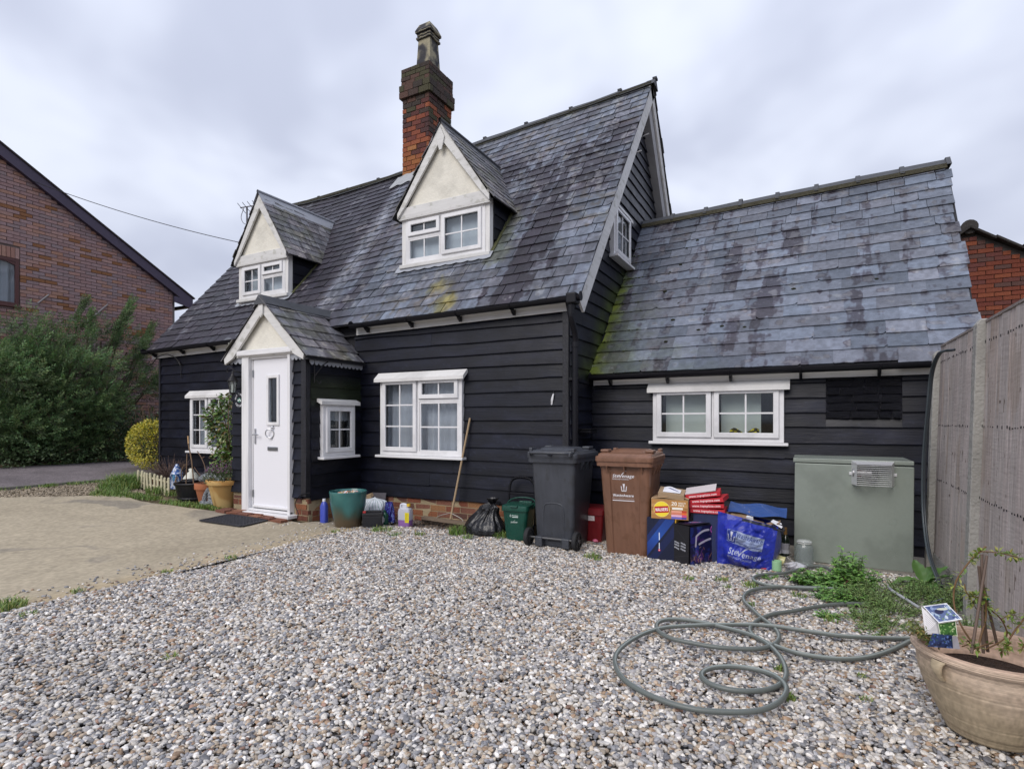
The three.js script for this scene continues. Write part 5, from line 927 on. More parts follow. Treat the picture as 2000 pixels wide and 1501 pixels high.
// ================================================================== fence
const XF = 1.0;
{
  rnd = mulberry(101);
  const fence = thing('panel_fence', 'tall weathered grey board fence with concrete posts at the right edge', 'fence', V(XF, 0, -4.2)), O = fence.position.clone().negate();
  const lean = (y) => 0.03 * y, top = 2.09;
  const conc = std({ color: lin(0.36, 0.35, 0.33), roughness: 0.95, bumpMap: fineBump, bumpScale: 0.012, map: dirtMap });
  const wood = tex(512, 1024, (u, v) => {
    const g = fbm(u * 46 + 2 * fbm(u * 4, v * 2, 3, 4, 2, 191), v * 3, 4, 46, 3, 192), f = fbm(u * 5, v * 3, 4, 5, 3, 193), fine = fbm(u * 160, v * 10, 2, 160, 10, 194), kn = smooth(0.93, 0.97, vnoise(u * 40, v * 30, 40, 30, 195));
    let c = mix3([166, 157, 154], [214, 207, 205], clamp(g * 0.75 + f * 0.35 - 0.05)); c = mix3(c, [158, 142, 130], smooth(0.5, 0.7, f) * 0.5); c = mix3(c, [84, 72, 64], kn * 0.7);
    const k = 0.85 + 0.3 * (fine - 0.5); return [c[0] * k, c[1] * k, c[2] * k];
  });
  const mats = [[1, 1, 1], [0.82, 0.8, 0.8], [1.12, 1.1, 1.1], [0.92, 0.88, 0.85], [0.72, 0.7, 0.7]].map((c) => std({ color: lin(...c.map((v, i) => v * [1.2, 1.17, 1.13][i])), map: wood, roughness: 0.9, bumpMap: grainBump, bumpScale: 0.004 }));
  const shear = (g) => { const p = g.attributes.position; for (let i = 0; i < p.count; i++) p.setX(i, p.getX(i) + lean(p.getY(i))); g.computeVertexNormals(); return g; };
  const post = (D, h) => { part('post', shear(prism([[-0.05, 0], [0.05, 0], [0.05, h - 0.05], [0.02, h], [-0.03, h], [-0.05, h - 0.03]], 0.09, [], 0.006).translate(XF + 0.045, -0.15, -D - 0.045)), conc, fence).position.copy(O); };
  post(5.02, 2.26); post(6.5, 2.2); post(3.12, 2.26); post(1.22, 2.26);
  const panel = (d0, d1) => {
    part('gravel_board', shear(bx(0.05, 0.3, d1 - d0, XF + 0.06, 0.02, -(d0 + d1) / 2)), conc, fence).position.copy(O);
    let d = d0; let i = 0;
    while (d < d1 - 0.01) {
      const w = Math.min(rr(0.115, 0.145), d1 - d), g = new THREE.BoxGeometry(w + 0.016, top - 0.17, 0.014, 1, 6, 1), p = g.attributes.position, u = g.attributes.uv, ou = rnd(), ov = rnd();
      for (let k = 0; k < p.count; k++) { const z = p.getZ(k) > 0 ? (p.getX(k) < 0 ? 0.004 : -0.0015) : 0; p.setZ(k, p.getZ(k) + z + 0.003 * Math.sin(p.getY(k) * 2.1 + ou * 9)); u.setXY(k, ou + p.getX(k) * 1.4, ov + p.getY(k) * 0.55); }
      g.rotateY(-Math.PI / 2); // its face looks towards -x
      g.rotateZ(0); g.translate(XF + 0.05 + (i % 2 ? 0.003 : 0), 0.17 + (top - 0.17) / 2 + rr(-0.006, 0.004), -(d + w / 2)); shear(g);
      part('fence_board', g, pick(mats), fence).position.copy(O); d += w; i++;
    }
    for (const y of [0.45, 1.25, 1.95]) part('rail', shear(bx(0.04, 0.05, d1 - d0, XF + 0.085, y, -(d0 + d1) / 2)), mats[3], fence).position.copy(O);
    part('capping', shear(bx(0.05, 0.018, d1 - d0, XF + 0.06, top + 0.008, -(d0 + d1) / 2)), mats[4], fence).position.copy(O);
    const nm = []; for (let q = d0 + 0.05; q < d1; q += 0.05) for (const y of [1.95, 1.36, 0.86]) if (rnd() < 0.8) nm.push(shear(bx(0.004, rr(0.008, 0.022), 0.006, XF + 0.0385, y + rr(-0.006, 0.006), -q)));
    part('nail', nm, M.deck, fence).position.copy(O);
  };
  panel(5.07, 6.45); panel(3.17, 4.97); panel(1.27, 3.07);
  // black water pipe that climbs the end of the fence
  const q = (px, py, X) => onX(px, py, X), xp = 0.93, pts = [q(1860, 684, xp + 0.04), q(1845, 685, xp), q(1829, 697, xp), q(1818, 730, xp), q(1811, 800, xp - 0.01), q(1803, 900, xp - 0.02), q(1803, 1000, xp - 0.02), q(1812, 1075, xp - 0.02), q(1835, 1143, xp - 0.02)];
  for (const off of [0, 0.035]) { const t = part(numbered('water_pipe'), tube(pts.map((p) => p.clone().add(V(off * 0.3, 0, off))), 0.0095, 50, 8), off ? std({ color: lin(0.03, 0.036, 0.042), roughness: 0.35 }) : std({ color: lin(0.06, 0.075, 0.085), roughness: 0.35 }), scene); tag(t, off ? 'thin black pipe bent over the fence end, behind the grey green pipe' : 'grey green flexible pipe bent over the far end of the fence', 'pipe'); }
}

// ================================================================== boiler casing
{
  rnd = mulberry(102);
  const D = 6.22, a = onD(1551, 900, D), b = onD(1784, 905, D), w = b.x - a.x, h = onD(1552, 896, D).y + 0.01, cab = thing('boiler_casing', 'sage green metal boiler casing with silver flue guard standing against black boards', 'boiler', V((a.x + b.x) / 2, 0.0, -D));
  const green = std({ color: lin(0.26, 0.295, 0.265), roughness: 0.42, metalness: 0.1, map: dirtMap, bumpMap: fineBump, bumpScale: 0.0006, roughnessMap: roughVar });
  part('slab', rb(w + 0.3, 0.1, 0.85, 0.02, 0.05, -0.035, -0.32), std({ color: lin(0.25, 0.23, 0.2), roughness: 1, bumpMap: fineBump, bumpScale: 0.02, map: dirtMap }), cab);
  part('front_panel', rb(w, h - 0.065, 0.03, 0.008, 0, (h - 0.065) / 2 + 0.015, 0), green, cab, undefined, [0, 0, -0.008]);
  part('casing', rb(w - 0.02, h - 0.03, 0.6, 0.008, 0, h / 2, -0.32), green, cab);
  part('top_panel', rb(w + 0.012, 0.04, 0.65, 0.006, 0, h - 0.02, -0.31), green, cab);
  for (const [px, py] of [[1742, 943], [1744, 1018], [1742, 1080]]) { const p = onD(px, py, D); part('knockout', tor(0.032, 0.0012, p.x - cab.position.x, p.y, 0.0155), green, cab); }
  const steel = std({ color: lin(0.66, 0.66, 0.67), roughness: 0.38, metalness: 0.35 });
  const g0 = onD(1663, 899, D), g1 = onD(1747, 948, D), x0 = g0.x - cab.position.x, x1 = g1.x - cab.position.x, y1 = g0.y, y0 = g1.y;
  const gd = sub('flue_guard', cab), z = 0.16, i = 0.035;
  part('guard_frame', [poly([[V(x0, y0, 0.015), V(x0, y1, 0.015), V(x0 + i, y1 - 0.02, z), V(x0 + i, y0 - 0.0, z)], [V(x1, y0, 0.015), V(x1, y1, 0.015), V(x1 - i, y1 - 0.02, z), V(x1 - i, y0, z)], [V(x0, y1, 0.015), V(x1, y1, 0.015), V(x1 - i, y1 - 0.025, z), V(x0 + i, y1 - 0.025, z)]]), ...[[x0, -1], [x1, 1]].map(([x, s]) => rb(0.022, 0.03, 0.01, 0.003, x + s * 0.008, y0 + 0.1, 0.02))], steel, gd);
  for (let k = 0; k <= 10; k++) part('guard_bar', cyl(0.0024, 0.0024, x1 - x0 - 2 * i, (x0 + x1) / 2, lerp(y0 + 0.005, y1 - 0.035, k / 10), z, [0, 0, Math.PI / 2], 6), steel, gd);
  const fl = onD(1702, 922, D - 0.05), fx = fl.x - cab.position.x;
  part('flue', [cyl(0.05, 0.05, 0.09, fx, (y0 + y1) / 2 - 0.01, 0.06, [Math.PI / 2, 0, 0], 24, true), cyl(0.036, 0.036, 0.15, fx - 0.075, (y0 + y1) / 2, 0.06, [0, 0, Math.PI / 2], 20)], std({ color: lin(0.3, 0.3, 0.31), roughness: 0.4, metalness: 0.6 }), gd);
  part('flue_mouth', cyl(0.035, 0.035, 0.01, fx - 0.1, (y0 + y1) / 2, 0.085, [Math.PI / 2, 0, 0], 20), std({ color: lin(0.06, 0.022, 0.02), roughness: 0.8 }), gd);
}

// ================================================================== bins, boxes and what stands by the wall
// loft through outlines (arrays of [x, z]) at heights
function loft(levels, capB = true, capT = true) {
  const n = levels[0].o.length, p = [], idx = [];
  for (const l of levels) for (const [x, z] of l.o) p.push(x, l.y, z);
  for (let j = 0; j + 1 < levels.length; j++) for (let i = 0; i < n; i++) { const a = j * n + i, b = j * n + (i + 1) % n; idx.push(a, a + n, b, b, a + n, b + n); }
  for (const [c, j, flip] of [[capB, 0, 0], [capT, levels.length - 1, 1]]) if (c) { const k = p.length / 3; let sx = 0, sz = 0; for (const [x, z] of levels[j].o) { sx += x / n; sz += z / n; } p.push(sx, levels[j].y, sz); for (let i = 0; i < n; i++) { const a = j * n + i, b = j * n + (i + 1) % n; flip ? idx.push(a, k, b) : idx.push(a, b, k); } }
  const g = new THREE.BufferGeometry(); g.setAttribute('position', new THREE.BufferAttribute(new Float32Array(p), 3)); g.setIndex(idx);
  const q = g.toNonIndexed(); q.computeVertexNormals();
  // soften: average normals of close directions
  const P = q.attributes.position, N = q.attributes.normal, map = new Map(), key = (i) => [P.getX(i), P.getY(i), P.getZ(i)].map((v) => Math.round(v * 1e4)).join();
  for (let i = 0; i < P.count; i++) { const k = key(i); (map.get(k) ?? map.set(k, []).get(k)).push(V(N.getX(i), N.getY(i), N.getZ(i))); }
  const out = new Float32Array(P.count * 3);
  for (let i = 0; i < P.count; i++) { const m = V(N.getX(i), N.getY(i), N.getZ(i)), s = V(0, 0, 0); for (const v of map.get(key(i))) if (v.dot(m) > 0.8) s.add(v); s.normalize(); out.set([s.x, s.y, s.z], i * 3); }
  q.setAttribute('normal', new THREE.BufferAttribute(out, 3));
  const u = new Float32Array(P.count * 2); for (let i = 0; i < P.count; i++) { u[i * 2] = P.getX(i) + P.getZ(i); u[i * 2 + 1] = P.getY(i); } q.setAttribute('uv', new THREE.BufferAttribute(u, 2));
  return q;
}
function rrect(w, d, r, { panel = 0, depth = 0.012, oz = 0, seg = 4 } = {}) {
  const o = [], hw = w / 2, hd = d / 2;
  for (const [cx, cz, a0] of [[hw - r, hd - r, 0], [-hw + r, hd - r, 1], [-hw + r, -hd + r, 2], [hw - r, -hd + r, 3]]) {
    for (let k = 0; k <= seg; k++) { const a = (a0 + k / seg) * Math.PI / 2; o.push([cx + r * Math.cos(a), cz + r * Math.sin(a) + oz]); }
    if (a0 === 0 && panel) { const x = hw * panel; o.push([x + 0.012, hd + oz], [x, hd - depth + oz], [-x, hd - depth + oz], [-x - 0.012, hd + oz]); }
  }
  return o;
}
// print on a thin plate; the drawing's alpha decides where ink lies
function decal(name, parent, w, h, draw, pos, rot, W = 512, opt = {}) {
  const Hh = Math.round(W * h / w), col = canvasTex(W, Hh, (c) => { c.fillStyle = opt.bg ?? '#ffffff'; c.fillRect(0, 0, W, Hh); draw(c, W, Hh, false); }), al = canvasTex(W, Hh, (c) => { c.fillStyle = '#000'; c.fillRect(0, 0, W, Hh); draw(c, W, Hh, true); }, false);
  const g = new THREE.PlaneGeometry(w, h);
  return part(name, g, std({ map: col, alphaMap: al, transparent: true, roughness: 0.5, ...opt.mat }), parent, pos, rot);
}
const font = (c, px, w = 'bold', fam = 'sans-serif') => { c.font = `${w} ${px}px ${fam}`; };
function councilLogo(c, W, x, y, s, ink) { // the wordmark with its tick
  c.fillStyle = c.strokeStyle = ink; c.textAlign = 'left'; c.textBaseline = 'alphabetic';
  font(c, 0.27 * s); c.save(); c.translate(x, y); c.transform(1, 0, -0.16, 1, 0, 0); c.fillText('Ste', 0, 0); const a = c.measureText('Ste').width; c.fillText('enage', a + 0.17 * s, 0); c.restore();
  c.lineWidth = 0.045 * s; c.lineCap = 'round'; c.beginPath(); c.moveTo(x + a + 0.02 * s, y - 0.16 * s); c.lineTo(x + a + 0.075 * s, y - 0.01 * s); c.quadraticCurveTo(x + a + 0.2 * s, y - 0.26 * s, x + a + 0.44 * s, y - 0.42 * s); c.stroke();
  font(c, 0.112 * s, 'normal'); c.save(); c.translate(x - 0.01 * s, y + 0.145 * s); c.transform(1, 0, -0.1, 1, 0, 0); c.fillText('BOROUGH COUNCIL', 0, 0); c.restore();
}
function cupMark(c, x, y, s, ink) { // an exclamation mark dropping into a cup
  c.fillStyle = c.strokeStyle = ink; c.lineWidth = 0.09 * s; c.lineJoin = 'round';
  c.beginPath(); c.moveTo(x - 0.34 * s, y - 0.16 * s); c.lineTo(x - 0.26 * s, y + 0.44 * s); c.lineTo(x + 0.26 * s, y + 0.44 * s); c.lineTo(x + 0.34 * s, y - 0.16 * s); c.stroke();
  c.beginPath(); c.moveTo(x - 0.14 * s, y - 0.5 * s); c.lineTo(x + 0.14 * s, y - 0.5 * s); c.lineTo(x + 0.04 * s, y + 0.12 * s); c.lineTo(x - 0.04 * s, y + 0.12 * s); c.fill();
  c.beginPath(); c.arc(x, y + 0.25 * s, 0.085 * s, 0, 7); c.fill();
}
const plastic = (c, o = {}) => std({ color: lin(...c), roughness: 0.48, roughnessMap: roughVar, bumpMap: fineBump, bumpScale: 0.0015, map: grimeMap, ...o });
function wheel(parent, x, z, R, out) {
  const w = sub('wheel', parent, V(x, R, z));
  part('tyre', lathe([[R * 0.72, -0.024], [R * 0.95, -0.024], [R, -0.014], [R, 0.014], [R * 0.95, 0.024], [R * 0.72, 0.024]], 28).rotateZ(Math.PI / 2), std({ color: lin(0.016, 0.016, 0.018), roughness: 0.8 }), w);
  part('hub', [cyl(R * 0.73, R * 0.73, 0.03, 0, 0, 0, [0, 0, Math.PI / 2], 24), cyl(R * 0.24, R * 0.28, 0.06, out * 0.008, 0, 0, [0, 0, Math.PI / 2], 16), ...[0, 1, 2, 3, 4].map((k) => bar(V(out * 0.018, 0, 0), V(out * 0.018, Math.sin(k * 1.257) * R * 0.7, Math.cos(k * 1.257) * R * 0.7), 0.014, 0.012, V(1, 0, 0)))], plastic([0.05, 0.05, 0.055]), w);
}
// a wheeled bin; its front looks along +z, its wheels and hinge are at the back
function wheelieBin(name, label, color, pos, ry, scale) {
  const t = thing(name, label, 'wheelie bin', pos, ry, 'wheeled household bins'), m = plastic(color), H = 0.99, k = scale;
  const lv = [[0, 0.43, 0.46, 0.02], [0.03, 0.445, 0.48, 0.02], [0.5, 0.485, 0.55, 0.028], [0.9, 0.525, 0.625, 0.04], [0.955, 0.53, 0.635, 0.042]].map(([y, w, d, oz]) => ({ y: y * k, o: rrect(w, d, 0.045, { panel: 0.58, depth: 0.012, oz, seg: 4 }) }));
  part('body', [loft(lv)], m, t);
  part('rim', [loft([[0.9, 0.55, 0.66], [0.9, 0.585, 0.71], [0.955, 0.59, 0.715], [0.955, 0.55, 0.67]].map(([y, w, d]) => ({ y: y * k, o: rrect(w, d, 0.05, { oz: 0.045 }) })), false, false), ...[-0.18, 0, 0.18].map((x) => prism([[0, 0], [0.05, 0], [0, -0.08]], 0.014).rotateY(-Math.PI / 2).translate(x + 0.007, 0.9 * k, 0.345)), ...[-1, 1].flatMap((s) => [0.2, 0.05, -0.1].map((z) => prism([[0, 0], [s * 0.045, 0], [0, -0.1]], 0.014).translate(s * 0.262, 0.9 * k, z)))], m, t);
  // lid: a lip, a step and a raised pad
  const L = (y, w, d, oz, r = 0.05) => ({ y: y * k, o: rrect(w, d, r, { oz }) });
  part('lid', [loft([L(0.945, 0.605, 0.725, 0.05), L(0.955, 0.61, 0.73, 0.05), L(0.992, 0.605, 0.722, 0.05), L(1.0, 0.57, 0.69, 0.045), L(1.02, 0.56, 0.67, 0.04), L(1.03, 0.52, 0.62, 0.03)]), loft([L(1.03, 0.4, 0.42, 0.0), L(1.05, 0.36, 0.36, -0.01), L(1.056, 0.32, 0.32, -0.01)], false, true)], m, t);
  for (const s of [-1, 1]) part('lid_lug', [rb(0.09, 0.03, 0.14, 0.012, s * 0.235, 1.045 * k, 0.2), rb(0.04, 0.05, 0.1, 0.01, s * 0.25, 1.03 * k, -0.26)], m, t);
  part('handle', [tube([V(-0.24, 1.0 * k, -0.34), V(-0.2, 1.005 * k, -0.385), V(0.2, 1.005 * k, -0.385), V(0.24, 1.0 * k, -0.34)], 0.017, 20, 8), ...[-0.24, 0, 0.24].map((x) => rb(0.03, 0.045, 0.1, 0.008, x, 0.99 * k, -0.325))], m, t);
  part('foot', [rb(0.09, 0.11, 0.09, 0.012, -0.16, 0.06, -0.25), rb(0.09, 0.11, 0.09, 0.012, 0.16, 0.06, -0.25)], m, t);
  part('axle', cyl(0.011, 0.011, 0.55, 0, 0.1, -0.275, [0, 0, Math.PI / 2], 12), M.axle ?? (M.axle = std({ color: lin(0.12, 0.12, 0.125), roughness: 0.6, metalness: 0.4 })), t);
  wheel(t, -0.285, -0.275, 0.1, -1); wheel(t, 0.285, -0.275, 0.1, 1);
  return t;
}
const P_BROWN = V(-1.675, 0.0, -5.93), P_GREY = V(-2.47, 0.0, -5.86);
{
  rnd = mulberry(111);
  const b = wheelieBin('wheelie_bin', 'brown wheelie bin with white council and waste logos on its front', [0.235, 0.12, 0.078], P_BROWN, 0.05, 1.04);
  const ink = (mask) => (mask ? '#fff' : '#e8e6ea');
  decal('printed_logo', b, 0.27, 0.36, (c, W, H, mask) => {
    const k = ink(mask); councilLogo(c, W, W * 0.07, H * 0.27, W * 0.61, k); cupMark(c, W * 0.5, H * 0.565, W * 0.3, k);
    c.textAlign = 'center'; font(c, W * 0.135); c.fillStyle = k; c.fillText('WasteAware', W * 0.47, H * 0.83); c.fillStyle = mask ? '#999' : '#d8c8be'; font(c, W * 0.078, 'normal'); c.fillText('Hertfordshire Partnership', W * 0.47, H * 0.905, W * 0.84); c.fillStyle = k; c.fillRect(W * 0.05, H * 0.935, W * 0.84, H * 0.022);
  }, V(-0.015, 0.735, 0.3205), [0.123, 0, 0], 512);
  part('side_grip', [prism([[0, 0], [0.11, 0.02], [0.1, -0.1], [0, -0.16]], 0.2, [], 0.008).rotateY(0).translate(0.24, 0.62, -0.14)], plastic([0.235, 0.12, 0.078]), b);
  const g = wheelieBin('wheelie_bin', 'dark grey wheelie bin standing with its wheels and axle facing the yard', [0.062, 0.068, 0.085], P_GREY, Math.PI, 1.04);
  g.position.y = 0.01;
  // the moulded arch on its back
  part('rear_arch', tube([V(-0.125, 0.1, -0.218), V(-0.12, 0.4, -0.239), V(-0.095, 0.47, -0.2425), V(0.095, 0.47, -0.2425), V(0.12, 0.4, -0.239), V(0.125, 0.1, -0.218)], 0.009, 40, 6), plastic([0.062, 0.068, 0.085]), g);
  part('rear_recess', prism(rect(-0.075, 0.06, 0.075, 0.17), 0.01).translate(0, 0, -0.224), M.deck, g);
}
{ // red box behind the bins
  rnd = mulberry(112);
  const p = gnd(1160, 1052, 0), t = thing('recycling_crate', 'red plastic tub half hidden between grey and brown bins', 'crate', V(p.x, 0, p.z + 0.02)), m = plastic([0.22, 0.012, 0.018]);
  part('body', loft([{ y: 0, o: rrect(0.3, 0.3, 0.03) }, { y: 0.32, o: rrect(0.36, 0.36, 0.03) }]), m, t); part('lid', loft([{ y: 0.32, o: rrect(0.39, 0.39, 0.035) }, { y: 0.38, o: rrect(0.39, 0.39, 0.035) }, { y: 0.395, o: rrect(0.35, 0.35, 0.03) }]), m, t);
  decal('sticker', t, 0.12, 0.06, (c, W, H, mk) => { c.fillStyle = mk ? '#fff' : '#e6dede'; c.fillRect(4, 4, W - 8, H - 8); if (!mk) { c.fillStyle = '#b9a6a6'; for (let i = 0; i < 3; i++) c.fillRect(20, 20 + i * 32, W * (0.6 + 0.1 * i), 12); } }, V(0.02, 0.28, 0.1785), [0.094, 0, 0], 256);
}
{ // green kitchen caddy
  rnd = mulberry(113);
  const p = gnd(1012, 1050, 0.02), t = thing('food_caddy', 'dark green kerbside food caddy with lid beside the black refuse sack', 'food bin', V(p.x, 0.01, -5.86), 0.12), m = plastic([0.012, 0.085, 0.062], { roughness: 0.38 });
  part('body', loft([[0, 0.23, 0.24], [0.02, 0.25, 0.26], [0.36, 0.31, 0.32]].map(([y, w, d]) => ({ y, o: rrect(w, d, 0.04, { panel: 0.7, depth: 0.004 }) }))), m, t);
  part('lid', [loft([[0.345, 0.335, 0.345], [0.375, 0.34, 0.35], [0.405, 0.33, 0.34], [0.415, 0.28, 0.29]].map(([y, w, d]) => ({ y, o: rrect(w, d, 0.045) }))), rb(0.16, 0.025, 0.05, 0.008, 0.05, 0.42, -0.1), rb(0.09, 0.02, 0.03, 0.006, 0, 0.4, 0.175)], m, t);
  part('handle', tube([V(-0.165, 0.35, 0), V(-0.17, 0.42, -0.1), V(-0.1, 0.455, -0.16), V(0.1, 0.455, -0.16), V(0.17, 0.42, -0.1), V(0.165, 0.35, 0)], 0.008, 30, 7), m, t);
  decal('printed_logo', t, 0.12, 0.15, (c, W, H, mk) => { const k = mk ? '#ddd' : '#dfeee8'; cupMark(c, W * 0.16, H * 0.22, W * 0.24, k); c.textAlign = 'left'; c.fillStyle = k; font(c, W * 0.15); c.fillText('WasteAware', W * 0.32, H * 0.24, W * 0.64); c.fillRect(W * 0.32, H * 0.3, W * 0.62, H * 0.06); councilLogo(c, W, W * 0.16, H * 0.75, W * 0.52, k); }, V(-0.01, 0.25, 0.1525), [0.088, 0, 0], 256);
}
{ // folding trolley behind the caddy: its wrapped handle shows
  rnd = mulberry(114);
  const a = onD(996, 972, 6.1), b = onD(1043, 972, 6.08), tp = onD(1015, 933, 6.08).y, t = thing('hand_trolley', 'black trolley handle with ribbed grip rising behind the green caddy', 'trolley', V((a.x + b.x) / 2, 0, -6.1)), w = (b.x - a.x) / 2 - 0.0;
  const pts = [V(-w, 0.1, 0), V(-w, tp - 0.11, 0), V(-w + 0.035, tp - 0.03, 0), V(-w + 0.1, tp, 0), V(w - 0.1, tp, 0), V(w - 0.035, tp - 0.03, 0), V(w, tp - 0.11, 0), V(w, 0.1, 0)], cv = new THREE.CatmullRomCurve3(pts, false, 'centripetal');
  part('frame', tube(pts, 0.011, 60, 8), M.gutter, t);
  const rings = []; for (let i = 0; i < 26; i++) { const s = 0.3 + 0.4 * i / 25, p = cv.getPointAt(s), q = new THREE.Quaternion().setFromUnitVectors(V(0, 0, 1), cv.getTangentAt(s)); rings.push(new THREE.TorusGeometry(0.014, 0.006, 6, 12).applyMatrix4(new THREE.Matrix4().compose(p, q, V(1, 1, 1)))); }
  part('grip', rings, M.gutter, t); part('base_plate', [rb(2 * w, 0.012, 0.14, 0.004, 0, 0.1, 0.03), rb(2 * w, 0.03, 0.02, 0.005, 0, 0.5, 0)], M.gutter, t);
  for (const s of [-1, 1]) part('wheel', cyl(0.07, 0.07, 0.03, s * w, 0.07, -0.02, [0, 0, Math.PI / 2], 20), M.gutter, t);
}
function blob(fn, nu = 48, nv = 30) { return sheet((a, b) => fn(a * Math.PI * 2, b), nu, nv, 3, 2); }
{ // refuse sack
  rnd = mulberry(115);
  const t = thing('refuse_sack', 'full glossy black bin bag tied at the top beside the broom', 'bin bag', V(onD(946, 1040, 5.85).x, 0.0, -5.88));
  const g = blob((th, b) => { const y = b, prof = b < 0.1 ? Math.sqrt(clamp(b / 0.1)) : b < 0.78 ? lerp(1, 0.42, smooth(0.18, 0.78, b)) : lerp(0.42, 0.1, smooth(0.78, 0.94, b)) + 0.12 * smooth(0.94, 1, b); const pl = 1 + (0.07 * Math.sin(th * 9 + 2 * b) + 0.06 * Math.sin(th * 17 + 5 * b + 1)) * (0.3 + smooth(0.2, 0.9, b)) + 0.1 * (fbm(Math.cos(th) * 2 + 9, Math.sin(th) * 2 + b * 4, 3) - 0.5); const r = 0.27 * prof * pl; return V(Math.cos(th) * r * 1.02 + 0.09 * smooth(0.4, 1, b), 0.43 * y + 0.02 * Math.sin(th * 3) * b, Math.sin(th) * r * 0.8); }, 120, 40);
  part('sack', g, std({ color: lin(0.01, 0.01, 0.012), roughness: 0.26, bumpMap: tex(256, 256, (u, v) => fbm(u * 12 + 3 * fbm(u * 3, v * 3, 3, 3, 3, 201), v * 5, 4, 12, 5, 202), { srgb: false }), bumpScale: 0.012 }), t);
  part('knot', [blob((th, b) => V(0.1 + Math.cos(th) * 0.045 * (0.5 + b) * (1 + 0.3 * Math.sin(th * 7)), 0.4 + 0.06 * b, Math.sin(th) * 0.04 * (0.6 + b)), 40, 6), sheet((a, b) => V(0.1 + a * 0.16, 0.43 - 0.05 * a + 0.02 * Math.sin(a * 14 + b * 3), (b - 0.5) * 0.07), 16, 4)], std({ color: lin(0.01, 0.01, 0.012), roughness: 0.3 }), t);
}
{ // broom
  rnd = mulberry(116);
  const a = gnd(826, 1022, 0.02), b = gnd(926, 1033, 0.02), hd = gnd(880, 1022, 0.06), top = onD(918, 816, DM - 0.05), t = thing('broom', 'wide yard broom with a wooden handle leaning on the black boards', 'broom', V(hd.x, 0, hd.z)), o = (v) => v.clone().sub(t.position);
  const A = o(a).setY(0.1), C = o(b).setY(0.08);
  part('handle', rod(o(hd).setY(0.12), o(top), 0.0145, 0.0135, 12), M.timber, t);
  part('head', bar(A, C, 0.07, 0.04), std({ color: lin(0.19, 0.14, 0.1), roughness: 0.9, bumpMap: grainBump, bumpScale: 0.004 }), t);
  part('brace', [tube([o(hd).setY(0.2), A.clone().lerp(C, 0.3).add(V(0, 0.04, 0)), A.clone().lerp(C, 0.26)], 0.005, 12, 6), tube([o(hd).setY(0.2), A.clone().lerp(C, 0.78).add(V(0, 0.04, 0)), A.clone().lerp(C, 0.8)], 0.005, 12, 6)], std({ color: lin(0.4, 0.38, 0.34), roughness: 0.5, metalness: 0.5 }), t);
  const br = []; for (let i = 0; i < 700; i++) { const s = rnd(), q = A.clone().lerp(C, s).add(V(rr(-0.03, 0.03), -0.02, rr(-0.035, 0.035))); br.push(rod(q, q.clone().add(V(rr(-0.03, 0.03), -q.y - 0.0 + rr(0, 0.012), rr(-0.03, 0.03))), 0.0016, 0.0012, 3)); }
  const bm = part('bristles', br, std({ color: lin(0.05, 0.035, 0.026), roughness: 0.9 }), t); bm.userData.kind = 'stuff';
}
{ // jug of purple fluid
  rnd = mulberry(117);
  const p = gnd(787, 1028, 0.03), t = thing('plastic_jug', 'translucent plastic jug part filled with purple fluid, yellow cap and label', 'jug', V(p.x, 0.02, p.z - 0.05), 0.15), sec = (y, w, d, r = 0.03) => ({ y, o: rrect(w, d, r, { seg: 3 }) });
  part('fluid', loft([sec(0.0, 0.17, 0.11), sec(0.095, 0.178, 0.118)]), std({ color: lin(0.26, 0.13, 0.36), roughness: 0.4 }), t);
  part('shell', loft([sec(0.096, 0.18, 0.12), sec(0.2, 0.18, 0.12), sec(0.235, 0.165, 0.11), sec(0.255, 0.1, 0.07), sec(0.285, 0.09, 0.06), sec(0.29, 0.07, 0.05)]), phys({ color: lin(0.62, 0.63, 0.7), roughness: 0.5, transmission: 0.3, thickness: 0 }), t);
  part('grip', tube([V(-0.07, 0.235, 0), V(-0.065, 0.285, 0), V(-0.03, 0.295, 0), V(0.02, 0.29, 0)], 0.014, 16, 8), std({ color: lin(0.62, 0.63, 0.7), roughness: 0.5 }), t);
  part('cap', cyl(0.026, 0.026, 0.035, 0.045, 0.285, 0, [0, 0, 0.15], 18), std({ color: lin(0.7, 0.45, 0.02), roughness: 0.5 }), t);
  decal('label', t, 0.06, 0.13, (c, W, H, mk) => { c.fillStyle = mk ? '#fff' : '#d8c81c'; c.fillRect(0, 0, W, H); if (!mk) { c.fillStyle = '#8d8420'; for (let i = 0; i < 9; i++) c.fillRect(W * 0.15, H * (0.1 + i * 0.09), W * (0.4 + 0.3 * hash2(i, 3, 1)), H * 0.025); } }, V(0.055, 0.13, 0.0615), [0, 0, 0], 128);
}
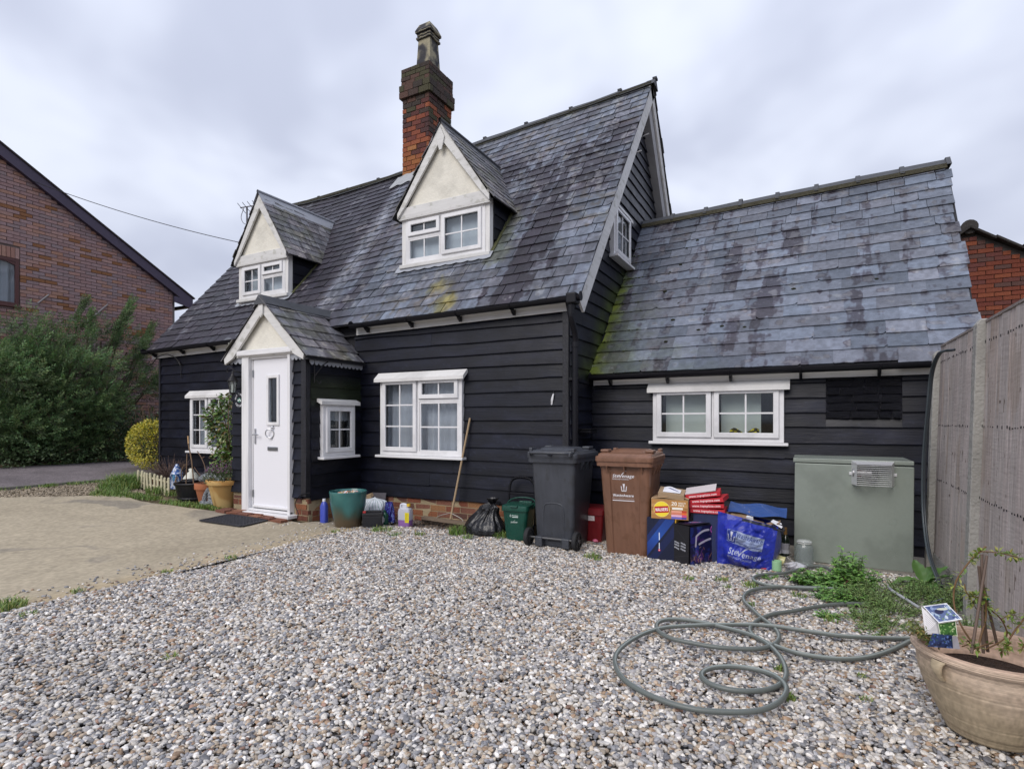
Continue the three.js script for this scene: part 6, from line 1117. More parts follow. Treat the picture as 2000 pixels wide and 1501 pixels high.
{ // car battery, carrier bag, wrapper, green bottle, slate, stick
  rnd = mulberry(118);
  const p = gnd(722, 1033, 0.02), bt = thing('car_battery', 'black car battery with a white label on its side in front of the carrier bag', 'battery', V(p.x, groundY(p.x), p.z - 0.06), 0.62), blk = plastic([0.016, 0.016, 0.02]);
  part('case', [rb(0.25, 0.15, 0.17, 0.008, 0, 0.075, 0)], blk, bt); part('lid', [rb(0.258, 0.04, 0.178, 0.008, 0, 0.168, 0), rb(0.2, 0.02, 0.08, 0.006, 0, 0.196, -0.02)], blk, bt);
  part('terminal', [cyl(0.014, 0.016, 0.03, -0.1, 0.2, 0.055), rb(0.04, 0.03, 0.035, 0.008, -0.1, 0.2, 0.055)], std({ color: lin(0.4, 0.03, 0.03), roughness: 0.5 }), bt);
  decal('label', bt, 0.12, 0.085, (c, W, H, mk) => { c.fillStyle = mk ? '#fff' : '#d6d6de'; c.fillRect(0, 0, W, H); if (!mk) { c.fillStyle = '#222'; c.beginPath(); c.moveTo(W * 0.42, H * 0.45); c.lineTo(W * 0.52, H * 0.62); c.lineTo(W * 0.62, H * 0.45); c.fill(); c.fillRect(W * 0.2, H * 0.2, W * 0.2, H * 0.06); c.fillRect(W * 0.7, H * 0.7, W * 0.16, H * 0.08); } }, V(0.126, 0.085, 0.0), [0, Math.PI / 2, 0], 192);
  const q = gnd(718, 1018, 0.03), cb = thing('carrier_bag', 'white plastic carrier bag with green stripes slumped behind the battery', 'bag', V(q.x, groundY(q.x), q.z - 0.14));
  const cbm = std({ roughness: 0.5, map: tex(256, 256, (u, v) => { const s = Math.abs(((u * 9 + 0.6 * fbm(u * 3, v * 3, 3, 3, 3, 211)) % 1) - 0.5) < 0.06; const k = 0.85 + 0.25 * fbm(u * 6, v * 6, 3, 6, 6, 212); return s ? [20, 110, 92] : [218 * k, 222 * k, 230 * k]; }) });
  part('bag', blob((th, b) => { const r = 0.2 * Math.sqrt(Math.max(0, 1 - Math.pow(2 * b - 0.75, 2) * 0.55)) * (1 - smooth(0.85, 1, b)) * (1 + 0.09 * Math.sin(th * 7 + b * 6) + 0.2 * (fbm(Math.cos(th) * 2 + 5, Math.sin(th) * 2 + b * 5, 3) - 0.5)); return V(Math.cos(th) * r * 1.1, 0.3 * b, Math.sin(th) * r * 0.7); }, 80, 24), cbm, cb);
  const w = gnd(744, 1026, 0.02), wr = thing('plastic_wrapper', 'crumpled purple and blue plastic pack beside the battery', 'wrapper', V(w.x, groundY(w.x), w.z - 0.16));
  part('pack', blob((th, b) => { const r = 0.075 * (1.1 - 0.5 * b) * (1 + 0.25 * Math.sin(th * 5 + b * 7) + 0.3 * (fbm(Math.cos(th) * 3 + 2, Math.sin(th) * 3 + b * 6, 3) - 0.5)); return V(Math.cos(th) * r, 0.27 * b, Math.sin(th) * r * 0.8); }, 50, 18), std({ roughness: 0.3, map: tex(128, 128, (u, v) => { const f = fbm(u * 6, v * 6, 3, 6, 6, 215); return f < 0.42 ? [26, 22, 90] : f < 0.5 ? [60, 20, 130] : f < 0.56 ? [110, 150, 210] : [40, 30, 120]; }) }), wr);
  const gb = thing('green_bottle', 'small dark green plastic bottle with white label, next to the battery', 'bottle', V(w.x + 0.035, groundY(w.x), w.z - 0.03));
  part('body', [loft([[0, 0.09, 0.07], [0.12, 0.09, 0.07], [0.15, 0.05, 0.05]].map(([y, a, d]) => ({ y, o: rrect(a, d, 0.02) }))), cyl(0.02, 0.02, 0.03, 0, 0.165, 0)], plastic([0.012, 0.09, 0.06]), gb);
  decal('label', gb, 0.05, 0.055, (c, W, H, mk) => { c.fillStyle = mk ? '#fff' : '#dfe6e2'; c.fillRect(0, 0, W, H); if (!mk) { c.fillStyle = '#1c3a30'; for (let i = 0; i < 7; i++) c.fillRect(W * 0.14 + i * W * 0.11, H * 0.2, W * 0.05, H * 0.5); } }, V(0.005, 0.06, 0.0365), [0, 0, 0], 96);
  const s0 = gnd(716, 1010, 0.05), sl = thing('loose_slate', 'loose grey roof slate propped against the brick plinth', 'slate', V(s0.x - 0.0, 0.2, -DM + 0.09));
  part('slate', wonky(0.26, 0.34, 0.009, 0.004), std({ color: lin(0.085, 0.08, 0.095), roughness: 0.6, bumpMap: slateBump.clone(), bumpScale: 0.004 }), sl, undefined, [-0.2, 0, 0.04]).material.bumpMap.channel = 0;
  const st = thing('wood_offcut', 'split brown wood offcut lying on the carrier bag', 'wood', V(s0.x - 0.06, 0.32, -DM + 0.26));
  part('wood', wonky(0.2, 0.045, 0.06, 0.012), M.timber, st, undefined, [0.2, 0.2, 0.3]);
}
{ // green glazed pot, blue bottle
  rnd = mulberry(119);
  const R = 0.235, base = gnd(663, 1027, 0.07), t = thing('glazed_pot', 'large teal green glazed pot by the porch with rubbish inside', 'plant pot', V(base.x, groundY(base.x) - 0.005, base.z - 0.15));
  const glz = tex(512, 256, (u, v) => { const f = fbm(u * 8, v * 6, 4, 8, 6, 221); let c = mix3([40, 84, 84], [70, 120, 116], clamp(f * 1.2 - 0.1)); c = mix3(c, [86, 74, 58], smooth(0.37, 0.22, v + (f - 0.5) * 0.12)); return c; });
  part('pot', lathe([[0, 0], [0.15, 0], [0.162, 0.01], [0.19, 0.13], [0.222, 0.3], [0.232, 0.42], [0.238, 0.45], [0.234, 0.462], [0.218, 0.46], [0.212, 0.42], [0.19, 0.2], [0.0, 0.18]], 56), std({ map: glz, roughness: 0.2 }), t);
  part('rubbish', [wonky(0.16, 0.05, 0.1, 0.015).rotateZ(0.2).translate(-0.02, 0.425, 0.03), wonky(0.1, 0.06, 0.08, 0.015).translate(0.08, 0.42, -0.02)], std({ map: tex(64, 64, (u, v) => { const k = vnoise(u * 7, v * 5, 7, 5, 231); return k < 0.5 ? [220, 220, 226] : k < 0.65 ? [220, 120, 60] : k < 0.8 ? [70, 150, 160] : [230, 190, 60]; }), roughness: 0.6 }), t);
  const q = gnd(626, 1021, 0.06), b = thing('blue_bottle', 'blue plastic bottle of screen wash standing between porch and green pot', 'bottle', V(q.x, groundY(q.x), q.z - 0.06));
  part('body', loft([[0, 0.1, 0.075], [0.22, 0.1, 0.075], [0.26, 0.07, 0.06], [0.285, 0.04, 0.04]].map(([y, a, d]) => ({ y, o: rrect(a, d, 0.025) }))), phys({ color: lin(0.06, 0.09, 0.48), roughness: 0.3, transmission: 0.15, thickness: 0 }), b);
  part('cap', cyl(0.02, 0.022, 0.035, 0, 0.3, 0), std({ color: lin(0.7, 0.72, 0.78), roughness: 0.4 }), b);
}
// ---------------------------------------------------------------- boxes
function carton(name, label, P0, PR, PL, h, mats, group) { // P0 near corner, PR along the right-hand face, PL along the left-hand face
  const dl = PL.clone().sub(P0).setY(0), w = dl.length(), ex = dl.clone().negate().normalize(), ez = V(0, 1, 0).cross(ex).normalize().negate(), d = PR.clone().sub(P0).setY(0).length();
  const c = P0.clone().add(dl.clone().multiplyScalar(0.5)), back = PR.clone().sub(P0).setY(0).normalize();
  const zf = ex.clone().cross(V(0, 1, 0)); if (zf.dot(back) > 0) zf.negate();
  const t = thing(name, label, 'box', c.clone().add(zf.clone().multiplyScalar(-d / 2)).setY(P0.y), Math.atan2(zf.x, zf.z), group);
  return { t, w, d, h };
}
const flatFace = (parent, name, w, h, pos, rot, draw, W = 384) => { const H = Math.round(W * h / w); return part(name, new THREE.PlaneGeometry(w, h), std({ map: canvasTex(W, H, draw), roughness: 0.45 }), parent, pos, rot); };
{
  rnd = mulberry(121);
  const A = gnd(1318, 1096, 0.01), Bq = gnd(1264, 1089, 0.01), C = A.clone().add(V(0.02, 0, -0.3));
  const n = carton('cardboard_box', 'tall navy blue box with a small slim motif, under the crisp box', A, C, Bq, 0.42, null), H = onD(1290, 1014, -A.z).y;

  part('carton', wonky(n.w, H, n.d, 0.003).translate(0, H / 2, 0), std({ color: lin(0.012, 0.02, 0.06), roughness: 0.45 }), n.t);
  flatFace(n.t, 'printed_face', n.w - 0.006, H - 0.006, V(0, H / 2, n.d / 2 + 0.004), [0, 0, 0], (c, W, Hh) => {
    c.fillStyle = '#0a1432'; c.fillRect(0, 0, W, Hh); const band = (x0, col, wd) => { c.fillStyle = col; c.beginPath(); c.moveTo(W * x0, Hh); c.lineTo(W * (x0 + 1.1), 0); c.lineTo(W * (x0 + 1.1 + wd), 0); c.lineTo(W * (x0 + wd), Hh); c.fill(); };
    const gr = c.createLinearGradient(0, Hh, W, 0); gr.addColorStop(0, '#10286a'); gr.addColorStop(0.5, '#1f4ca0'); gr.addColorStop(1, '#16377e'); band(-0.62, '#0f2660', 0.2); band(-0.42, gr, 0.36); band(0.05, '#0c1b48', 0.3);
    c.strokeStyle = '#dfe6f4'; c.lineCap = 'round'; c.lineWidth = W * 0.03; c.beginPath(); c.moveTo(W * 0.45, Hh * 0.35); c.lineTo(W * 0.45, Hh * 0.52); c.moveTo(W * 0.45, Hh * 0.6); c.lineTo(W * 0.45, Hh * 0.74); c.stroke(); c.fillStyle = '#e23a50'; c.beginPath(); c.arc(W * 0.45, Hh * 0.775, W * 0.04, 0, 7); c.fill(); c.fillStyle = '#f0d8de'; c.beginPath(); c.arc(W * 0.45, Hh * 0.775, W * 0.018, 0, 7); c.fill();
  });
  part('yellow_edge', bx(0.01, H * 0.97, n.d * 0.98, n.w / 2 + 0.007, H * 0.5, 0), std({ color: lin(0.62, 0.36, 0.03), roughness: 0.5 }), n.t);
  // crisp carton on top
  const zc = n.t.position, cl = onD(1268, 1000, -A.z - 0.03), cr = onD(1339, 1000, -A.z - 0.03), cw = cr.x - cl.x, chh = 0.2, cd = 0.28;
  const k = thing('crisp_box', 'wood patterned crisp carton with yellow disc and red band on the navy box', 'box', V((cl.x + cr.x) / 2, H + 0.004, zc.z + 0.0), 0.1);
  part('carton', wonky(cw, chh, cd, 0.004).translate(0, chh / 2, 0), std({ color: lin(0.42, 0.27, 0.13), roughness: 0.8 }), k);
  const planks = (c, W, Hh) => { for (let r = 0; r < 5; r++) { c.fillStyle = ['#b8854a', '#c2925a', '#ac7940', '#bd8c52', '#b07f45'][r]; c.fillRect(0, r * Hh / 5, W, Hh / 5 + 1); c.fillStyle = 'rgba(70,40,16,.35)'; for (let i = 0; i < 14; i++) c.fillRect(hash2(i, r, 5) * W, r * Hh / 5 + hash2(r, i, 6) * Hh / 5, W * 0.2, 1.5); c.fillStyle = '#5d3b1b'; c.fillRect(0, r * Hh / 5, W, 2.5); } };
  flatFace(k, 'printed_face', cw - 0.008, chh - 0.008, V(0, chh / 2, cd / 2 + 0.005), [0, 0, 0], (c, W, Hh) => {
    planks(c, W, Hh); c.fillStyle = '#f3d93a'; c.beginPath(); c.arc(W * 0.28, Hh * 0.5, Hh * 0.4, 0, 7); c.fill(); c.strokeStyle = '#f6efc0'; c.lineWidth = 3; c.stroke();
    c.save(); c.translate(W * 0.28, Hh * 0.52); c.rotate(-0.1); c.fillStyle = '#b5141e'; c.fillRect(-W * 0.2, -Hh * 0.17, W * 0.4, Hh * 0.34); c.fillStyle = '#fff'; c.textAlign = 'center'; font(c, Hh * 0.23); c.fillText('WALKERS', 0, Hh * 0.085, W * 0.36); c.restore();
    c.fillStyle = '#f2ece0'; c.textAlign = 'left'; font(c, Hh * 0.26); c.fillText('20', W * 0.55, Hh * 0.28); font(c, Hh * 0.12); c.fillText('MULTI', W * 0.74, Hh * 0.19); c.fillText('PACK', W * 0.74, Hh * 0.31); c.fillRect(W * 0.57, Hh * 0.38, W * 0.3, Hh * 0.11);
    [['#e8a08a', 0.54], ['#d8806a', 0.65], ['#e6b4d0', 0.76], ['#6a6ac8', 0.87]].forEach(([col, y]) => { c.fillStyle = col; c.fillRect(W * 0.55, Hh * y, W * 0.32, Hh * 0.1); }); [['#c23a28', 0.54], ['#ea6a2e', 0.65], ['#d8468a', 0.76], ['#4440a0', 0.87]].forEach(([col, y]) => { c.fillStyle = col; c.fillRect(W * 0.84, Hh * y, W * 0.13, Hh * 0.1); });
  }, 512);
  flatFace(k, 'printed_side', cd - 0.008, chh - 0.008, V(cw / 2 + 0.005, chh / 2, 0), [0, Math.PI / 2, 0], (c, W, Hh) => { planks(c, W, Hh); c.fillStyle = '#5a2350'; c.fillRect(0, 0, W * 0.4, Hh); c.fillStyle = '#8a1522'; c.fillRect(W * 0.3, Hh * 0.5, W * 0.3, Hh * 0.5); c.fillStyle = '#c9a36a'; c.fillRect(W * 0.5, 0, W * 0.2, Hh * 0.5); }, 256);
  part('flap', [wonky(cw * 0.46, 0.004, cd, 0.003).rotateZ(0.12).translate(-cw * 0.28, chh + 0.014, 0), wonky(cw * 0.3, 0.004, cd * 0.9, 0.003).rotateZ(-0.25).translate(cw * 0.36, chh + 0.02, 0)], std({ color: lin(0.45, 0.3, 0.17), roughness: 0.85 }), k);
  // brown take-away box with paper on it
  const s = thing('takeaway_box', 'small brown cardboard box with round vents and white paper on top of the crisp box', 'box', V((cl.x + cr.x) / 2 + 0.01, H + chh + 0.02, zc.z + 0.01), 0.1), kraft = std({ color: lin(0.36, 0.25, 0.15), roughness: 0.85 });
  part('carton', wonky(0.25, 0.055, 0.24, 0.006).translate(0, 0.03, 0), kraft, s, undefined, [0.14, 0, -0.07]);
  for (const x of [-0.055, 0.04]) part('vent', cyl(0.011, 0.011, 0.006, x, 0.026 - x * 0.07, 0.121, [Math.PI / 2 + 0.14, 0, 0], 14), M.deck, s);
  part('paper', sheet((a, b) => V(lerp(-0.08, 0.09, a), 0.064 + 0.012 * Math.sin(a * 5) * b - (a - 0.5) * 0.012 + (0.5 - b) * 0.03 * -1, lerp(0.09, -0.05, b)), 14, 6), std({ map: canvasTex(128, 96, (c) => { c.fillStyle = '#e4e4ea'; c.fillRect(0, 0, 128, 96); c.fillStyle = '#2c3574'; c.beginPath(); c.moveTo(30, 30); c.lineTo(120, 60); c.lineTo(100, 40); c.lineTo(50, 22); c.fill(); }), roughness: 0.6 }), s);
  // pizza boxes
  for (let i = 0; i < 4; i++) {
    const p0 = onD(1372, 1003 - i * 9.5, -A.z - 0.16), t = thing('pizza_box', ['red pizza box at the bottom of the leaning stack, web address on its edge', 'red pizza box second from the bottom of the stack, tilted slightly', 'red pizza box second from the top of the stack, sliding right', 'red pizza box topmost of the stack with its pale lid lifted'][i], 'box', V(p0.x - 0.03 + [0.02, 0.0, 0.02, -0.03][i], p0.y - 0.02 + i * 0.006, -(-A.z) - 0.3), [0.05, 0.12, -0.02, 0.1][i], 'stack of red pizza boxes');
    const tilt = [0.0, 0.05, 0.13, 0.16][i], red = std({ color: lin(0.5, 0.02, 0.03), roughness: 0.6 });
    part('carton', wonky(0.33, 0.042, 0.33, 0.003), red, t, undefined, [0, 0, tilt]);
    part('printed_edge', new THREE.PlaneGeometry(0.325, 0.038), std({ map: canvasTex(512, 60, (c, W, Hh) => { c.fillStyle = '#bc2030'; c.fillRect(0, 0, W, Hh); c.fillStyle = '#f0dfe0'; font(c, 44); c.textAlign = 'center'; c.fillText('www.topspizza.com', W / 2, 45, 440); }), roughness: 0.6 }), t, V(0, 0, 0.1695), [0, 0, tilt]);
    if (i === 3) part('lid', wonky(0.3, 0.005, 0.31, 0.004), std({ color: lin(0.62, 0.56, 0.56), roughness: 0.7 }), t, V(-0.03, 0.04, 0), [0.1, 0, 0.2]);
  }
  { const p = onD(1375, 1040, -A.z - 0.16), y = onD(1375, 1004, -A.z - 0.16).y - 0.04; const t = thing('cardboard_box', 'dark blue box standing under the red pizza boxes', 'box', V(p.x - 0.01, 0, -(-A.z) - 0.3), 0.06); part('carton', wonky(0.3, y, 0.3, 0.004).translate(0, y / 2, 0), std({ color: lin(0.015, 0.025, 0.09), roughness: 0.5, map: dirtMap }), t); part('tape', bx(0.05, 0.003, 0.301, 0, y + 0.003, 0), std({ color: lin(0.1, 0.1, 0.16), roughness: 0.3 }), t); }
  // black printed carton, corner towards the yard
  const N0 = gnd(1345, 1106, 0.0), NL = gnd(1311, 1096, 0.0), NR = gnd(1384, 1091, 0.0), bh = onD(1350, 1028, -N0.z).y, q = carton('cardboard_box', 'black printed gift carton with purple picture side standing corner forward', N0, NR, NL, bh);

  part('carton', wonky(q.w, bh, q.d, 0.004).translate(0, bh / 2, 0), std({ color: lin(0.012, 0.012, 0.015), roughness: 0.4 }), q.t, undefined, [0, 0, -0.03]);
  flatFace(q.t, 'printed_face', q.w - 0.01, bh - 0.01, V(0.014, bh / 2, q.d / 2 + 0.005), [0, 0, -0.03], (c, W, Hh) => { c.fillStyle = '#1b1b20'; c.fillRect(0, 0, W, Hh); c.strokeStyle = '#3a3a42'; c.lineWidth = 3; c.beginPath(); c.moveTo(W * 0.2, Hh * 0.1); c.lineTo(W * 0.8, Hh * 0.38); c.moveTo(0, Hh * 0.9); c.lineTo(W, Hh * 0.72); c.stroke(); c.fillStyle = '#a9acb4'; for (let r = 0; r < 3; r++) for (let i = 0; i < 2; i++) { font(c, Hh * 0.055, 'bold'); c.save(); c.translate(W * (0.14 + i * 0.38), Hh * (0.46 + r * 0.075)); c.rotate(0.15); for (let k = 0; k < 5; k++) c.fillRect(k * W * 0.06, -Hh * 0.035 * (0.6 + 0.4 * hash2(k, r, i)), W * 0.045, Hh * 0.04); c.restore(); } }, 256);
  const art = (c, W, Hh) => { c.fillStyle = '#15143a'; c.fillRect(0, 0, W, Hh); for (let i = 0; i < 70; i++) { const h = (n) => hash2(i, n, 9); c.fillStyle = ['rgba(60,50,150,.5)', 'rgba(120,50,140,.45)', 'rgba(40,70,170,.4)', 'rgba(150,110,80,.4)', 'rgba(20,20,60,.6)', 'rgba(90,140,190,.3)'][Math.floor(h(1) * 6)]; c.beginPath(); c.ellipse(W * h(2), Hh * h(3), W * 0.14 * h(4), Hh * 0.1 * h(5), h(6) * 6, 0, 7); c.fill(); } c.fillStyle = '#9a97a0'; c.strokeStyle = '#b8b4be'; c.lineWidth = W * 0.05; c.lineCap = 'round'; c.beginPath(); c.moveTo(W * 0.18, Hh * 0.5); c.lineTo(W * 0.2, Hh * 0.25); c.quadraticCurveTo(W * 0.4, Hh * 0.1, W * 0.62, Hh * 0.12); c.stroke(); c.beginPath(); c.moveTo(W * 0.3, Hh * 0.46); c.quadraticCurveTo(W * 0.5, Hh * 0.38, W * 0.68, Hh * 0.36); c.stroke(); c.strokeStyle = '#c05ab4'; c.lineWidth = W * 0.03; c.beginPath(); c.arc(W * 0.78, Hh * 0.12, W * 0.09, 0, 7); c.stroke(); for (let i = 0; i < 40; i++) { const h = (n) => hash2(i, n, 19); c.strokeStyle = ['#6a4030', '#a06a50', '#4a6a9a', '#7a4a8a', '#2a2a50', '#c09a80'][Math.floor(h(1) * 6)]; c.lineWidth = 2 + 5 * h(2); c.beginPath(); const x = W * h(3), y = Hh * (0.55 + 0.4 * h(4)); c.moveTo(x, y); c.lineTo(x + W * 0.14 * (h(5) - 0.5), y - Hh * 0.15 * h(6)); c.stroke(); } };
  flatFace(q.t, 'picture_side', q.d - 0.01, bh - 0.01, V(q.w / 2 + 0.018, bh / 2 - 0.004, 0), [0, Math.PI / 2, 0], art, 384);
  flatFace(q.t, 'printed_top', q.w - 0.01, q.d - 0.01, V(0.012, bh + 0.008, 0), [-Math.PI / 2, -0.03, 0], (c, W, Hh) => { c.fillStyle = '#1d1826'; c.fillRect(0, 0, W, Hh); c.fillStyle = '#5a3a78'; c.beginPath(); c.ellipse(W * 0.5, Hh * 0.5, W * 0.26, Hh * 0.32, 0.2, 0, 7); c.fill(); c.fillStyle = '#a9b0d8'; c.beginPath(); c.ellipse(W * 0.5, Hh * 0.48, W * 0.16, Hh * 0.22, 0.2, 0, 7); c.fill(); c.fillStyle = '#b05080'; c.beginPath(); c.ellipse(W * 0.52, Hh * 0.52, W * 0.08, Hh * 0.13, 0.2, 0, 7); c.fill(); }, 192);
}
{ // blue recycling bag
  rnd = mulberry(122);
  const D = 5.74, l = onD(1396, 1050, D), r = onD(1513, 1060, D), w = r.x - l.x, h = 0.5, dep = 0.3, t = thing('recycling_bag', 'bright blue woven recycling bag with council print, full of cardboard', 'bag', V((l.x + r.x) / 2, 0, -D - 0.12), 0.0), tl = -0.11;
  const wr = (a, b, s) => 0.12 * (fbm(a * 4 + s, b * 4 + s, 4) - 0.5) + 0.13 * Math.abs(fbm(a * 5 + b * 2 + s, b * 6 - a * 2 + s, 3) - 0.5) + 0.03 * Math.sin(a * 7 + b * 9 + s) * Math.sin(b * 6 + 1), fade = (a, b) => Math.min(1, 5 * Math.min(a, 1 - a, b + 0.1, 1.05 - b));
  const X = (a, b) => (a - 0.5) * w * (1 - 0.1 * (1 - b)) + 0.03 * b, Y = (a, b) => b * h * lerp(0.98, 0.84, a) + tl * (a - 0.5) * b * 0.35 + 0.014 * Math.sin(a * 6) * (1 - b) + 0.01;
  const F = (a, b) => V(X(a, b), Y(a, b), dep / 2 - 0.04 * b + (0.09 * Math.sin(Math.PI * a) * Math.sin(Math.PI * clamp(b * 0.9 + 0.1)) + wr(a, b, 3)) * fade(a, b));
  const K = (a, b) => V(X(1 - a, b), Y(1 - a, b), -dep / 2 + 0.02 - 0.05 * Math.sin(Math.PI * a) * Math.sin(Math.PI * b));
  const Ls = (a, b) => K(1, b).lerp(F(0, b), a).add(V(-0.05 * Math.sin(Math.PI * a) * Math.sin(Math.PI * b), 0, 0)), Rs = (a, b) => F(1, b).lerp(K(0, b), a).add(V(0.05 * Math.sin(Math.PI * a) * Math.sin(Math.PI * b), 0, 0));
  const wbump = tex(256, 256, (u, v) => 0.75 * fbm(u * 5 + 1.5 * fbm(u * 3, v * 3, 3, 3, 3, 241), v * 5, 5, 5, 5, 242) + 0.25 * (0.5 + 0.25 * Math.sin(u * 402) + 0.25 * Math.sin(v * 402)), { srgb: false });
  const blue = (o = {}) => phys({ color: lin(0.012, 0.025, 0.36), roughness: 0.4, clearcoat: 0.6, clearcoatRoughness: 0.3, bumpMap: wbump, bumpScale: 0.05, ...o });
  part('front', sheet(F, 48, 36), blue({ color: lin(1, 1, 1), map: canvasTex(768, 640, (c, W, H) => {
    c.fillStyle = '#2036c0'; c.fillRect(0, 0, W, H); c.strokeStyle = 'rgba(190,200,255,.35)'; c.lineWidth = 2; for (const x of [0.1, 0.9]) { c.setLineDash([9, 7]); c.beginPath(); c.moveTo(W * x, 0); c.lineTo(W * x, H); c.stroke(); } c.setLineDash([]); c.fillStyle = '#0a0f30'; c.fillRect(W * 0.42, 4, W * 0.56, H * 0.055);
    c.save(); c.translate(W * 0.2, H * 0.25); c.rotate(0.1); c.fillStyle = '#a9b8dc'; c.fillRect(0, 0, W * 0.62, H * 0.26); c.fillStyle = '#2a45ae'; c.fillRect(5, 5, W * 0.15, H * 0.26 - 10); cupMark(c, W * 0.08, H * 0.13, H * 0.2, '#e4e8f4'); c.fillStyle = '#2a3c88'; c.textAlign = 'left'; font(c, H * 0.105); c.fillText('WasteAware', W * 0.17, H * 0.105, W * 0.43); font(c, H * 0.045, 'normal'); c.fillText('Hertfordshire Partnership', W * 0.17, H * 0.16, W * 0.42); c.fillRect(W * 0.17, H * 0.18, W * 0.43, 4); c.fillRect(W * 0.17, H * 0.2, W * 0.43, H * 0.015); c.fillRect(W * 0.17, H * 0.225, W * 0.3, 4); c.restore();
    c.save(); c.translate(W * 0.22, H * 0.72); c.rotate(0.08); councilLogo(c, W, 0, 0, W * 0.42, '#cdd6ee'); c.restore();
  }) }), t);
  part('side', [sheet(K, 10, 10), sheet(Ls, 10, 14), sheet(Rs, 10, 14), sheet((a, b) => F(a, 0).lerp(K(1 - a, 0), b), 10, 4)], blue(), t);
  part('flap', sheet((a, b) => V((a - 0.5) * w * 0.98 + 0.1, 0.5 + 0.075 * b + 0.012 * Math.sin(a * 9 + b * 3) - 0.03 * a, -0.02 - b * 0.24 + 0.02 * Math.sin(a * 5)), 30, 8), blue({ color: lin(0.04, 0.15, 0.56) }), t);
  part('waste', [wonky(w * 0.5, 0.02, 0.2, 0.02).rotateX(0.3).translate(-0.1, 0.46, 0), wonky(w * 0.6, 0.1, 0.18, 0.02).rotateZ(-0.2).translate(0.02, 0.4, -0.02), wonky(0.12, 0.02, 0.1, 0.01).rotateZ(0.3).translate(0.25, 0.42, 0.02)], std({ color: lin(0.3, 0.2, 0.12), roughness: 0.9 }), t);
  part('paper_scrap', [wonky(0.05, 0.035, 0.03, 0.01).translate(0.05, 0.47, 0.08), wonky(0.09, 0.02, 0.06, 0.012).rotateZ(-0.4).translate(0.28, 0.43, 0.06)], std({ color: lin(0.7, 0.7, 0.74), roughness: 0.7 }), t);
  part('strap', tube([F(0.93, 0.93), F(1.0, 0.8).add(V(0.06, 0.05, 0)), F(1.0, 0.95).add(V(0.03, 0.03, -0.05)), F(0.9, 1)], 0.008, 20, 5), M.deck, t);
}
{ // bottles, jar, crockery
  rnd = mulberry(123);
  const glassDark = phys({ color: lin(0.02, 0.03, 0.02), roughness: 0.08, clearcoat: 1 });
  const prof = [[0, 0], [0.036, 0], [0.038, 0.006], [0.038, 0.17], [0.034, 0.195], [0.016, 0.235], [0.0135, 0.245], [0.0135, 0.3], [0, 0.3]];
  const b0 = gnd(1534, 1090, 0.0), bt = thing('wine_bottle', 'dark bottle with pale label and gold foil neck beside the boiler casing', 'bottle', V(b0.x, 0, b0.z - 0.06), 0, 'bottles by the boiler casing');
  part('glass', lathe(prof, 28), glassDark, bt); part('foil', cyl(0.0155, 0.017, 0.075, 0, 0.268, 0, [0, 0, 0], 20), std({ color: lin(0.5, 0.28, 0.1), roughness: 0.35, metalness: 0.6 }), bt);
  part('label', cyl(0.0388, 0.0388, 0.105, 0, 0.095, 0, [0, 0.6, 0], 28, true), std({ map: canvasTex(256, 96, (c) => { c.fillStyle = '#b8b6bc'; c.fillRect(0, 0, 256, 96); c.fillStyle = '#6a6870'; for (let i = 0; i < 5; i++) c.fillRect(20, 14 + i * 15, 90 + 90 * hash2(i, 1, 7), 5); c.fillStyle = '#d8d8de'; c.fillRect(0, 62, 256, 34); }), roughness: 0.6 }), bt);
  const c1 = bt.clone(); c1.name = numbered('wine_bottle'); c1.position.set(bt.position.x - 0.07, 0.02, bt.position.z - 0.1); c1.rotation.y = 1.2; c1.userData = { ...bt.userData, label: 'dark bottle with red foil neck behind the gold necked bottle' }; c1.children[1].material = std({ color: lin(0.22, 0.012, 0.015), roughness: 0.35, metalness: 0.3 }); scene.add(c1);
  const c2 = bt.clone(); c2.name = numbered('wine_bottle'); c2.position.set(bt.position.x - 0.075, 0, bt.position.z - 0.01); c2.rotation.y = 2.5; c2.scale.y = 0.8; c2.userData = { ...bt.userData, label: 'shorter dark bottle squeezed against the blue bag' }; c2.children[1].material = M.gutter; scene.add(c2);
  const clear = phys({ color: lin(0.7, 0.75, 0.75), roughness: 0.06, transmission: 0.82, thickness: 0, ior: 1.45 });
  const j0 = gnd(1571, 1108, 0.01), j = thing('glass_jar', 'empty clear glass storage jar with lid in front of the boiler casing', 'jar', V(j0.x, 0.01, j0.z - 0.07));
  part('glass', lathe([[0, 0.004], [0.07, 0.004], [0.078, 0.014], [0.08, 0.03], [0.08, 0.17], [0.07, 0.2], [0.058, 0.212], [0.058, 0.225]], 40), clear, j);
  part('lid', lathe([[0.06, 0.222], [0.068, 0.226], [0.068, 0.238], [0.06, 0.244], [0.05, 0.25], [0.0, 0.256]], 40), phys({ color: lin(0.9, 0.92, 0.92), roughness: 0.05, transmission: 0.75, thickness: 0 }), j); part('seal', tor(0.062, 0.005, 0, 0.222, 0, [Math.PI / 2, 0, 0]), std({ color: lin(0.6, 0.6, 0.58), roughness: 0.5 }), j);
  const mug = (name, label, col, p, ry, tip) => { const t = thing(name, label, 'mug', p, ry), m = std({ color: lin(...col), roughness: 0.22 }); part('cup', lathe([[0, 0.0], [0.038, 0], [0.042, 0.004], [0.042, 0.088], [0.0405, 0.092], [0.038, 0.088], [0.038, 0.01], [0, 0.008]], 32), m, t, undefined, tip); const hd = tor(0.026, 0.0065, -0.046, 0.048, 0, [0, 0, 0]); part('handle', hd, m, t, undefined, tip); return t; };
  const m0 = gnd(1517, 1114, 0.02); mug('mug', 'pale green mug standing upright on the gravel by the weeds', [0.3, 0.52, 0.3], V(m0.x, 0.012, m0.z - 0.04), -0.3, [0, 0, 0]);
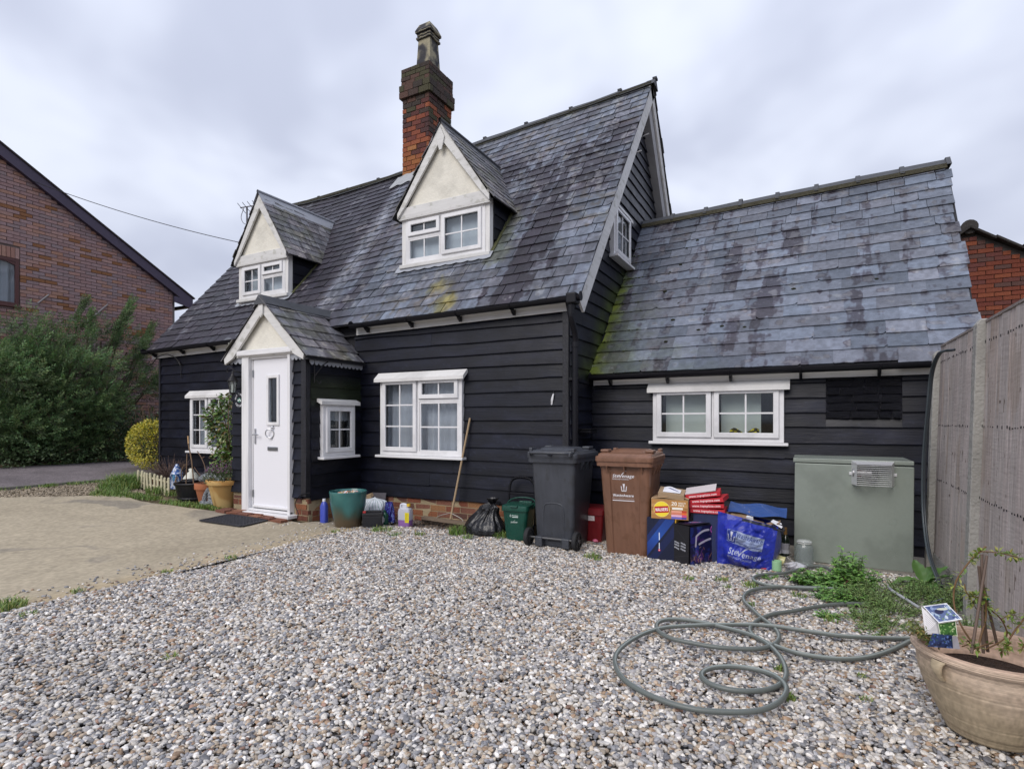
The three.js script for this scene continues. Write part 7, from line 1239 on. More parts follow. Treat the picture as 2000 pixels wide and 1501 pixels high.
  const m1 = gnd(1533, 1106, 0.02); mug('mug', 'pale yellow mug lying on its side behind the green mug', [0.66, 0.62, 0.3], V(m1.x, 0.055, m1.z - 0.06), -1.2, [1.35, 0, 0.5]);
  const s0 = gnd(1499, 1104, 0.04), sc = thing('saucer', 'small pale saucer tilted on edge left of the green mug', 'saucer', V(s0.x, 0.055, s0.z - 0.09)); part('dish', lathe([[0, 0], [0.03, 0.002], [0.056, 0.014], [0.058, 0.018], [0.054, 0.016], [0.03, 0.006], [0, 0.005]], 32), std({ color: lin(0.62, 0.6, 0.48), roughness: 0.25 }), sc, undefined, [1.2, 0, 0.3]);
  const r0 = gnd(1492, 1110, 0.01), rd = thing('plastic_litter', 'small red plastic lid lying half under the blue bag', 'lid', V(r0.x, 0.02, r0.z)); part('lid', lathe([[0, 0.012], [0.04, 0.012], [0.046, 0.006], [0.046, -0.006]], 24), std({ color: lin(0.4, 0.02, 0.015), roughness: 0.4 }), rd, undefined, [0.2, 0, 0.15]);
  const k0 = gnd(1553, 1112, 0.02), cup = thing('plastic_wrap', 'crumpled clear plastic wrap between the mugs and the jar', 'wrapper', V(k0.x, 0.012, k0.z - 0.05)); part('wrap', blob((th, b) => { const r = 0.06 * Math.sin(Math.PI * (0.1 + 0.85 * b)) * (1 + 0.4 * Math.sin(th * 5 + b * 8)); return V(Math.cos(th) * r * 1.3, 0.07 * b, Math.sin(th) * r); }, 36, 12), phys({ color: lin(0.85, 0.85, 0.9), roughness: 0.15, transmission: 0.6, thickness: 0 }), cup);
  const pf = gnd(1163, 1063, 0.01), pk = thing('wrapper_scrap', 'scrap of pink wrapper on the gravel left of the brown bin', 'litter', V(pf.x, 0.03, pf.z)); part('scrap', blob((th, b) => V(Math.cos(th) * 0.03 * Math.sin(Math.PI * b) * (1 + 0.4 * Math.sin(th * 4)), 0.045 * b, Math.sin(th) * 0.03 * Math.sin(Math.PI * b)), 20, 8), std({ color: lin(0.5, 0.12, 0.2), roughness: 0.4 }), pk);
}

// ================================================================== things by the left front and the porch
const local = (t, v) => v.clone().sub(t.position);
{ // lantern, house sign, floodlight, iron brackets
  rnd = mulberry(131);
  const dz = DP - 0.16, c = onD(454, 748, dz), t = thing('wall_lantern', 'black carriage lantern on a scrolled arm left of the front door', 'lantern', V(c.x, 0, -dz)), Y = (py) => onD(454, py, dz).y;
  const y0 = Y(767), y1 = Y(744), y2 = Y(730), r = 0.052;
  const fr = []; for (let k = 0; k < 6; k++) { const a = k * Math.PI / 3 + 0.3; fr.push(rod(V(Math.cos(a) * r * 0.72, y0, Math.sin(a) * r * 0.72), V(Math.cos(a) * r * 1.1, y1, Math.sin(a) * r * 1.1), 0.005)); }
  part('cage', [...fr, cyl(r * 0.78, r * 0.45, 0.025, 0, y0 - 0.01, 0, [0, 0.3, 0], 6), cyl(0.012, 0.004, 0.05, 0, y0 - 0.04, 0)], M.iron, t);
  part('roof', [cyl(r * 0.55, r * 1.4, (y2 - y1) * 0.7, 0, y1 + (y2 - y1) * 0.35, 0, [0, 0.3, 0], 6), cyl(r * 1.45, r * 1.45, 0.01, 0, y1, 0, [0, 0.3, 0], 6), lathe([[r * 0.55, 0], [r * 0.35, 0.025], [0.012, 0.045], [0.012, 0.065], [0, 0.07]], 12).translate(0, y1 + (y2 - y1) * 0.7, 0)], M.iron, t);
  part('pane', cyl(r * 1.02, r * 0.68, y1 - y0, 0, (y0 + y1) / 2, 0, [0, 0.3, 0], 6, true), phys({ color: lin(0.75, 0.8, 0.78), roughness: 0.15, transmission: 0.8, thickness: 0 }), t);
  part('bulb', [cyl(0.014, 0.014, (y1 - y0) * 0.7, 0, y0 + (y1 - y0) * 0.4, 0)], std({ color: lin(0.75, 0.76, 0.72), roughness: 0.4 }), t);
  part('arm', [tube([V(0, y2 + 0.03, 0), V(0.03, y2 + 0.035, -0.04), V(0.05, y2 + 0.02, -0.12), V(0.055, y2 + 0.01, -0.18)], 0.009, 16, 7), tube([V(0.02, y2 + 0.04, -0.02), V(-0.03, y2 + 0.085, 0), V(-0.1, y2 + 0.085, 0.0), V(-0.125, y2 + 0.05, 0), V(-0.11, y2 + 0.03, 0)], 0.006, 20, 6), rb(0.09, 0.15, 0.035, 0.015, 0.055, y2 - 0.01, -0.145)], M.iron, t);
  const s = onD(469, 781, DP - 0.06), sg = thing('house_sign', 'oval black house name sign with white letters beside the white door', 'sign', V(s.x, s.y, -(DP - 0.068)), 0);
  const sx = 0.108, sy = 0.118; part('plaque', cyl(1, 1, 0.016, 0, 0, 0, [Math.PI / 2, 0, 0], 48).scale(sx, sy, 1), std({ color: lin(0.01, 0.011, 0.016), roughness: 0.35 }), sg);
  decal('lettering', sg, sx * 2, sy * 2, (q, W, H, mk) => { const ink = mk ? '#fff' : '#e6e8ee'; const arc = (txt, r, a0, a1, up) => { [...txt].forEach((ch, i) => { const a = lerp(a0, a1, txt.length > 1 ? i / (txt.length - 1) : 0.5); q.save(); q.translate(W / 2 + Math.sin(a) * r, H / 2 - Math.cos(a) * r * 1.06); q.rotate(up ? a : a + Math.PI); q.fillStyle = ink; q.textAlign = 'center'; q.textBaseline = 'middle'; font(q, H * 0.15); q.fillText(ch, 0, 0); q.restore(); }); }; arc('OLD TIMBER', W * 0.38, -1.35, 1.35, true); arc('COTTAGE', W * 0.38, Math.PI + 0.95, Math.PI - 0.95, false); const g = (x, y, rx, ry, col) => { q.fillStyle = mk ? '#fff' : col; q.beginPath(); q.ellipse(W * x, H * y, W * rx, H * ry, 0, 0, 7); q.fill(); }; g(0.5, 0.5, 0.2, 0.14, '#2c6a5c'); g(0.4, 0.52, 0.07, 0.06, '#dfe8e4'); g(0.52, 0.48, 0.06, 0.07, '#eef0ea'); g(0.62, 0.53, 0.06, 0.055, '#dfe8e4'); g(0.52, 0.55, 0.05, 0.04, '#5a9a6a'); }, V(0, 0, 0.0095), [0, 0, 0], 256, { bg: '#e6e8ee' });
  const f = onD(452, 674, DM - 0.2), fl = thing('floodlight', 'small square floodlight under the gutter left of the porch', 'light', V(f.x, f.y, f.z));
  part('lamp_body', rb(0.13, 0.1, 0.045, 0.012, 0, 0, 0), M.gutter, fl, undefined, [0.35, -0.25, -0.2]); part('lamp_glass', bx(0.11, 0.078, 0.004, 0, 0, 0.0245), std({ color: lin(0.5, 0.52, 0.47), roughness: 0.2 }), fl, undefined, [0.35, -0.25, -0.2]); part('bracket', [rod(V(0, 0, -0.02), V(0.03, -0.03, -0.14), 0.01), sph(0.022, 0.035, -0.05, -0.1)], M.gutter, fl);
  const hb = (nm, lab, pts, r0, pos) => { const o = thing(nm, lab, 'bracket', pos); part('scroll', pts.map((p) => tube(p, r0, 28, 6)), M.iron, o); return o; };
  const b0 = onD(352, 738, DM - 0.06), b1 = onD(352, 712, DM - 0.06), b2 = onD(316, 705, DM - 0.55), B2 = V(b0.x - 0.62, b1.y + 0.04, 0.1), o0 = V(b0.x, 0, -DM + 0.05);
  hb('hanging_bracket', 'black wrought iron basket bracket on the far left of the cottage wall', [[V(0, b0.y, 0.0), V(0, b1.y + 0.02, 0)], [V(0, b1.y - 0.02, 0.01), V(-0.1, b1.y + 0.12, 0.03), V(-0.3, b1.y + 0.2, 0.09), V(-0.5, b1.y + 0.15, 0.14), V(-0.6, b1.y + 0.04, 0.17), V(-0.68, b1.y - 0.0, 0.19), V(-0.7, b1.y + 0.06, 0.19), V(-0.65, b1.y + 0.07, 0.19)], [V(0, b1.y, 0.01), V(-0.04, b1.y + 0.06, 0.02), V(-0.08, b1.y + 0.04, 0.02)]], 0.008, o0);
  const q = onX(606, 720, XP1 + 0.05), hy = q.y; hb('hanging_bracket', 'black scrolled iron bracket on the porch side under the lead scallops', [[V(0.03, hy - 0.18, 0.08), V(0.03, hy + 0.16, 0.08)], [V(0.03, hy - 0.1, 0.08), V(0.05, hy - 0.02, 0.03), V(0.06, hy + 0.09, -0.08), V(0.07, hy + 0.15, -0.22), V(0.08, hy + 0.13, -0.34), V(0.08, hy + 0.09, -0.36)], [V(0.04, hy + 0.12, 0.05), V(0.06, hy + 0.17, -0.05), V(0.06, hy + 0.13, -0.12), V(0.06, hy + 0.09, -0.08)], [V(0.04, hy - 0.14, 0.06), V(0.05, hy - 0.19, 0.02), V(0.05, hy - 0.15, -0.02)]], 0.006, V(XP1 + 0.02, 0, -DP - 0.14));
  // aerial
  const a = onD(482, 408, 9.4), ae = thing('tv_aerial', 'thin television aerial on a pole behind the left dormer', 'aerial', V(a.x, a.y - 0.9, a.z)), al = std({ color: lin(0.16, 0.16, 0.18), roughness: 0.5, metalness: 0.5 });
  part('mast', rod(V(0, 0, 0), V(0, 0.95, 0), 0.022), al, ae); part('boom', rod(V(-0.12, 0.92, 0.1), V(0.75, 1.0, -0.2), 0.014), al, ae);
  for (let i = 0; i < 7; i++) { const k = lerp(-0.1, 0.7, i / 6), y = 0.92 + k * 0.09; part('element', rod(V(k, y - 0.09, 0.05 - k * 0.3 - 0.12), V(k, y + 0.09, 0.05 - k * 0.3 + 0.12), 0.008, 0.008, 5), al, ae); }
  part('lead', tube([V(-0.05, 0.92, 0.05), V(-0.16, 0.7, 0.05), V(-0.1, 0.55, 0.03), V(0, 0.5, 0)], 0.008, 16, 5), al, ae);
}
{ // door mat, brick step
  rnd = mulberry(132);
  const c = [gnd(393, 1019), gnd(470, 1030), gnd(524, 1018), gnd(446, 1007)], ce = c.reduce((s, p) => s.add(p), V(0, 0, 0)).multiplyScalar(0.25), t = thing('door_mat', 'black rubber door mat with open ring pattern lying before the door', 'mat', ce.clone().setY(groundY(ce.x) + 0.012)), ex = c[1].clone().sub(c[0]).add(c[2].clone().sub(c[3])).multiplyScalar(0.5), ez = c[3].clone().sub(c[0]).add(c[2].clone().sub(c[1])).multiplyScalar(0.5), rubber = std({ color: lin(0.018, 0.018, 0.024), roughness: 0.6 });
  const at = (u, v, y = 0.008) => ex.clone().multiplyScalar(u - 0.5).add(ez.clone().multiplyScalar(v - 0.5)).setY(y - (ex.y * (u - 0.5)) * 0 + (groundY(ce.x + ex.x * (u - 0.5) + ez.x * (v - 0.5)) - groundY(ce.x)));
  part('border', [[0, 0, 1, 0], [1, 0, 1, 1], [1, 1, 0, 1], [0, 1, 0, 0]].map(([a, b, q, d]) => bar(at(a, b), at(q, d), 0.05, 0.014)), rubber, t);
  const L = ex.length(), Wd = ez.length(), rings = []; const nu = Math.round(L / 0.058), nv = Math.round(Wd / 0.058);
  for (let i = 0; i < nu; i++) for (let j = 0; j < nv; j++) { const p = at((i + 0.5) / nu, (j + 0.5) / nv); rings.push(new THREE.TorusGeometry(0.024, 0.0075, 4, 8).rotateX(Math.PI / 2).translate(p.x, p.y, p.z)); }
  part('ring_pattern', rings, rubber, t).userData.kind = 'stuff';
  const st = thing('brick_step', 'low step of red brick pavers in front of the white door', 'step', V(-6.6, groundY(-6.6), -5.0)), pv = brickMats('paver', [[0.34, 0.14, 0.08], [0.3, 0.12, 0.07], [0.38, 0.18, 0.11], [0.26, 0.11, 0.075]]);
  for (let r = 0; r < 2; r++) for (let i = 0; i < 6 + r; i++) { const p = V(-7.32 + i * 0.225 + r * 0.06 + rr(-0.01, 0.01), 0, -DP + 0.13 + r * 0.115 + rr(-0.01, 0.01)); if (p.x > -6.02) continue; part('paver', wonky(0.21, 0.05, 0.105, 0.004), pick(pv), st, V(p.x, groundY(p.x) + 0.014 + rr(-0.006, 0.006), p.z).sub(st.position), [rr(-0.02, 0.02), rr(-0.06, 0.06), rr(-0.02, 0.02)]); }
}
// ------------------------------------------------------------------ foliage
// leaves: list of [pos, dir, normal-ish up, length, width, colour]; each is a folded four-triangle blade
function leaves(list) {
  const n = list.length, P = new Float32Array(n * 36), C = new Float32Array(n * 36), U = new Float32Array(n * 24); let o = 0, u = 0;
  const d = V(), s = V(), up = V(), a = V(), b = V(), l = V(), r = V(), m = V();
  for (const [p, dir, nrm, len, wid, col, droop = 0.15] of list) {
    d.copy(dir).normalize(); s.copy(d).cross(nrm); if (s.lengthSq() < 1e-6) s.set(1, 0, 0); s.normalize(); up.copy(s).cross(d);
    a.copy(p); m.copy(p).addScaledVector(d, len * 0.5).addScaledVector(up, -wid * 0.12); b.copy(p).addScaledVector(d, len).addScaledVector(up, -len * droop);
    l.copy(m).addScaledVector(s, wid * 0.5).addScaledVector(up, wid * 0.2); r.copy(m).addScaledVector(s, -wid * 0.5).addScaledVector(up, wid * 0.2);
    for (const t of [a, l, m, a, m, r, l, b, m, m, b, r]) { P[o] = t.x; P[o + 1] = t.y; P[o + 2] = t.z; C[o] = col[0]; C[o + 1] = col[1]; C[o + 2] = col[2]; o += 3; U[u++] = t.x; U[u++] = t.y; }
  }
  const g = new THREE.BufferGeometry(); g.setAttribute('position', new THREE.BufferAttribute(P, 3)); g.setAttribute('color', new THREE.BufferAttribute(C, 3)); g.setAttribute('uv', new THREE.BufferAttribute(U, 2)); g.computeVertexNormals();
  return g;
}
const leafM = phys({ color: lin(1, 1, 1), vertexColors: true, roughness: 0.55, transmission: 0.3, thickness: 0 }), leafGloss = phys({ color: lin(1, 1, 1), vertexColors: true, roughness: 0.35, transmission: 0.15, thickness: 0 });
const dirRnd = (up = 0) => V(rr(-1, 1), rr(-1, 1) + up, rr(-1, 1)).normalize();
const shade = (c, k) => { const q = rr(1 - k, 1 + k); return [c[0] * q * rr(0.92, 1.08), c[1] * q, c[2] * q * rr(0.9, 1.1)]; };
const bark = std({ color: lin(0.09, 0.065, 0.045), roughness: 0.95, bumpMap: fineBump, bumpScale: 0.01 }), twig = std({ color: lin(0.14, 0.09, 0.06), roughness: 0.9 });
// grass blades
function blades(spots) {
  const P = [], C = [];
  for (const [x, y, z, h, col] of spots) {
    const a = rr(0, 6.28), w = rr(0.0025, 0.005), l = h * rr(0.3, 0.9), dx = Math.cos(a), dz = Math.sin(a), px = -dz * w, pz = dx * w;
    const q0 = [x - px, y, z - pz], q1 = [x + px, y, z + pz], q2 = [x + dx * l * 0.35 + px * 0.8, y + h * 0.62, z + dz * l * 0.35 + pz * 0.8], q3 = [x + dx * l * 0.35 - px * 0.8, y + h * 0.62, z + dz * l * 0.35 - pz * 0.8], q4 = [x + dx * l, y + h * rr(0.75, 1), z + dz * l];
    for (const t of [q0, q1, q2, q0, q2, q3, q3, q2, q4]) { P.push(...t); C.push(...col); }
  }
  const g = new THREE.BufferGeometry(); g.setAttribute('position', new THREE.BufferAttribute(new Float32Array(P), 3)); g.setAttribute('color', new THREE.BufferAttribute(new Float32Array(C), 3)); g.computeVertexNormals();
  return g;
}
const G1 = [0.15, 0.27, 0.045], G2 = [0.21, 0.33, 0.07], G3 = [0.1, 0.19, 0.04], GY = [0.31, 0.34, 0.09];
{ // grass: verge by the bed, strips at the edge of the concrete, tufts in the gravel
  rnd = mulberry(141);
  const s = [], put = (p, r, n, h) => { for (let i = 0; i < n; i++) { const a = rr(0, 6.28), q = Math.sqrt(rnd()) * r, x = p.x + Math.cos(a) * q, z = p.z + Math.sin(a) * q; s.push([x, groundY(x) - 0.01, z, h * rr(0.5, 1.15), shade(pick([G1, G1, G2, G3, GY]), 0.25)]); } };
  for (const [px, py, r, n, h] of [[232, 952, 0.28, 700, 0.17], [250, 945, 0.3, 800, 0.22], [262, 948, 0.25, 600, 0.24], [215, 962, 0.25, 400, 0.1], [205, 966, 0.2, 240, 0.08], [228, 966, 0.2, 260, 0.07], [250, 968, 0.2, 260, 0.07], [268, 970, 0.16, 200, 0.07], [282, 972, 0.14, 160, 0.06], [300, 974, 0.12, 160, 0.07], [330, 981, 0.14, 200, 0.06], [350, 984, 0.14, 220, 0.06], [372, 986, 0.14, 220, 0.06], [392, 990, 0.12, 160, 0.06], [408, 990, 0.12, 200, 0.07], [425, 994, 0.12, 160, 0.06], [300, 962, 0.12, 120, 0.14], [318, 962, 0.1, 100, 0.16], [335, 966, 0.1, 90, 0.12]]) put(gnd(px, py), r, n, h);
  for (let i = 0; i < 60; i++) { const x = -10.85 + rr(-0.06, 0.06), z = rr(-6.4, -0.5); put(V(x, 0, z), 0.1, 30, 0.05); }
  for (let i = 0; i < 60; i++) { const z = rr(-12, -2.5); put(V(-14.45 + rr(-0.15, 0.1), 0, z), 0.2, 26, 0.09); }
  tag(part(numbered('grass'), blades(s), leafM, scene), 'rough green grass fringing the flower bed, the drive edge and the lane', null, null, 'stuff');
  s.length = 0;
  for (const [px, py, r, n, h] of [[745, 1041, 0.13, 160, 0.07], [770, 1048, 0.1, 70, 0.05], [820, 1048, 0.07, 50, 0.07], [893, 1044, 0.11, 170, 0.13], [912, 1052, 0.07, 70, 0.07], [977, 1050, 0.09, 120, 0.11], [1155, 1086, 0.09, 90, 0.06], [1168, 1092, 0.05, 40, 0.05], [655, 1045, 0.05, 40, 0.05], [334, 1285, 0.04, 50, 0.035], [450, 1098, 0.06, 60, 0.05], [325, 1125, 0.05, 40, 0.04], [150, 1165, 0.05, 40, 0.04], [10, 1198, 0.12, 260, 0.08], [55, 1212, 0.06, 50, 0.04], [1408, 1132, 0.06, 60, 0.04], [1465, 1143, 0.07, 90, 0.05], [1468, 1180, 0.03, 30, 0.035], [1346, 1130, 0.05, 50, 0.035], [1522, 1305, 0.03, 40, 0.04], [1545, 1365, 0.025, 36, 0.045], [1686, 1320, 0.03, 40, 0.03], [1690, 1365, 0.03, 30, 0.03], [1560, 1162, 0.06, 60, 0.04], [1625, 1210, 0.05, 60, 0.04], [1420, 1145, 0.04, 40, 0.03], [1840, 1335, 0.03, 20, 0.03]]) { const p = gnd(px, py, 0.01); for (let i = 0; i < n; i++) { const a = rr(0, 6.28), q = Math.sqrt(rnd()) * r; s.push([p.x + Math.cos(a) * q, groundY(p.x) + 0.0, p.z + Math.sin(a) * q, h * rr(0.5, 1.1), shade(pick([G1, G2, G3, GY]), 0.25)]); } }
  tag(part(numbered('gravel_grass'), blades(s), leafM, scene), 'small tufts of grass sprouting through the gravel', null, null, 'stuff');
}
{ // brown leaf litter along the foot of the wall
  rnd = mulberry(142);
  const l = [];
  for (let i = 0; i < 700; i++) { const D = rr(5.72, 6.2), x = rr(-5.5, -3.0); if (rnd() > smooth(5.6, 6.05, D) + 0.25) continue; l.push([V(x, groundY(x) + rr(0.0, 0.02), -D), V(rr(-1, 1), rr(-0.1, 0.4), rr(-1, 1)), V(rr(-0.3, 0.3), 1, rr(-0.3, 0.3)), rr(0.025, 0.05), rr(0.015, 0.03), shade(pick([[0.12, 0.07, 0.04], [0.08, 0.05, 0.035], [0.17, 0.11, 0.06]]), 0.3)]); }
  for (let i = 0; i < 90; i++) { const x = rr(-4.7, 0.8), D = rr(2, 5.6); l.push([V(x, groundY(x) + 0.022, -D), V(rr(-1, 1), rr(-0.1, 0.3), rr(-1, 1)), V(rr(-0.3, 0.3), 1, rr(-0.3, 0.3)), rr(0.02, 0.045), rr(0.012, 0.025), shade(pick([[0.12, 0.07, 0.04], [0.08, 0.05, 0.035], [0.17, 0.11, 0.06]]), 0.3)]); }
  for (let i = 0; i < 120; i++) { const p = gnd(rr(1830, 1880), rr(1225, 1300), 0.01); l.push([p, V(rr(-1, 1), rr(-0.1, 0.3), rr(-1, 1)), V(rr(-0.3, 0.3), 1, rr(-0.3, 0.3)), rr(0.02, 0.035), rr(0.01, 0.02), shade([0.08, 0.05, 0.035], 0.3)]); }
  tag(part(numbered('leaf_litter'), leaves(l), leafM, scene), 'dry brown leaves caught along the foot of the plinth', null, null, 'stuff');
}
{ // the golden shrub
  rnd = mulberry(143);
  const p = gnd(300, 924, 0.3), t = thing('golden_shrub', 'rounded golden yellow and green variegated shrub at the cottage corner', 'shrub', V(p.x + 0.05, groundY(p.x), p.z - 0.05)), l = [], R = 0.57;
  for (let i = 0; i < 5200; i++) { const d = V(rr(-1, 1), rr(-0.75, 1), rr(-1, 1)).normalize(), k = 0.86 + 0.26 * fbm(d.x * 3 + 9, d.y * 3 + d.z * 3 + 9, 3), r = R * k * (0.72 + 0.28 * Math.sqrt(rnd())), c = V(d.x * r * 0.98, 0.5 + d.y * r * 0.98, d.z * r * 0.98), lit = smooth(0.75, 1.0, r / (R * k)); l.push([c, d.clone().add(dirRnd(0.3).multiplyScalar(0.8)), dirRnd(0.8), rr(0.035, 0.06), rr(0.018, 0.03), shade(rnd() < 0.72 ? [0.58, 0.51, 0.06] : rnd() < 0.5 ? [0.22, 0.29, 0.05] : [0.68, 0.63, 0.16], 0.22)]); }
  part('foliage', leaves(l), leafGloss, t);
  const st = []; for (let i = 0; i < 16; i++) { const d = V(rr(-1, 1), rr(0.6, 1.4), rr(-1, 1)).normalize(); st.push(rod(V(0, -0.05, 0), V(d.x * 0.42, 0.1 + d.y * 0.55, d.z * 0.42), 0.012, 0.004, 5)); } part('stems', st, bark, t);
}
{ // the big conifer
  rnd = mulberry(144);
  const XC = -15.1, base = onX(110, 905, XC), t = thing('juniper', 'large dark spreading conifer bush in front of the brick house', 'conifer', V(XC, 0.42, base.z)), o = (v) => v.clone().sub(t.position);
  // one feathery spray, pointing along +y
  const sp = (seed) => { const q = mulberry(seed), l = []; const R = (a, b) => a + (b - a) * q(); for (let i = 0; i < 6; i++) { const s = 0.08 + i * 0.15, side = i % 2 ? 1 : -1; for (let k = 0; k < 2; k++) { const b = V(side * 0.07 * k * (1 - s * 0.6), s + 0.05 * k, R(-0.02, 0.02)); l.push([b, V(side * R(0.3, 0.8), R(0.7, 1.1), R(-0.4, 0.4)), V(R(-0.4, 0.4), R(-0.2, 0.2), 1), 0.32 * (1.15 - s * 0.5), 0.07, [R(0.8, 1.15), R(0.85, 1.15), R(0.8, 1.1)], 0.05]); } } l.push([V(0, 0.9, 0), V(0, 1, 0), V(0, 0, 1), 0.26, 0.1, [1.1, 1.15, 1], 0]); return leaves(l); };
  const kinds = [sp(1), sp(2), sp(3)], list = kinds.map(() => []), limbs = [], trunk = V(XC - 0.2, 0.4, base.z - 0.1);
  // a clump of sprays fanned out round the end of a bough
  const bough = (tip, from, n, R, pale) => {
    const mid = from.clone().lerp(tip, 0.5).add(V(rr(-0.1, 0.1), rr(-0.25, -0.05), rr(-0.1, 0.1))), ax = tip.clone().sub(mid).normalize(); limbs.push(tube([from, mid, tip.clone().lerp(mid, 0.25)].map(o), 0.018, 10, 5));
    const core = tip.clone().addScaledVector(ax, -R * (pale ? 1.6 : 0.9)), tone = rr(0.8, 1.2);
    for (let i = 0; i < n; i++) {
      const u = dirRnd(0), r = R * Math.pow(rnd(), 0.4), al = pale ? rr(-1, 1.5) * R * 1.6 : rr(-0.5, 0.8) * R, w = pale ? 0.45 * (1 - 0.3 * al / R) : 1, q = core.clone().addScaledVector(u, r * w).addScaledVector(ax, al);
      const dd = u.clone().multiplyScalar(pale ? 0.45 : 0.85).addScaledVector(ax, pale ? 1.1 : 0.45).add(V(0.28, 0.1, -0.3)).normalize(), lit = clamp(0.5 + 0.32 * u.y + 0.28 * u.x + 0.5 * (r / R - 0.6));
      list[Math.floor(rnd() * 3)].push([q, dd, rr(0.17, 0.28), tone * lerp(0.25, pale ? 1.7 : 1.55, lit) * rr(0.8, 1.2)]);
    }
  };
  const tips = [[0, 640], [53, 620], [80, 640], [100, 655], [130, 640], [158, 601, 1], [175, 625, 1], [200, 640], [249, 603, 1], [235, 625, 1], [225, 650, 1], [262, 660], [290, 648, 1], [276, 672, 1], [270, 700], [311, 729, 1], [300, 742], [285, 735], [255, 712], [246, 782], [235, 760], [225, 800], [200, 820], [215, 700], [190, 690], [170, 700], [140, 690], [110, 700], [60, 690], [20, 690], [0, 720], [70, 740], [130, 745], [180, 750], [210, 745], [30, 780], [90, 790], [150, 790], [40, 840], [100, 845], [20, 880], [60, 885], [120, 830], [160, 840], [10, 820], [-30, 650], [-40, 720], [-60, 780], [-50, 860], [-20, 690], [-10, 760], [185, 790], [5, 860], [140, 870], [35, 730], [75, 830]];
  for (const [px, py, pale] of tips) { const X = XC + (py > 680 && px < 240 ? rr(0.25, 0.95) : rr(-0.35, 0.35)), tip = onX(px, py, X); const from = trunk.clone().add(V(rr(-0.2, 0.2), rr(0, 0.9), (tip.z - trunk.z) * rr(0.1, 0.5))); bough(tip, from, pale ? 70 : 72, pale ? 0.17 : rr(0.22, 0.34), pale); }
  for (let i = 0; i < 80; i++) { const px = rr(-40, 228), py = rr(660, 890), tip = onX(px, py, XC + rr(-0.4, 0.95)); bough(tip, trunk.clone().add(V(rr(-0.2, 0.2), rr(0, 1.1), (tip.z - trunk.z) * rr(0.2, 0.7))), 62, rr(0.2, 0.34), 0); }
  const mt = new THREE.Matrix4(), q = new THREE.Quaternion(), tw = new THREE.Quaternion(), c = new THREE.Color();
  const crown = sub('crown', t);
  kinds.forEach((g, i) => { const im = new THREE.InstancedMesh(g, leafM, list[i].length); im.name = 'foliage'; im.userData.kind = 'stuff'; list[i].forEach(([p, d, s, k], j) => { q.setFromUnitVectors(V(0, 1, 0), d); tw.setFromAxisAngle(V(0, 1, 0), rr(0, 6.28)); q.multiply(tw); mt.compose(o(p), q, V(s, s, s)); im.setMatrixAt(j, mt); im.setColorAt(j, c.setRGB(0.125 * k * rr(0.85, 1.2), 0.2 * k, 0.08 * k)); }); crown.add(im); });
  part('trunk', [...limbs, ...[0, 1, 2, 3].map((i) => rod(V(-0.2 + i * 0.1, -0.1, i * 0.35 - 0.6), V(-0.3 + i * 0.15, 1.6, i * 0.6 - 0.9), 0.06, 0.03))], bark, t);
  // undergrowth at its right
  const bush = (name, label, px, py, X, w, h, n, cols, len, wid, seed) => { rnd = mulberry(seed); const b = onX(px, py, X), u = thing(name, label, 'shrub', V(X, groundY(X) - 0.02, b.z)), l = [], st = []; for (let i = 0; i < n; i++) { const d = V(rr(-1, 1), rr(0, 1), rr(-1, 1)); const r = Math.cbrt(rnd()); d.normalize(); const k = 0.75 + 0.5 * fbm(d.x * 2 + 5 + seed, d.z * 2 + d.y * 2 + 5, 3); l.push([V(d.x * w * 0.6 * r * k, 0.05 + d.y * h * r * k, d.z * w * r * k), d.clone().add(dirRnd(0.3)), dirRnd(1), len * rr(0.7, 1.3), wid * rr(0.7, 1.3), shade(pick(cols), 0.3)]); } for (let i = 0; i < 22; i++) { const a = rr(0, 6.28); st.push(tube([V(Math.cos(a) * 0.1, 0, Math.sin(a) * 0.1), V(Math.cos(a) * w * 0.3, h * 0.5, Math.sin(a) * w * 0.4), V(Math.cos(a) * w * 0.5, h * rr(0.7, 1.05), Math.sin(a) * w * 0.7)], 0.006, 8, 4)); } part('foliage', leaves(l), leafM, u); part('stems', st, twig, u); };
  bush('privet_bush', 'low loose green bush under the right side of the conifer', 222, 900, -14.85, 0.95, 0.95, 3800, [[0.1, 0.15, 0.04], [0.07, 0.11, 0.03], [0.15, 0.17, 0.06]], 0.05, 0.022, 145);
  bush('laurel_bush', 'dark glossy laurel between brick house and black cottage', 268, 890, -14.2, 0.75, 1.25, 2000, [[0.04, 0.08, 0.035], [0.055, 0.1, 0.04], [0.09, 0.1, 0.035]], 0.1, 0.04, 146);
  bush('ivy_clump', 'dark low ivy clump at the road edge below the conifer', 60, 912, -14.7, 1.5, 0.42, 3200, [[0.05, 0.09, 0.03], [0.08, 0.13, 0.045]], 0.06, 0.045, 147);
  bush('privet_bush', 'thin dark shrub growing beside the far corner of the cottage', 306, 850, -12.6, 0.45, 1.35, 900, [[0.04, 0.08, 0.03], [0.05, 0.1, 0.04]], 0.08, 0.03, 148);
}
function climber(t, pts, n, rad, cols, len, wid) { const cv = new THREE.CatmullRomCurve3(pts), l = []; for (let i = 0; i < n; i++) { const p = cv.getPoint(rnd()), d = dirRnd(0), r = rad * Math.cbrt(rnd()); l.push([p.clone().add(V(d.x * r, d.y * r, d.z * r * 0.7)), d.clone().add(V(0, -0.2, 0.3)), V(rr(-0.5, 0.5), rr(0.2, 1), rr(0, 1)), len * rr(0.6, 1.3), wid * rr(0.6, 1.3), shade(pick(cols), 0.3)]); } return l; }
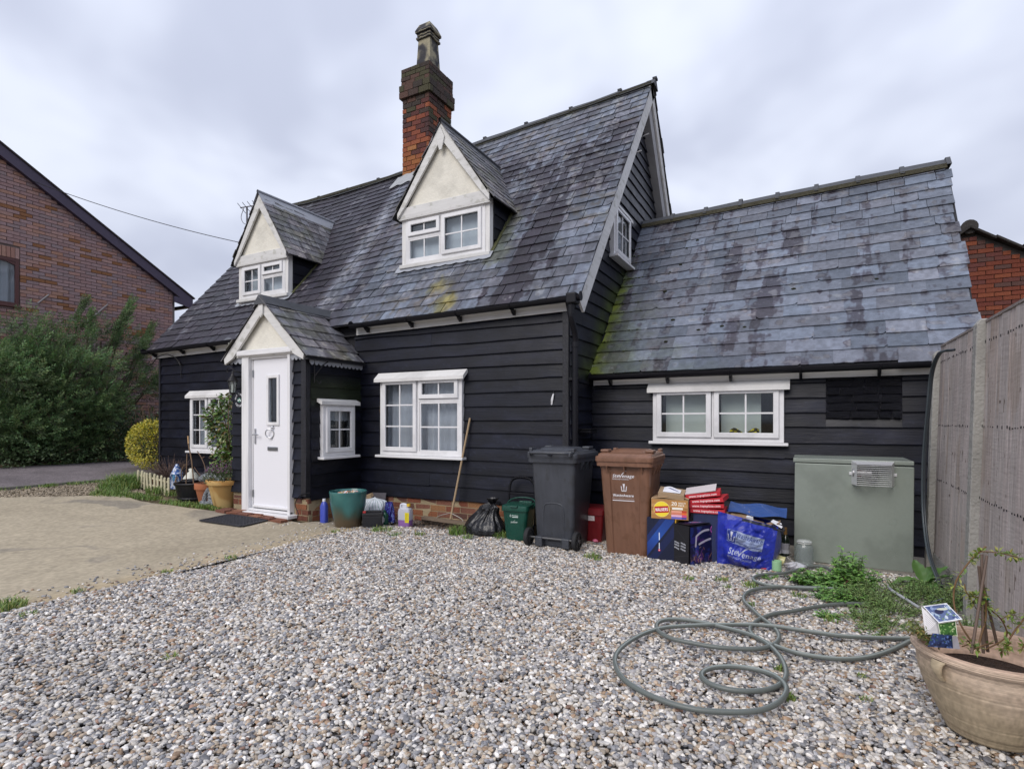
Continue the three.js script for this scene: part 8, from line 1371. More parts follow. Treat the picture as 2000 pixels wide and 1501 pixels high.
{ // climber by the left window
  rnd = mulberry(151);
  const D = 5.95, q = (px, py) => onD(px, py, D), b = q(440, 955), t = thing('climbing_shrub', 'leafy green climber growing up beside the left window', 'climber', V(b.x, groundY(b.x), b.z)), L = (px, py) => local(t, q(px, py).add(V(0, 0, rr(-0.05, 0.05))));
  const cols = [[0.1, 0.2, 0.045], [0.16, 0.27, 0.07], [0.06, 0.12, 0.035], [0.23, 0.28, 0.09], [0.18, 0.13, 0.05]];
  const l = [...climber(t, [L(444, 950), L(442, 900), L(440, 850), L(434, 800)], 520, 0.17, cols, 0.075, 0.055), ...climber(t, [L(430, 880), L(418, 840), L(412, 815), L(425, 790)], 420, 0.15, cols, 0.075, 0.055), ...climber(t, [L(448, 800), L(446, 785), L(442, 776)], 110, 0.1, cols, 0.07, 0.05), ...climber(t, [L(425, 895), L(445, 900), L(455, 880)], 190, 0.13, cols, 0.07, 0.05)];
  part('foliage', leaves(l), leafGloss, t);
  part('stems', [[[443, 965], [441, 900], [436, 830], [430, 785]], [[446, 965], [450, 890], [449, 820], [443, 770]], [[440, 950], [425, 880], [414, 820], [420, 790]], [[440, 910], [425, 900], [412, 893]]].map((p) => tube(p.map(([x, y]) => L(x, y)), 0.008, 20, 5)), twig, t);
}
function planterPot(name, label, cat, px, py, rB, rT, h, m, { rim = 0.03, y, dz = 0, soil = true, seg = 36 } = {}) {
  const p = gnd(px, py, y), t = thing(name, label, cat, V(p.x, groundY(p.x) - 0.01, p.z - rB + dz));
  part('pot', lathe([[0, 0], [rB * 0.96, 0], [rB, 0.012], [lerp(rB, rT, 0.86), h - rim * 1.6], [rT + 0.012, h - rim * 1.5], [rT + 0.015, h - 0.006], [rT + 0.008, h], [rT - 0.012, h], [rT - 0.016, h - 0.03], [lerp(rB, rT, 0.7), h - 0.06]], seg), m, t);
  if (soil) part('soil', cyl(rT - 0.012, rT - 0.02, 0.02, 0, h - 0.05, 0, [0, 0, 0], 24), std({ color: lin(0.035, 0.024, 0.017), roughness: 1, bumpMap: fineBump, bumpScale: 0.03 }), t);
  return t;
}
{
  rnd = mulberry(152);
  const blackP = plastic([0.014, 0.014, 0.02], { roughness: 0.4 }), terra = std({ color: lin(0.42, 0.15, 0.07), roughness: 0.85, map: dirtMap, bumpMap: fineBump, bumpScale: 0.003 });
  const tallP = planterPot('plant_pot', 'tall black plastic pot behind the wide black tub', 'plant pot', 336, 972, 0.11, 0.15, 0.27, blackP, { dz: -0.2 });
  const tub = planterPot('plant_tub', 'wide black plastic tub holding bare sticks', 'plant tub', 352, 978, 0.24, 0.29, 0.28, blackP, { rim: 0.02 });
  part('foot_band', lathe([[0.248, 0.03], [0.256, 0.034], [0.256, 0.05], [0.25, 0.055]], 36), blackP, tub);
  const sticks = []; const st = (pts, r) => sticks.push(tube(pts, r, 14, 6));
  const TP = (px, py, dz = 0) => local(tub, onD(px, py, -tub.position.z - dz)); st([TP(378, 945), TP(374, 900), TP(368, 868), TP(367, 852)], 0.011); st([TP(363, 946), TP(364, 915), TP(365, 886)], 0.009); st([TP(356, 948), TP(354, 922), TP(360, 905)], 0.007); st([TP(340, 948), TP(344, 930)], 0.008); st([TP(349, 948), TP(343, 938), TP(346, 932)], 0.01); part('sticks', sticks, std({ color: lin(0.2, 0.13, 0.08), roughness: 0.9 }), tub);
  part('stick_tip', rod(TP(368, 866), TP(367, 851), 0.013, 0.012), std({ color: lin(0.5, 0.32, 0.17), roughness: 0.8 }), tub);
  const tp = planterPot('terracotta_pot', 'small orange terracotta pot between the black tub and the dragon statue', 'plant pot', 390, 981, 0.1, 0.15, 0.3, terra, { rim: 0.06 });
  const TQ = (px, py) => local(tp, onD(px, py, -tp.position.z)); part('branch', [tube([TQ(405, 940), TQ(401, 915), TQ(396, 900), TQ(391, 890), TQ(385, 881)], 0.008, 20, 6), tube([TQ(393, 894), TQ(397, 893), TQ(399, 891)], 0.007, 8, 5), tube([TQ(398, 938), TQ(388, 925), TQ(379, 912)], 0.006, 12, 5)], twig, tp);
  const yel = std({ map: tex(256, 256, (u, v) => { const f = fbm(u * 6, v * 6, 4, 6, 6, 251); let c = mix3([196, 158, 92], [176, 128, 70], f); c = mix3(c, [96, 84, 52], smooth(0.5, 0.1, v + (f - 0.5) * 0.3) * 0.7); return mix3(c, [206, 186, 132], smooth(0.6, 0.7, f) * 0.5); }), roughness: 0.8 });
  const hp = planterPot('plant_pot', 'large weathered yellow clay pot of heather beside the porch', 'plant pot', 439, 992, 0.17, 0.265, 0.42, yel, { rim: 0.045, y: 0.11, dz: 0.14 });
  const hl = []; for (let i = 0; i < 1500; i++) { const d = V(rr(-1, 1), rr(0.0, 1), rr(-1, 1)).normalize(), r = 0.31 * Math.cbrt(rnd()); const top = d.y * r > 0.13; hl.push([V(d.x * r, 0.4 + d.y * r * 0.95, d.z * r), d.clone().add(dirRnd(0.4)), dirRnd(0.5), rr(0.025, 0.045), rr(0.009, 0.016), shade(top && rnd() < 0.3 ? [0.3, 0.1, 0.28] : pick([[0.1, 0.14, 0.06], [0.14, 0.18, 0.08], [0.06, 0.09, 0.04]]), 0.3)]); } part('heather', leaves(hl), leafM, hp);
  const wl = []; { const w0 = gnd(452, 990, 0.1), t = thing('ground_weeds', 'small leafy weeds between the yellow pot and the brick step', 'weeds', V(w0.x, groundY(w0.x), w0.z)); for (let i = 0; i < 260; i++) { const a = rr(0, 6.28), q = Math.sqrt(rnd()) * 0.22; wl.push([V(Math.cos(a) * q, rr(0.0, 0.2) * (1 - q * 2), Math.sin(a) * q * 0.6), dirRnd(0.4), V(rr(-0.4, 0.4), 1, rr(-0.4, 0.4)), rr(0.05, 0.09), rr(0.03, 0.05), shade(pick([G1, G2, G3]), 0.3)]); } part('foliage', leaves(wl), leafM, t); const ws = []; for (let i = 0; i < 9; i++) { const a = rr(0, 6.28); ws.push(tube([V(0, 0, 0), V(Math.cos(a) * 0.07, 0.1, Math.sin(a) * 0.05), V(Math.cos(a) * 0.13, 0.17, Math.sin(a) * 0.08)], 0.004, 8, 4)); } part('stems', ws, std({ color: lin(0.1, 0.14, 0.04), roughness: 0.8 }), t); }
  // the dragon: body, wings, tail, horned head, meshed as one skin
  { const p = gnd(407, 987, 0.13), t = thing('dragon_statue', 'grey stone dragon statue sitting beside the yellow clay pot', 'statue', V(p.x, groundY(p.x), p.z - 0.1), 0.15), stone_ = std({ color: lin(0.5, 0.53, 0.55), roughness: 0.9, bumpMap: brickBump, bumpScale: 0.02, map: tex(256, 256, (u, v) => { const f = fbm(u * 10, v * 10, 4, 10, 10, 261); return mix3([250, 250, 250], [160, 164, 172], smooth(0.35, 0.65, f)); }) });
    const bl = (pts, rs, n = 40) => { const cv = new THREE.CatmullRomCurve3(pts), g = sheet((a, b) => { const c = cv.getPoint(b), d = cv.getTangent(b), s = V(0, 0, 1).cross(d).normalize(), q = d.clone().cross(s), k = b * (rs.length - 1), i = Math.min(rs.length - 2, Math.floor(k)), r = lerp(rs[i], rs[i + 1], k - i) * (1 + 0.05 * Math.sin(b * 60)); return c.addScaledVector(s, Math.cos(a * 6.283) * r).addScaledVector(q, Math.sin(a * 6.283) * r); }, 18, n, 2, 2); return g; };
    part('body', [bl([V(0.03, 0.0, 0), V(0.04, 0.12, 0), V(0.0, 0.26, 0.01), V(-0.03, 0.36, 0.02)], [0.11, 0.13, 0.085, 0.05]), bl([V(0.02, 0.32, 0.0), V(-0.04, 0.4, 0.03), V(-0.12, 0.4, 0.07), V(-0.19, 0.37, 0.1)], [0.05, 0.075, 0.06, 0.035]), bl([V(0.08, 0.04, 0.06), V(0.14, 0.03, 0.1), V(0.02, 0.025, 0.16), V(-0.1, 0.03, 0.15), V(-0.14, 0.05, 0.1)], [0.05, 0.045, 0.04, 0.03, 0.012]), bl([V(-0.03, 0.24, 0.07), V(-0.08, 0.14, 0.1), V(-0.08, 0.03, 0.12)], [0.035, 0.03, 0.035]), bl([V(-0.02, 0.24, -0.05), V(-0.09, 0.14, -0.04), V(-0.1, 0.03, -0.02)], [0.035, 0.03, 0.035]), sph(0.075, 0.06, 0.07, 0.08, [1, 1, 0.7], 14), sph(0.02, -0.17, 0.41, 0.085, [1, 0.8, 1], 10), sph(0.018, -0.1, 0.45, 0.08, [1, 1, 1], 10)], stone_, t);
    part('wing', [[V(0.07, 0.28, -0.02), V(0.14, 0.42, -0.06)], [V(0.05, 0.28, 0.06), V(0.1, 0.44, 0.1)]].map(([a, b]) => prism([[0, 0], [0.02, 0.2], [0.1, 0.14], [0.09, 0.04], [0.13, -0.06], [0.07, -0.1]], 0.015, [], 0.004).rotateY(0.4).translate(a.x - 0.02, a.y - 0.02, a.z)), stone_, t);
    part('horn', [rod(V(-0.03, 0.44, 0.05), V(0.03, 0.53, 0.02), 0.016, 0.004), rod(V(-0.05, 0.44, 0.09), V(0.0, 0.53, 0.1), 0.016, 0.004), rod(V(-0.01, 0.4, 0.08), V(0.06, 0.42, 0.12), 0.02, 0.006)], stone_, t); }
  // ornaments on the bed
  { const p = onD(344, 938, 5.75), t = thing('garden_ornament', 'small blue and white house ornament behind the black tub', 'ornament', V(p.x, p.y - 0.14, p.z)), bw = std({ roughness: 0.35, map: tex(64, 64, (u, v) => (vnoise(u * 9, v * 9, 9, 9, 271) > 0.45 ? [206, 216, 236] : [62, 104, 176])) });
    part('house', [bx(0.16, 0.26, 0.12, 0, 0.13, 0), cyl(0.02, 0.1, 0.17, 0.02, 0.34, 0, [0, 0.78, 0], 4), cyl(0.03, 0.05, 0.12, -0.1, 0.14, 0.02)], bw, t); part('shutter', bx(0.06, 0.1, 0.01, 0.03, 0.2, 0.064), std({ color: lin(0.12, 0.34, 0.55), roughness: 0.4 }), t); }
  { const p = onD(374, 945, 5.75), t = thing('garden_ornament', 'white mushroom house ornament with dark windows behind the terracotta pot', 'ornament', V(p.x, p.y - 0.06, p.z)), w = std({ color: lin(0.6, 0.6, 0.52), roughness: 0.5 });
    part('cap', lathe([[0, 0.32], [0.03, 0.31], [0.04, 0.27], [0.07, 0.25], [0.12, 0.18], [0.14, 0.13], [0.1, 0.12]], 24), w, t); part('stalk', lathe([[0.06, 0], [0.08, 0.02], [0.07, 0.13]], 20), std({ color: lin(0.4, 0.42, 0.42), roughness: 0.6 }), t); part('ornament_window', [sph(0.028, -0.05, 0.2, 0.075, [1, 1.2, 0.4], 10), sph(0.02, -0.03, 0.07, 0.065, [1, 1.3, 0.4], 10), sph(0.022, 0.03, 0.06, 0.065, [1, 1.6, 0.4], 10)], M.deck, t); part('chimney', sph(0.04, -0.02, 0.3, 0, [1, 0.7, 1], 10), w, t); }
  { const p = onD(402, 942, 5.8), t = thing('garden_ornament', 'grey castle shaped ornament behind the dragon statue', 'ornament', V(p.x, p.y - 0.12, p.z)), gr = std({ color: lin(0.13, 0.12, 0.15), roughness: 0.8, map: brickMap, bumpMap: brickBump, bumpScale: 0.01 });
    const tw = (x, h, r) => [cyl(r, r * 1.05, h, x, h / 2, 0, [0, 0, 0], 14), ...[0, 1, 2, 3].map((k) => bx(r * 0.5, 0.03, r * 0.5, x + Math.cos(k * 1.57 + 0.78) * r * 0.8, h + 0.012, Math.sin(k * 1.57 + 0.78) * r * 0.8))]; part('tower', tw(0.08, 0.36, 0.065), gr, t); part('tower', tw(-0.07, 0.26, 0.05), gr, t); part('spire', cyl(0.004, 0.03, 0.14, -0.03, 0.34, -0.04, [0, 0, 0], 10), gr, t); part('castle_wall', bx(0.2, 0.16, 0.08, 0, 0.08, 0), gr, t); }
  { const p = onD(303, 940, 5.6), t = thing('loose_brick', 'loose red brick lying behind the little picket edging', 'brick', V(p.x, p.y - 0.02, p.z)); part('brick', wonky(0.23, 0.12, 0.12, 0.006), OLDRED[1], t, undefined, [0, 0.2, 0.05]); }
  { const p = onD(330, 940, 5.75), t = thing('dead_lavender', 'dry brown twiggy lavender bush between golden shrub and black tub', 'dead plant', V(p.x, groundY(p.x) + 0.02, p.z)), s = []; for (let i = 0; i < 260; i++) { const d = V(rr(-1, 1), rr(0.25, 1.2), rr(-0.8, 0.8)).normalize(), L = rr(0.25, 0.5); const m = d.clone().multiplyScalar(L * 0.5).add(V(0, 0.03, 0)); s.push(tube([V(0, 0.02, 0), m, d.clone().multiplyScalar(L).add(V(rr(-0.04, 0.04), rr(0, 0.06), rr(-0.04, 0.04)))], 0.0026, 5, 3)); } part('twigs', s, std({ color: lin(0.13, 0.085, 0.07), roughness: 0.9 }), t); }
  // little picket edging
  { const a = gnd(270, 950), b = gnd(330, 966), t = thing('picket_edging', 'low cream picket edging in front of the golden shrub', 'edging', a.clone().setY(groundY(a.x))), cr = std({ color: lin(0.62, 0.57, 0.4), roughness: 0.7, map: dirtMap }), n = 10; const d = b.clone().sub(a);
    for (let i = 0; i < n; i++) { const f = i / (n - 1), p = d.clone().multiplyScalar(f), y = groundY(a.x + p.x) - groundY(a.x); part('picket', prism([[-0.021, 0], [0.021, 0], [0.021, 0.27], [0.012, 0.285], [0, 0.29], [-0.012, 0.285], [-0.021, 0.27]], 0.014, [], 0.002), cr, t, V(p.x, y - 0.01 + rr(-0.012, 0.012), p.z), [rr(-0.05, 0.05), -Math.atan2(d.z, d.x), rr(-0.12, 0.12)]); }
    const r = (h) => bar(V(0, h, -0.008), V(d.x, h + groundY(b.x) - groundY(a.x), d.z - 0.008), 0.012, 0.025); part('rail', r(0.08), cr, t); part('rail', r(0.2), cr, t); }
}
// ================================================================== weeds, hose, planter on the right
{
  rnd = mulberry(161);
  const centre = gnd(1680, 1165, 0.02), t = thing('weed_patch', 'bushy green patch of nettles and weeds in front of the boiler casing', 'weeds', centre.clone().setY(0)), l = [], st = [];
  const clump = (px, py, r, h, n, len, wid, cols, pinnate) => { const p = local(t, gnd(px, py, 0.0)); for (let i = 0; i < n; i++) { const a = rr(0, 6.28), q = Math.sqrt(rnd()) * r, hh = h * rr(0.4, 1.05) * (1 - 0.55 * (q / r) ** 2), b = V(p.x + Math.cos(a) * q * 0.6, 0, p.z + Math.sin(a) * q * 0.6), tip = V(p.x + Math.cos(a) * q, hh, p.z + Math.sin(a) * q); st.push(tube([b, b.clone().lerp(tip, 0.5).add(V(0, hh * 0.12, 0)), tip], 0.0022, 5, 4)); const m = pinnate ? 6 : 5; for (let k = 0; k < m; k++) { const s = lerp(0.25, 1, k / (m - 1)), c = b.clone().lerp(tip, s).add(V(0, hh * 0.1 * Math.sin(s * 3), 0)); for (const sd of k === m - 1 ? [0, 1, -1] : [1, -1]) { const dir = V(Math.cos(a + sd * 1.3 + k * 1.57) , rr(-0.1, 0.5), Math.sin(a + sd * 1.3 + k * 1.57)); l.push([c, dir, V(rr(-0.3, 0.3), 1, rr(-0.3, 0.3)), len * rr(0.6, 1.2) * lerp(1.1, 0.6, s), wid * rr(0.7, 1.2) * lerp(1.1, 0.6, s), shade(pick(cols), 0.28), 0.25]); } } } };
  const A = [[0.16, 0.34, 0.06], [0.21, 0.42, 0.09], [0.1, 0.23, 0.05], [0.26, 0.45, 0.12]], Bc = [[0.24, 0.38, 0.11], [0.3, 0.42, 0.14], [0.16, 0.28, 0.08]];
  clump(1668, 1152, 0.2, 0.3, 60, 0.075, 0.05, A); clump(1655, 1150, 0.13, 0.36, 24, 0.07, 0.046, A); clump(1600, 1142, 0.22, 0.13, 60, 0.07, 0.045, A); clump(1570, 1138, 0.15, 0.1, 34, 0.05, 0.03, [[0.05, 0.08, 0.03], [0.08, 0.15, 0.04]]); clump(1640, 1175, 0.2, 0.14, 50, 0.05, 0.03, A); clump(1700, 1180, 0.22, 0.2, 70, 0.045, 0.014, Bc, 1); clump(1735, 1195, 0.22, 0.17, 80, 0.04, 0.01, Bc, 1); clump(1690, 1215, 0.18, 0.12, 50, 0.035, 0.012, Bc, 1); clump(1780, 1170, 0.24, 0.18, 70, 0.04, 0.012, Bc, 1); clump(1830, 1175, 0.2, 0.2, 50, 0.04, 0.014, Bc, 1); clump(1860, 1190, 0.16, 0.26, 40, 0.04, 0.012, Bc, 1); clump(1620, 1205, 0.1, 0.05, 18, 0.035, 0.02, A); clump(1705, 1235, 0.12, 0.06, 24, 0.03, 0.01, Bc, 1); clump(1730, 1225, 0.15, 0.09, 30, 0.03, 0.01, Bc, 1); clump(1900, 1240, 0.1, 0.14, 24, 0.03, 0.01, Bc, 1); clump(1500, 1128, 0.1, 0.05, 12, 0.03, 0.02, A);
  part('foliage', leaves(l), leafM, t); part('stems', st, std({ color: lin(0.1, 0.13, 0.05), roughness: 0.8 }), t);
  part('red_stems', [0, 1, 2, 3, 4].map((i) => { const p = local(t, gnd(1655 + i * 4, 1158, 0)); return tube([p, p.clone().add(V(rr(-0.03, 0.03), 0.06, rr(-0.03, 0.03))), p.clone().add(V(rr(-0.06, 0.06), 0.12, rr(-0.03, 0.03)))], 0.004, 6, 5); }), std({ color: lin(0.12, 0.02, 0.025), roughness: 0.6 }), t);
  // dock with broad leaves
  const d0 = gnd(1805, 1150, 0.0), d = thing('dock_plant', 'broad leaved dark green dock plant in the corner between casing and fence', 'plant', V(d0.x, 0, d0.z)), P = [];
  const blade = (a, L, w, rise, sag) => { const dir = V(Math.cos(a), 0, Math.sin(a)), sd = V(-Math.sin(a), 0, Math.cos(a)); const c = (s) => dir.clone().multiplyScalar(L * s * 0.9).add(V(0, 0.04 + rise * 0.75 * s - sag * 0.9 * s * s, 0)); return sheet((u, v) => { const s = v, ww = w * Math.pow(Math.sin(Math.PI * Math.min(0.98, 0.06 + s * 0.94)), 0.8), e = (u - 0.5) * 2; return c(s).addScaledVector(sd, e * ww * 0.5).add(V(0, Math.abs(e) * ww * 0.18 + 0.006 * Math.sin(s * 22) * Math.abs(e), 0)); }, 6, 12); };
  for (const [a, L0, w, r0, s] of [[2.9, 0.34, 0.1, 0.26, 0.2], [2.2, 0.3, 0.1, 0.12, 0.12], [0.5, 0.26, 0.1, 0.3, 0.05], [1.2, 0.3, 0.11, 0.2, 0.2], [-0.3, 0.24, 0.09, 0.38, 0.05], [3.6, 0.3, 0.08, 0.16, 0.14], [1.7, 0.3, 0.1, 0.05, 0.06], [4.4, 0.2, 0.09, 0.4, 0.05], [0.0, 0.2, 0.09, 0.14, 0.12], [-1, 0.24, 0.07, 0.42, 0.1]]) P.push(tint(blade(a, L0 * 0.85, w * 1.1, r0 * 0.7, s).toNonIndexed(), shade([0.1, 0.21, 0.05], 0.25)));
  part('foliage', P, leafGloss, d);
}
{ // garden hose, traced along the ground
  const z8 = (l) => l.map(([a, b]) => [1180 + a / 3.2258, 1080 + b / 3.2258]);
  const runA = z8([[2000, 541], [1920, 541], [1700, 543], [1500, 538], [1350, 520], [1200, 497], [1050, 472], [900, 460], [700, 455], [500, 460], [380, 470], [270, 500], [170, 550], [100, 605], [70, 655], [72, 710], [110, 780], [190, 845], [330, 915], [450, 957], [600, 990], [750, 1003], [880, 1008], [1000, 998], [1090, 965], [1140, 915], [1150, 870], [1120, 820], [1060, 775], [960, 740], [850, 720], [750, 717], [670, 727], [620, 752], [615, 780], [650, 815], [740, 850], [850, 868], [960, 870], [1060, 852], [1130, 810], [1148, 760], [1135, 700], [1100, 640], [1040, 580], [960, 530], [860, 495], [740, 465], [620, 438], [520, 422], [430, 417], [360, 427], [330, 455], [345, 495], [430, 540], [560, 568], [700, 592], [850, 603], [970, 603], [1060, 582], [1100, 545], [1098, 505], [1060, 460], [990, 405], [930, 350], [885, 305], [882, 272], [920, 240], [1000, 220], [1120, 213], [1250, 215], [1400, 222], [1550, 232]]);
  const runB = z8([[2010, 545], [1930, 552], [1880, 575], [1800, 612], [1700, 645], [1600, 662], [1480, 665], [1350, 652], [1220, 628], [1100, 590], [1000, 550], [940, 515], [920, 480], [945, 440], [1000, 405], [1080, 380], [1200, 362], [1330, 338], [1450, 322], [1560, 316], [1680, 318]]);
  const runC = z8([[1480, 225], [1300, 222], [1120, 212], [1020, 200], [960, 182], [940, 165], [960, 145], [1030, 132], [1120, 128], [1200, 110], [1300, 85], [1380, 85], [1440, 110]]);
  const t = thing('garden_hose', 'long grey green garden hose lying in loose loops on the gravel', 'hose', V(gnd(1400, 1290, 0).x, 0, gnd(1400, 1290, 0).z)), hm = std({ map: tex(64, 16, (u, v) => { const k = v % 0.5 < 0.07 ? 1.45 : 1; return [98 * k, 104 * k, 101 * k]; }), roughness: 0.45 });
  for (const [i, r] of [runA, runB, runC].entries()) {
    const pts = r.map(([x, y]) => gnd(x, y, 0.03)), cv = new THREE.CatmullRomCurve3(pts, false, 'centripetal');
    const cp = cv.getSpacedPoints(160).map((p, k) => local(t, p.add(V(0, (i === 1 ? 0.0 : 0.002) + (i === 0 ? 0.018 * Math.exp(-(((k - 12) / 8) ** 2)) + 0.016 * Math.exp(-(((k - 62) / 5) ** 2)) : 0), 0))));
    const g = new THREE.TubeGeometry(new THREE.CatmullRomCurve3(cp), 340, 0.0138, 9); const u = g.attributes.uv; for (let k = 0; k < u.count; k++) u.setXY(k, u.getX(k) * 12, u.getY(k)); part('hose_length', g, hm, t);
  }
  const a = gnd(1742, 1168, 0.06), b = gnd(1796, 1200, 0.03), lz = thing('spray_lance', 'grey plastic spray lance sticking out of the weeds beside the planter', 'lance', a.clone()); part('tube', rod(V(0, 0.06, 0), local(lz, b).add(V(0, 0.05, 0)), 0.011, 0.011), std({ color: lin(0.36, 0.37, 0.39), roughness: 0.4 }), lz); part('tip', rod(V(0, 0.06, 0), local(lz, b).multiplyScalar(-0.14).add(V(0, 0.075, 0)), 0.014, 0.008), std({ color: lin(0.2, 0.2, 0.22), roughness: 0.5 }), lz);
}
{ // big terracotta planter
  rnd = mulberry(171);
  const Zc = 2.47, Xc = 0.862 * Zc, c = V(cY * Xc - sY * Zc, 0.0, -(sY * Xc + cY * Zc)), t = thing('terracotta_planter', 'large round pale terracotta planter at the right edge of the gravel', 'planter', c.setY(0.015));
  const clay = tex(1024, 512, (u, v) => { const f = fbm(u * 6, v * 5, 5, 6, 5, 281), r = fbm(u * 2, v * 60, 3, 2, 60, 282), fine = fbm(u * 120, v * 60, 2, 120, 60, 283); let q = mix3([212, 186, 162], [230, 210, 188], f * 0.7 + r * 0.4); q = mix3(q, [160, 148, 116], smooth(0.44, 0.12, v + (f - 0.5) * 0.3) * 0.55); q = mix3(q, [214, 168, 146], smooth(0.55, 0.72, v) * 0.35); const k = 0.9 + 0.2 * (fine - 0.5) + 0.14 * (r - 0.5); return [q[0] * k, q[1] * k, q[2] * k]; });
  const ringB = tex(64, 512, (u, v) => 0.6 * fbm(0.5, v * 70, 2, 1, 70, 284) + 0.4 * fbm(u * 8, v * 30, 3, 8, 30, 285), { srgb: false });
  const pm = std({ map: clay, roughness: 0.85, bumpMap: ringB, bumpScale: 0.006 });
  part('bowl', lathe([[0, 0.0], [0.15, 0.0], [0.163, 0.008], [0.19, 0.07], [0.225, 0.14], [0.252, 0.21], [0.267, 0.27], [0.272, 0.315], [0.271, 0.335], [0.285, 0.341], [0.292, 0.352], [0.292, 0.368], [0.284, 0.378], [0.27, 0.38], [0.258, 0.374], [0.252, 0.36], [0.252, 0.3], [0.24, 0.25], [0.0, 0.25]], 96), pm, t);
  const dirTo = (px) => { const q = onD(px, 1290, 3); return Math.atan2(-c.z + 0, 0) * 0 + Math.atan2(-(c.z), -(c.x)) * 0 + q.x * 0; };
  const ang = 2.42; // the lug faces the yard
  const lug = (a) => [V(Math.cos(a) * 0.285, 0.352, Math.sin(a) * 0.285), V(Math.cos(a) * 0.302, 0.33, Math.sin(a) * 0.302), V(Math.cos(a) * 0.296, 0.295, Math.sin(a) * 0.296), V(Math.cos(a) * 0.272, 0.262, Math.sin(a) * 0.272)];
  const lg = sheet((u, v) => { const cv = new THREE.CatmullRomCurve3(lug(ang)), p = cv.getPoint(v), w = lerp(0.032, 0.012, v), sd = V(-Math.sin(ang), 0, Math.cos(ang)), o = V(Math.cos(ang), 0, Math.sin(ang)), th = u * 6.283; return p.addScaledVector(sd, Math.cos(th) * w).addScaledVector(o, Math.sin(th) * lerp(0.016, 0.012, v)); }, 20, 14, 0.1, 0.1); part('lug', lg, pm, t);
  part('compost', cyl(0.225, 0.225, 0.01, 0, 0.255, 0, [0, 0, 0], 40), std({ color: lin(0.06, 0.035, 0.025), roughness: 1, bumpMap: fineBump, bumpScale: 0.04, map: brickMap }), t);
  // a wigwam of canes tied near the top
  const at = (px, py, k = 0) => { const u = (px - 1000) / FPX, z = Zc + k; return local(t, V(cY * u * z - sY * z, EYE + (HORIZON - py) / FPX * z, -(sY * u * z + cY * z))); };
  const cane = std({ color: lin(0.13, 0.09, 0.07), roughness: 0.7 }), cn = thing('bamboo_cane', 'bundle of brown bamboo canes standing in the terracotta planter', 'canes', t.position.clone());
  for (const [a, b, k0, k1] of [[[1898, 1275], [1928, 1085], -0.1, 0.02], [[1921, 1275], [1918, 1082], -0.02, 0.02], [[1930, 1272], [1912, 1105], 0.04, 0], [[1948, 1258], [1918, 1130], 0.06, 0.02]]) part('cane', rod(at(...a, k0), at(...b, k1), 0.0062, 0.0055, 8), cane, cn);
  part('tie', [tor(0.012, 0.004, at(1926, 1168, 0).x, at(1926, 1168, 0).y, at(1926, 1168, 0).z, [1.4, 0, 0.2]), rod(at(1926, 1168, 0), at(1936, 1172, -0.02), 0.004, 0.002)], std({ color: lin(0.02, 0.2, 0.16), roughness: 0.6 }), cn);
  const bb = thing('blueberry_bush', 'young blueberry bush with arching stems and fresh green leaves in the planter', 'shrub', t.position.clone()), l = [], stems = [];
  const stem = (pts, r, leafy, h0 = 0.3) => { const p = pts.map(([x, y, k]) => at(x, y, k ?? 0)), cv = new THREE.CatmullRomCurve3(p, false, 'centripetal'); stems.push(new THREE.TubeGeometry(cv, 26, r, 6)); for (let i = 0; i < leafy; i++) { const s = lerp(h0, 1, rnd()), c0 = cv.getPoint(s), n = 3 + Math.floor(rnd() * 4); for (let k = 0; k < n; k++) { const d = dirRnd(0.25); l.push([c0.clone().add(d.clone().multiplyScalar(0.006)), d, V(rr(-0.4, 0.4), 1, rr(-0.4, 0.4)), rr(0.018, 0.036), rr(0.009, 0.015), shade(pick([[0.3, 0.36, 0.07], [0.22, 0.32, 0.06], [0.38, 0.38, 0.1], [0.16, 0.26, 0.06]]), 0.2), 0.2]); } } };
  stem([[1905, 1262, 0], [1880, 1225, 0.04], [1866, 1190, 0.08], [1863, 1160, 0.1], [1868, 1135, 0.1], [1885, 1108, 0.1], [1905, 1085, 0.1], [1926, 1067, 0.1]], 0.0042, 13, 0.5);
  stem([[1892, 1098, 0.1], [1916, 1078, 0.09], [1940, 1078, 0.06], [1965, 1082, 0.03], [2000, 1092, 0]], 0.0026, 11, 0.2);
  stem([[1910, 1270, -0.06], [1917, 1240, -0.03], [1926, 1205, 0], [1925, 1170, 0], [1922, 1150, 0]], 0.004, 12, 0.3); stem([[1925, 1170, 0], [1905, 1165, 0], [1890, 1160, 0.02], [1884, 1140, 0.03]], 0.0024, 12, 0.2);
  stem([[1925, 1268, 0.02], [1955, 1252, 0.03], [1967, 1240, 0.03], [1958, 1212, 0.02], [1935, 1190, 0]], 0.0032, 4, 0.3); stem([[1957, 1208, 0.02], [1975, 1200, 0], [1985, 1202, 0]], 0.0018, 5, 0.3); stem([[1962, 1265, -0.05], [1980, 1235, -0.06], [2010, 1195, -0.06], [2030, 1160, -0.06]], 0.0034, 10, 0.4);
  stem([[1900, 1268, -0.08], [1915, 1262, -0.1], [1940, 1255, -0.05]], 0.003, 4, 0.1); stem([[1955, 1275, -0.1], [1965, 1262, -0.1], [1975, 1255, -0.1]], 0.003, 12, 0.1); stem([[1880, 1262, -0.02], [1895, 1255, 0], [1890, 1250, 0]], 0.003, 4, 0.1); stem([[1995, 1270, -0.05], [2003, 1255, -0.05]], 0.003, 5, 0.2); stem([[1908, 1190, 0.02], [1902, 1175, 0.02], [1915, 1165, 0.0]], 0.002, 8, 0.1);
  part('stems', stems, std({ color: lin(0.16, 0.09, 0.04), roughness: 0.7 }), bb); part('foliage', leaves(l), leafM, bb);
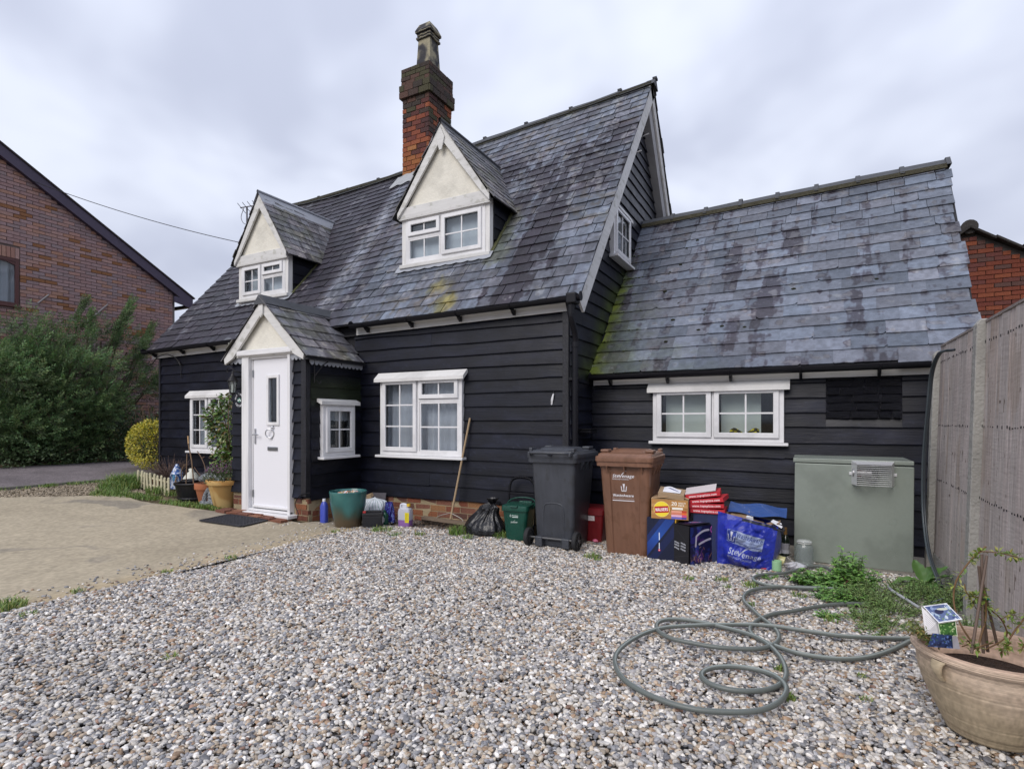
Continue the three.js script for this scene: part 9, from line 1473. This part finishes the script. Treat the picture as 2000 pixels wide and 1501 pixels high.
  const cr = thing('creeping_plant', 'small creeping plant spilling over the left rim of the planter', 'plant', t.position.clone()), cl = []; for (let i = 0; i < 420; i++) { const s = rnd(), p = at(lerp(1778, 1832, s) + rr(-8, 8), lerp(1232, 1262, s) + rr(-22, 4) * (1 - 0.4 * s), rr(-0.06, 0.1)); cl.push([p, dirRnd(0.4), V(rr(-0.5, 0.5), 1, rr(-0.5, 0.5)), rr(0.012, 0.024), rr(0.008, 0.014), shade(pick([[0.24, 0.26, 0.06], [0.16, 0.2, 0.05], [0.28, 0.2, 0.06], [0.1, 0.14, 0.04]]), 0.3), 0.2]); } part('foliage', leaves(cl), leafM, cr);
  part('stems', [0, 1, 2, 3, 4, 5].map((i) => tube([at(1830, 1262, -0.04), at(1815 - i * 3, 1248 - i * 3, 0), at(1795 - i * 4, 1225 + i * 3, 0.03)], 0.002, 8, 4)), twig, cr);
  // plant label: a folded card and a loose picture
  const lb = thing('plant_label', 'folded plant label card with blueberry pictures stuck in the planter', 'label', t.position.clone());
  const quad = (name, p, draw, W, H) => { const [a, b, q, d] = p; const g = poly([[a, b, q, d]], [0, 0, 1, 0, 1, 1, 0, 0, 1, 1, 0, 1]); part(name, g, std({ map: canvasTex(W, H, draw), roughness: 0.35 }), lb); };
  const berries = (c, W, H, base, cols, n) => { c.fillStyle = base; c.fillRect(0, 0, W, H); for (let i = 0; i < n; i++) { c.fillStyle = cols[i % cols.length]; c.beginPath(); c.ellipse(W * hash2(i, 1, 3), H * hash2(i, 2, 3), W * (0.03 + 0.06 * hash2(i, 3, 3)), H * (0.03 + 0.05 * hash2(i, 4, 3)), 3 * hash2(i, 5, 3), 0, 7); c.fill(); } };
  quad('card_top', [at(1834, 1216, -0.06), at(1880, 1209, -0.06), at(1849, 1177, 0.03), at(1803, 1183, 0.03)], (c, W, H) => { berries(c, W, H, '#5a6a94', ['#8fa0c4', '#3a4878', '#a8bcd0', '#6c8a6a', '#c8d2de'], 60); c.fillStyle = '#23264a'; c.beginPath(); c.ellipse(W * 0.42, H * 0.4, W * 0.2, H * 0.14, -0.2, 0, 7); c.fill(); c.fillStyle = '#cdd2c0'; c.beginPath(); c.ellipse(W * 0.62, H * 0.3, W * 0.22, H * 0.07, 0.1, 0, 7); c.fill(); c.strokeStyle = '#eceef4'; c.lineWidth = 7; c.strokeRect(3, 3, W - 6, H - 6); }, 160, 120);
  quad('card_front', [at(1838, 1246, -0.07), at(1871, 1243, -0.07), at(1867, 1212, -0.05), at(1832, 1217, -0.05)], (c, W, H) => { berries(c, W, H, '#3e6a34', ['#6f9a58', '#2c4c28', '#b9c49a', '#8fae74'], 50); c.strokeStyle = '#e6ecdc'; c.lineWidth = 4; c.strokeRect(2, 2, W - 4, H - 4); }, 120, 110);
  quad('card_back', [at(1808, 1238, -0.03), at(1838, 1238, -0.05), at(1832, 1214, -0.03), at(1800, 1184, 0.03)], (c, W, H) => { c.fillStyle = '#c4c2c6'; c.fillRect(0, 0, W, H); c.fillStyle = '#8a888e'; for (let i = 0; i < 7; i++) c.fillRect(W * 0.15, H * (0.16 + i * 0.09), W * 0.6, 2); }, 110, 110);
  quad('card_foot', [at(1812, 1262, -0.07), at(1862, 1266, -0.07), at(1860, 1240, -0.075), at(1822, 1236, -0.06)], (c, W, H) => berries(c, W, H, '#2a3a64', ['#4a62a0', '#1a2444', '#5f7ab4', '#3c5a48'], 50), 130, 80);
  quad('card_side', [at(1862, 1266, -0.075), at(1876, 1267, -0.08), at(1870, 1242, -0.08), at(1860, 1241, -0.08)], (c, W, H) => { c.fillStyle = '#a8a8b2'; c.fillRect(0, 0, W, H); }, 30, 60);
  quad('card_tip', [at(1813, 1178, 0.02), at(1832, 1172, 0.02), at(1850, 1165, 0.05), at(1828, 1172, 0.05)], (c, W, H) => { c.fillStyle = '#56607a'; c.fillRect(0, 0, W, H); }, 30, 20);
}
{ // black bracket with a cable box by the corner, a scrap of paper on the boards
  rnd = mulberry(172);
  const p = onX(1142, 842, XG + 0.05), b = thing('meter_box', 'small black box on the gable wall above the grey bin', 'box', V(XG + 0.1, p.y, p.z + 0.02)); part('box_case', rb(0.16, 0.05, 0.24, 0.012, 0, 0, 0), M.gutter, b); part('box_lid', rb(0.18, 0.012, 0.27, 0.005, 0, 0.03, 0), M.gutter, b);
  const q = onD(1081, 768, DM - 0.04), s = thing('paper_tag', 'scrap of white paper hooked on the black boards near the corner', 'paper', q.clone()); part('scrap', sheet((a, c) => V((a - 0.5) * 0.03 * (1 - Math.abs(c - 0.5)) - 0.03 * c, 0.0 - 0.15 * c, 0.01 * Math.sin(c * 4)), 3, 8), std({ color: lin(0.6, 0.6, 0.62), roughness: 0.7 }), s); part('hook', rod(V(0, 0.03, -0.01), V(0.0, 0, 0.015), 0.004), M.deck, s);
  const w = onD(745, 793, DM - 0.05), h = thing('dry_sprig', 'small dry brown sprig hanging beside the large window', 'sprig', w.clone()), l = []; for (let i = 0; i < 26; i++) l.push([V(rr(-0.015, 0.015), rr(-0.08, 0.08), rr(0, 0.015)), dirRnd(0), dirRnd(0), rr(0.02, 0.035), 0.012, shade([0.22, 0.12, 0.05], 0.3)]); part('leaves', leaves(l), leafM, h);
  // cable along the porch plinth
  const k = (px, py, D) => onD(px, py, D); const cp = [k(606, 962, DP - 0.05), k(585, 968, DP - 0.06), k(576, 985, DP - 0.06), k(582, 1003, DP - 0.08), k(580, 1013, DP - 0.1)], cw = part(numbered('cable'), tube(cp, 0.006, 24, 6), M.gutter, scene); tag(cw, 'thin dark cable looping down the porch brickwork right of the door', 'cable');
  const rk = gnd(590, 1012, 0.06), ro = thing('loose_stone', 'pale stone lying at the foot of the porch brickwork', 'stone', rk.clone()); part('stone', pebbleGeo(11, 0.8, 2).scale(0.06, 0.06, 0.05), std({ color: lin(0.5, 0.48, 0.44), roughness: 0.8, bumpMap: fineBump, bumpScale: 0.01 }), ro);
}
renderer.render(scene, camera);
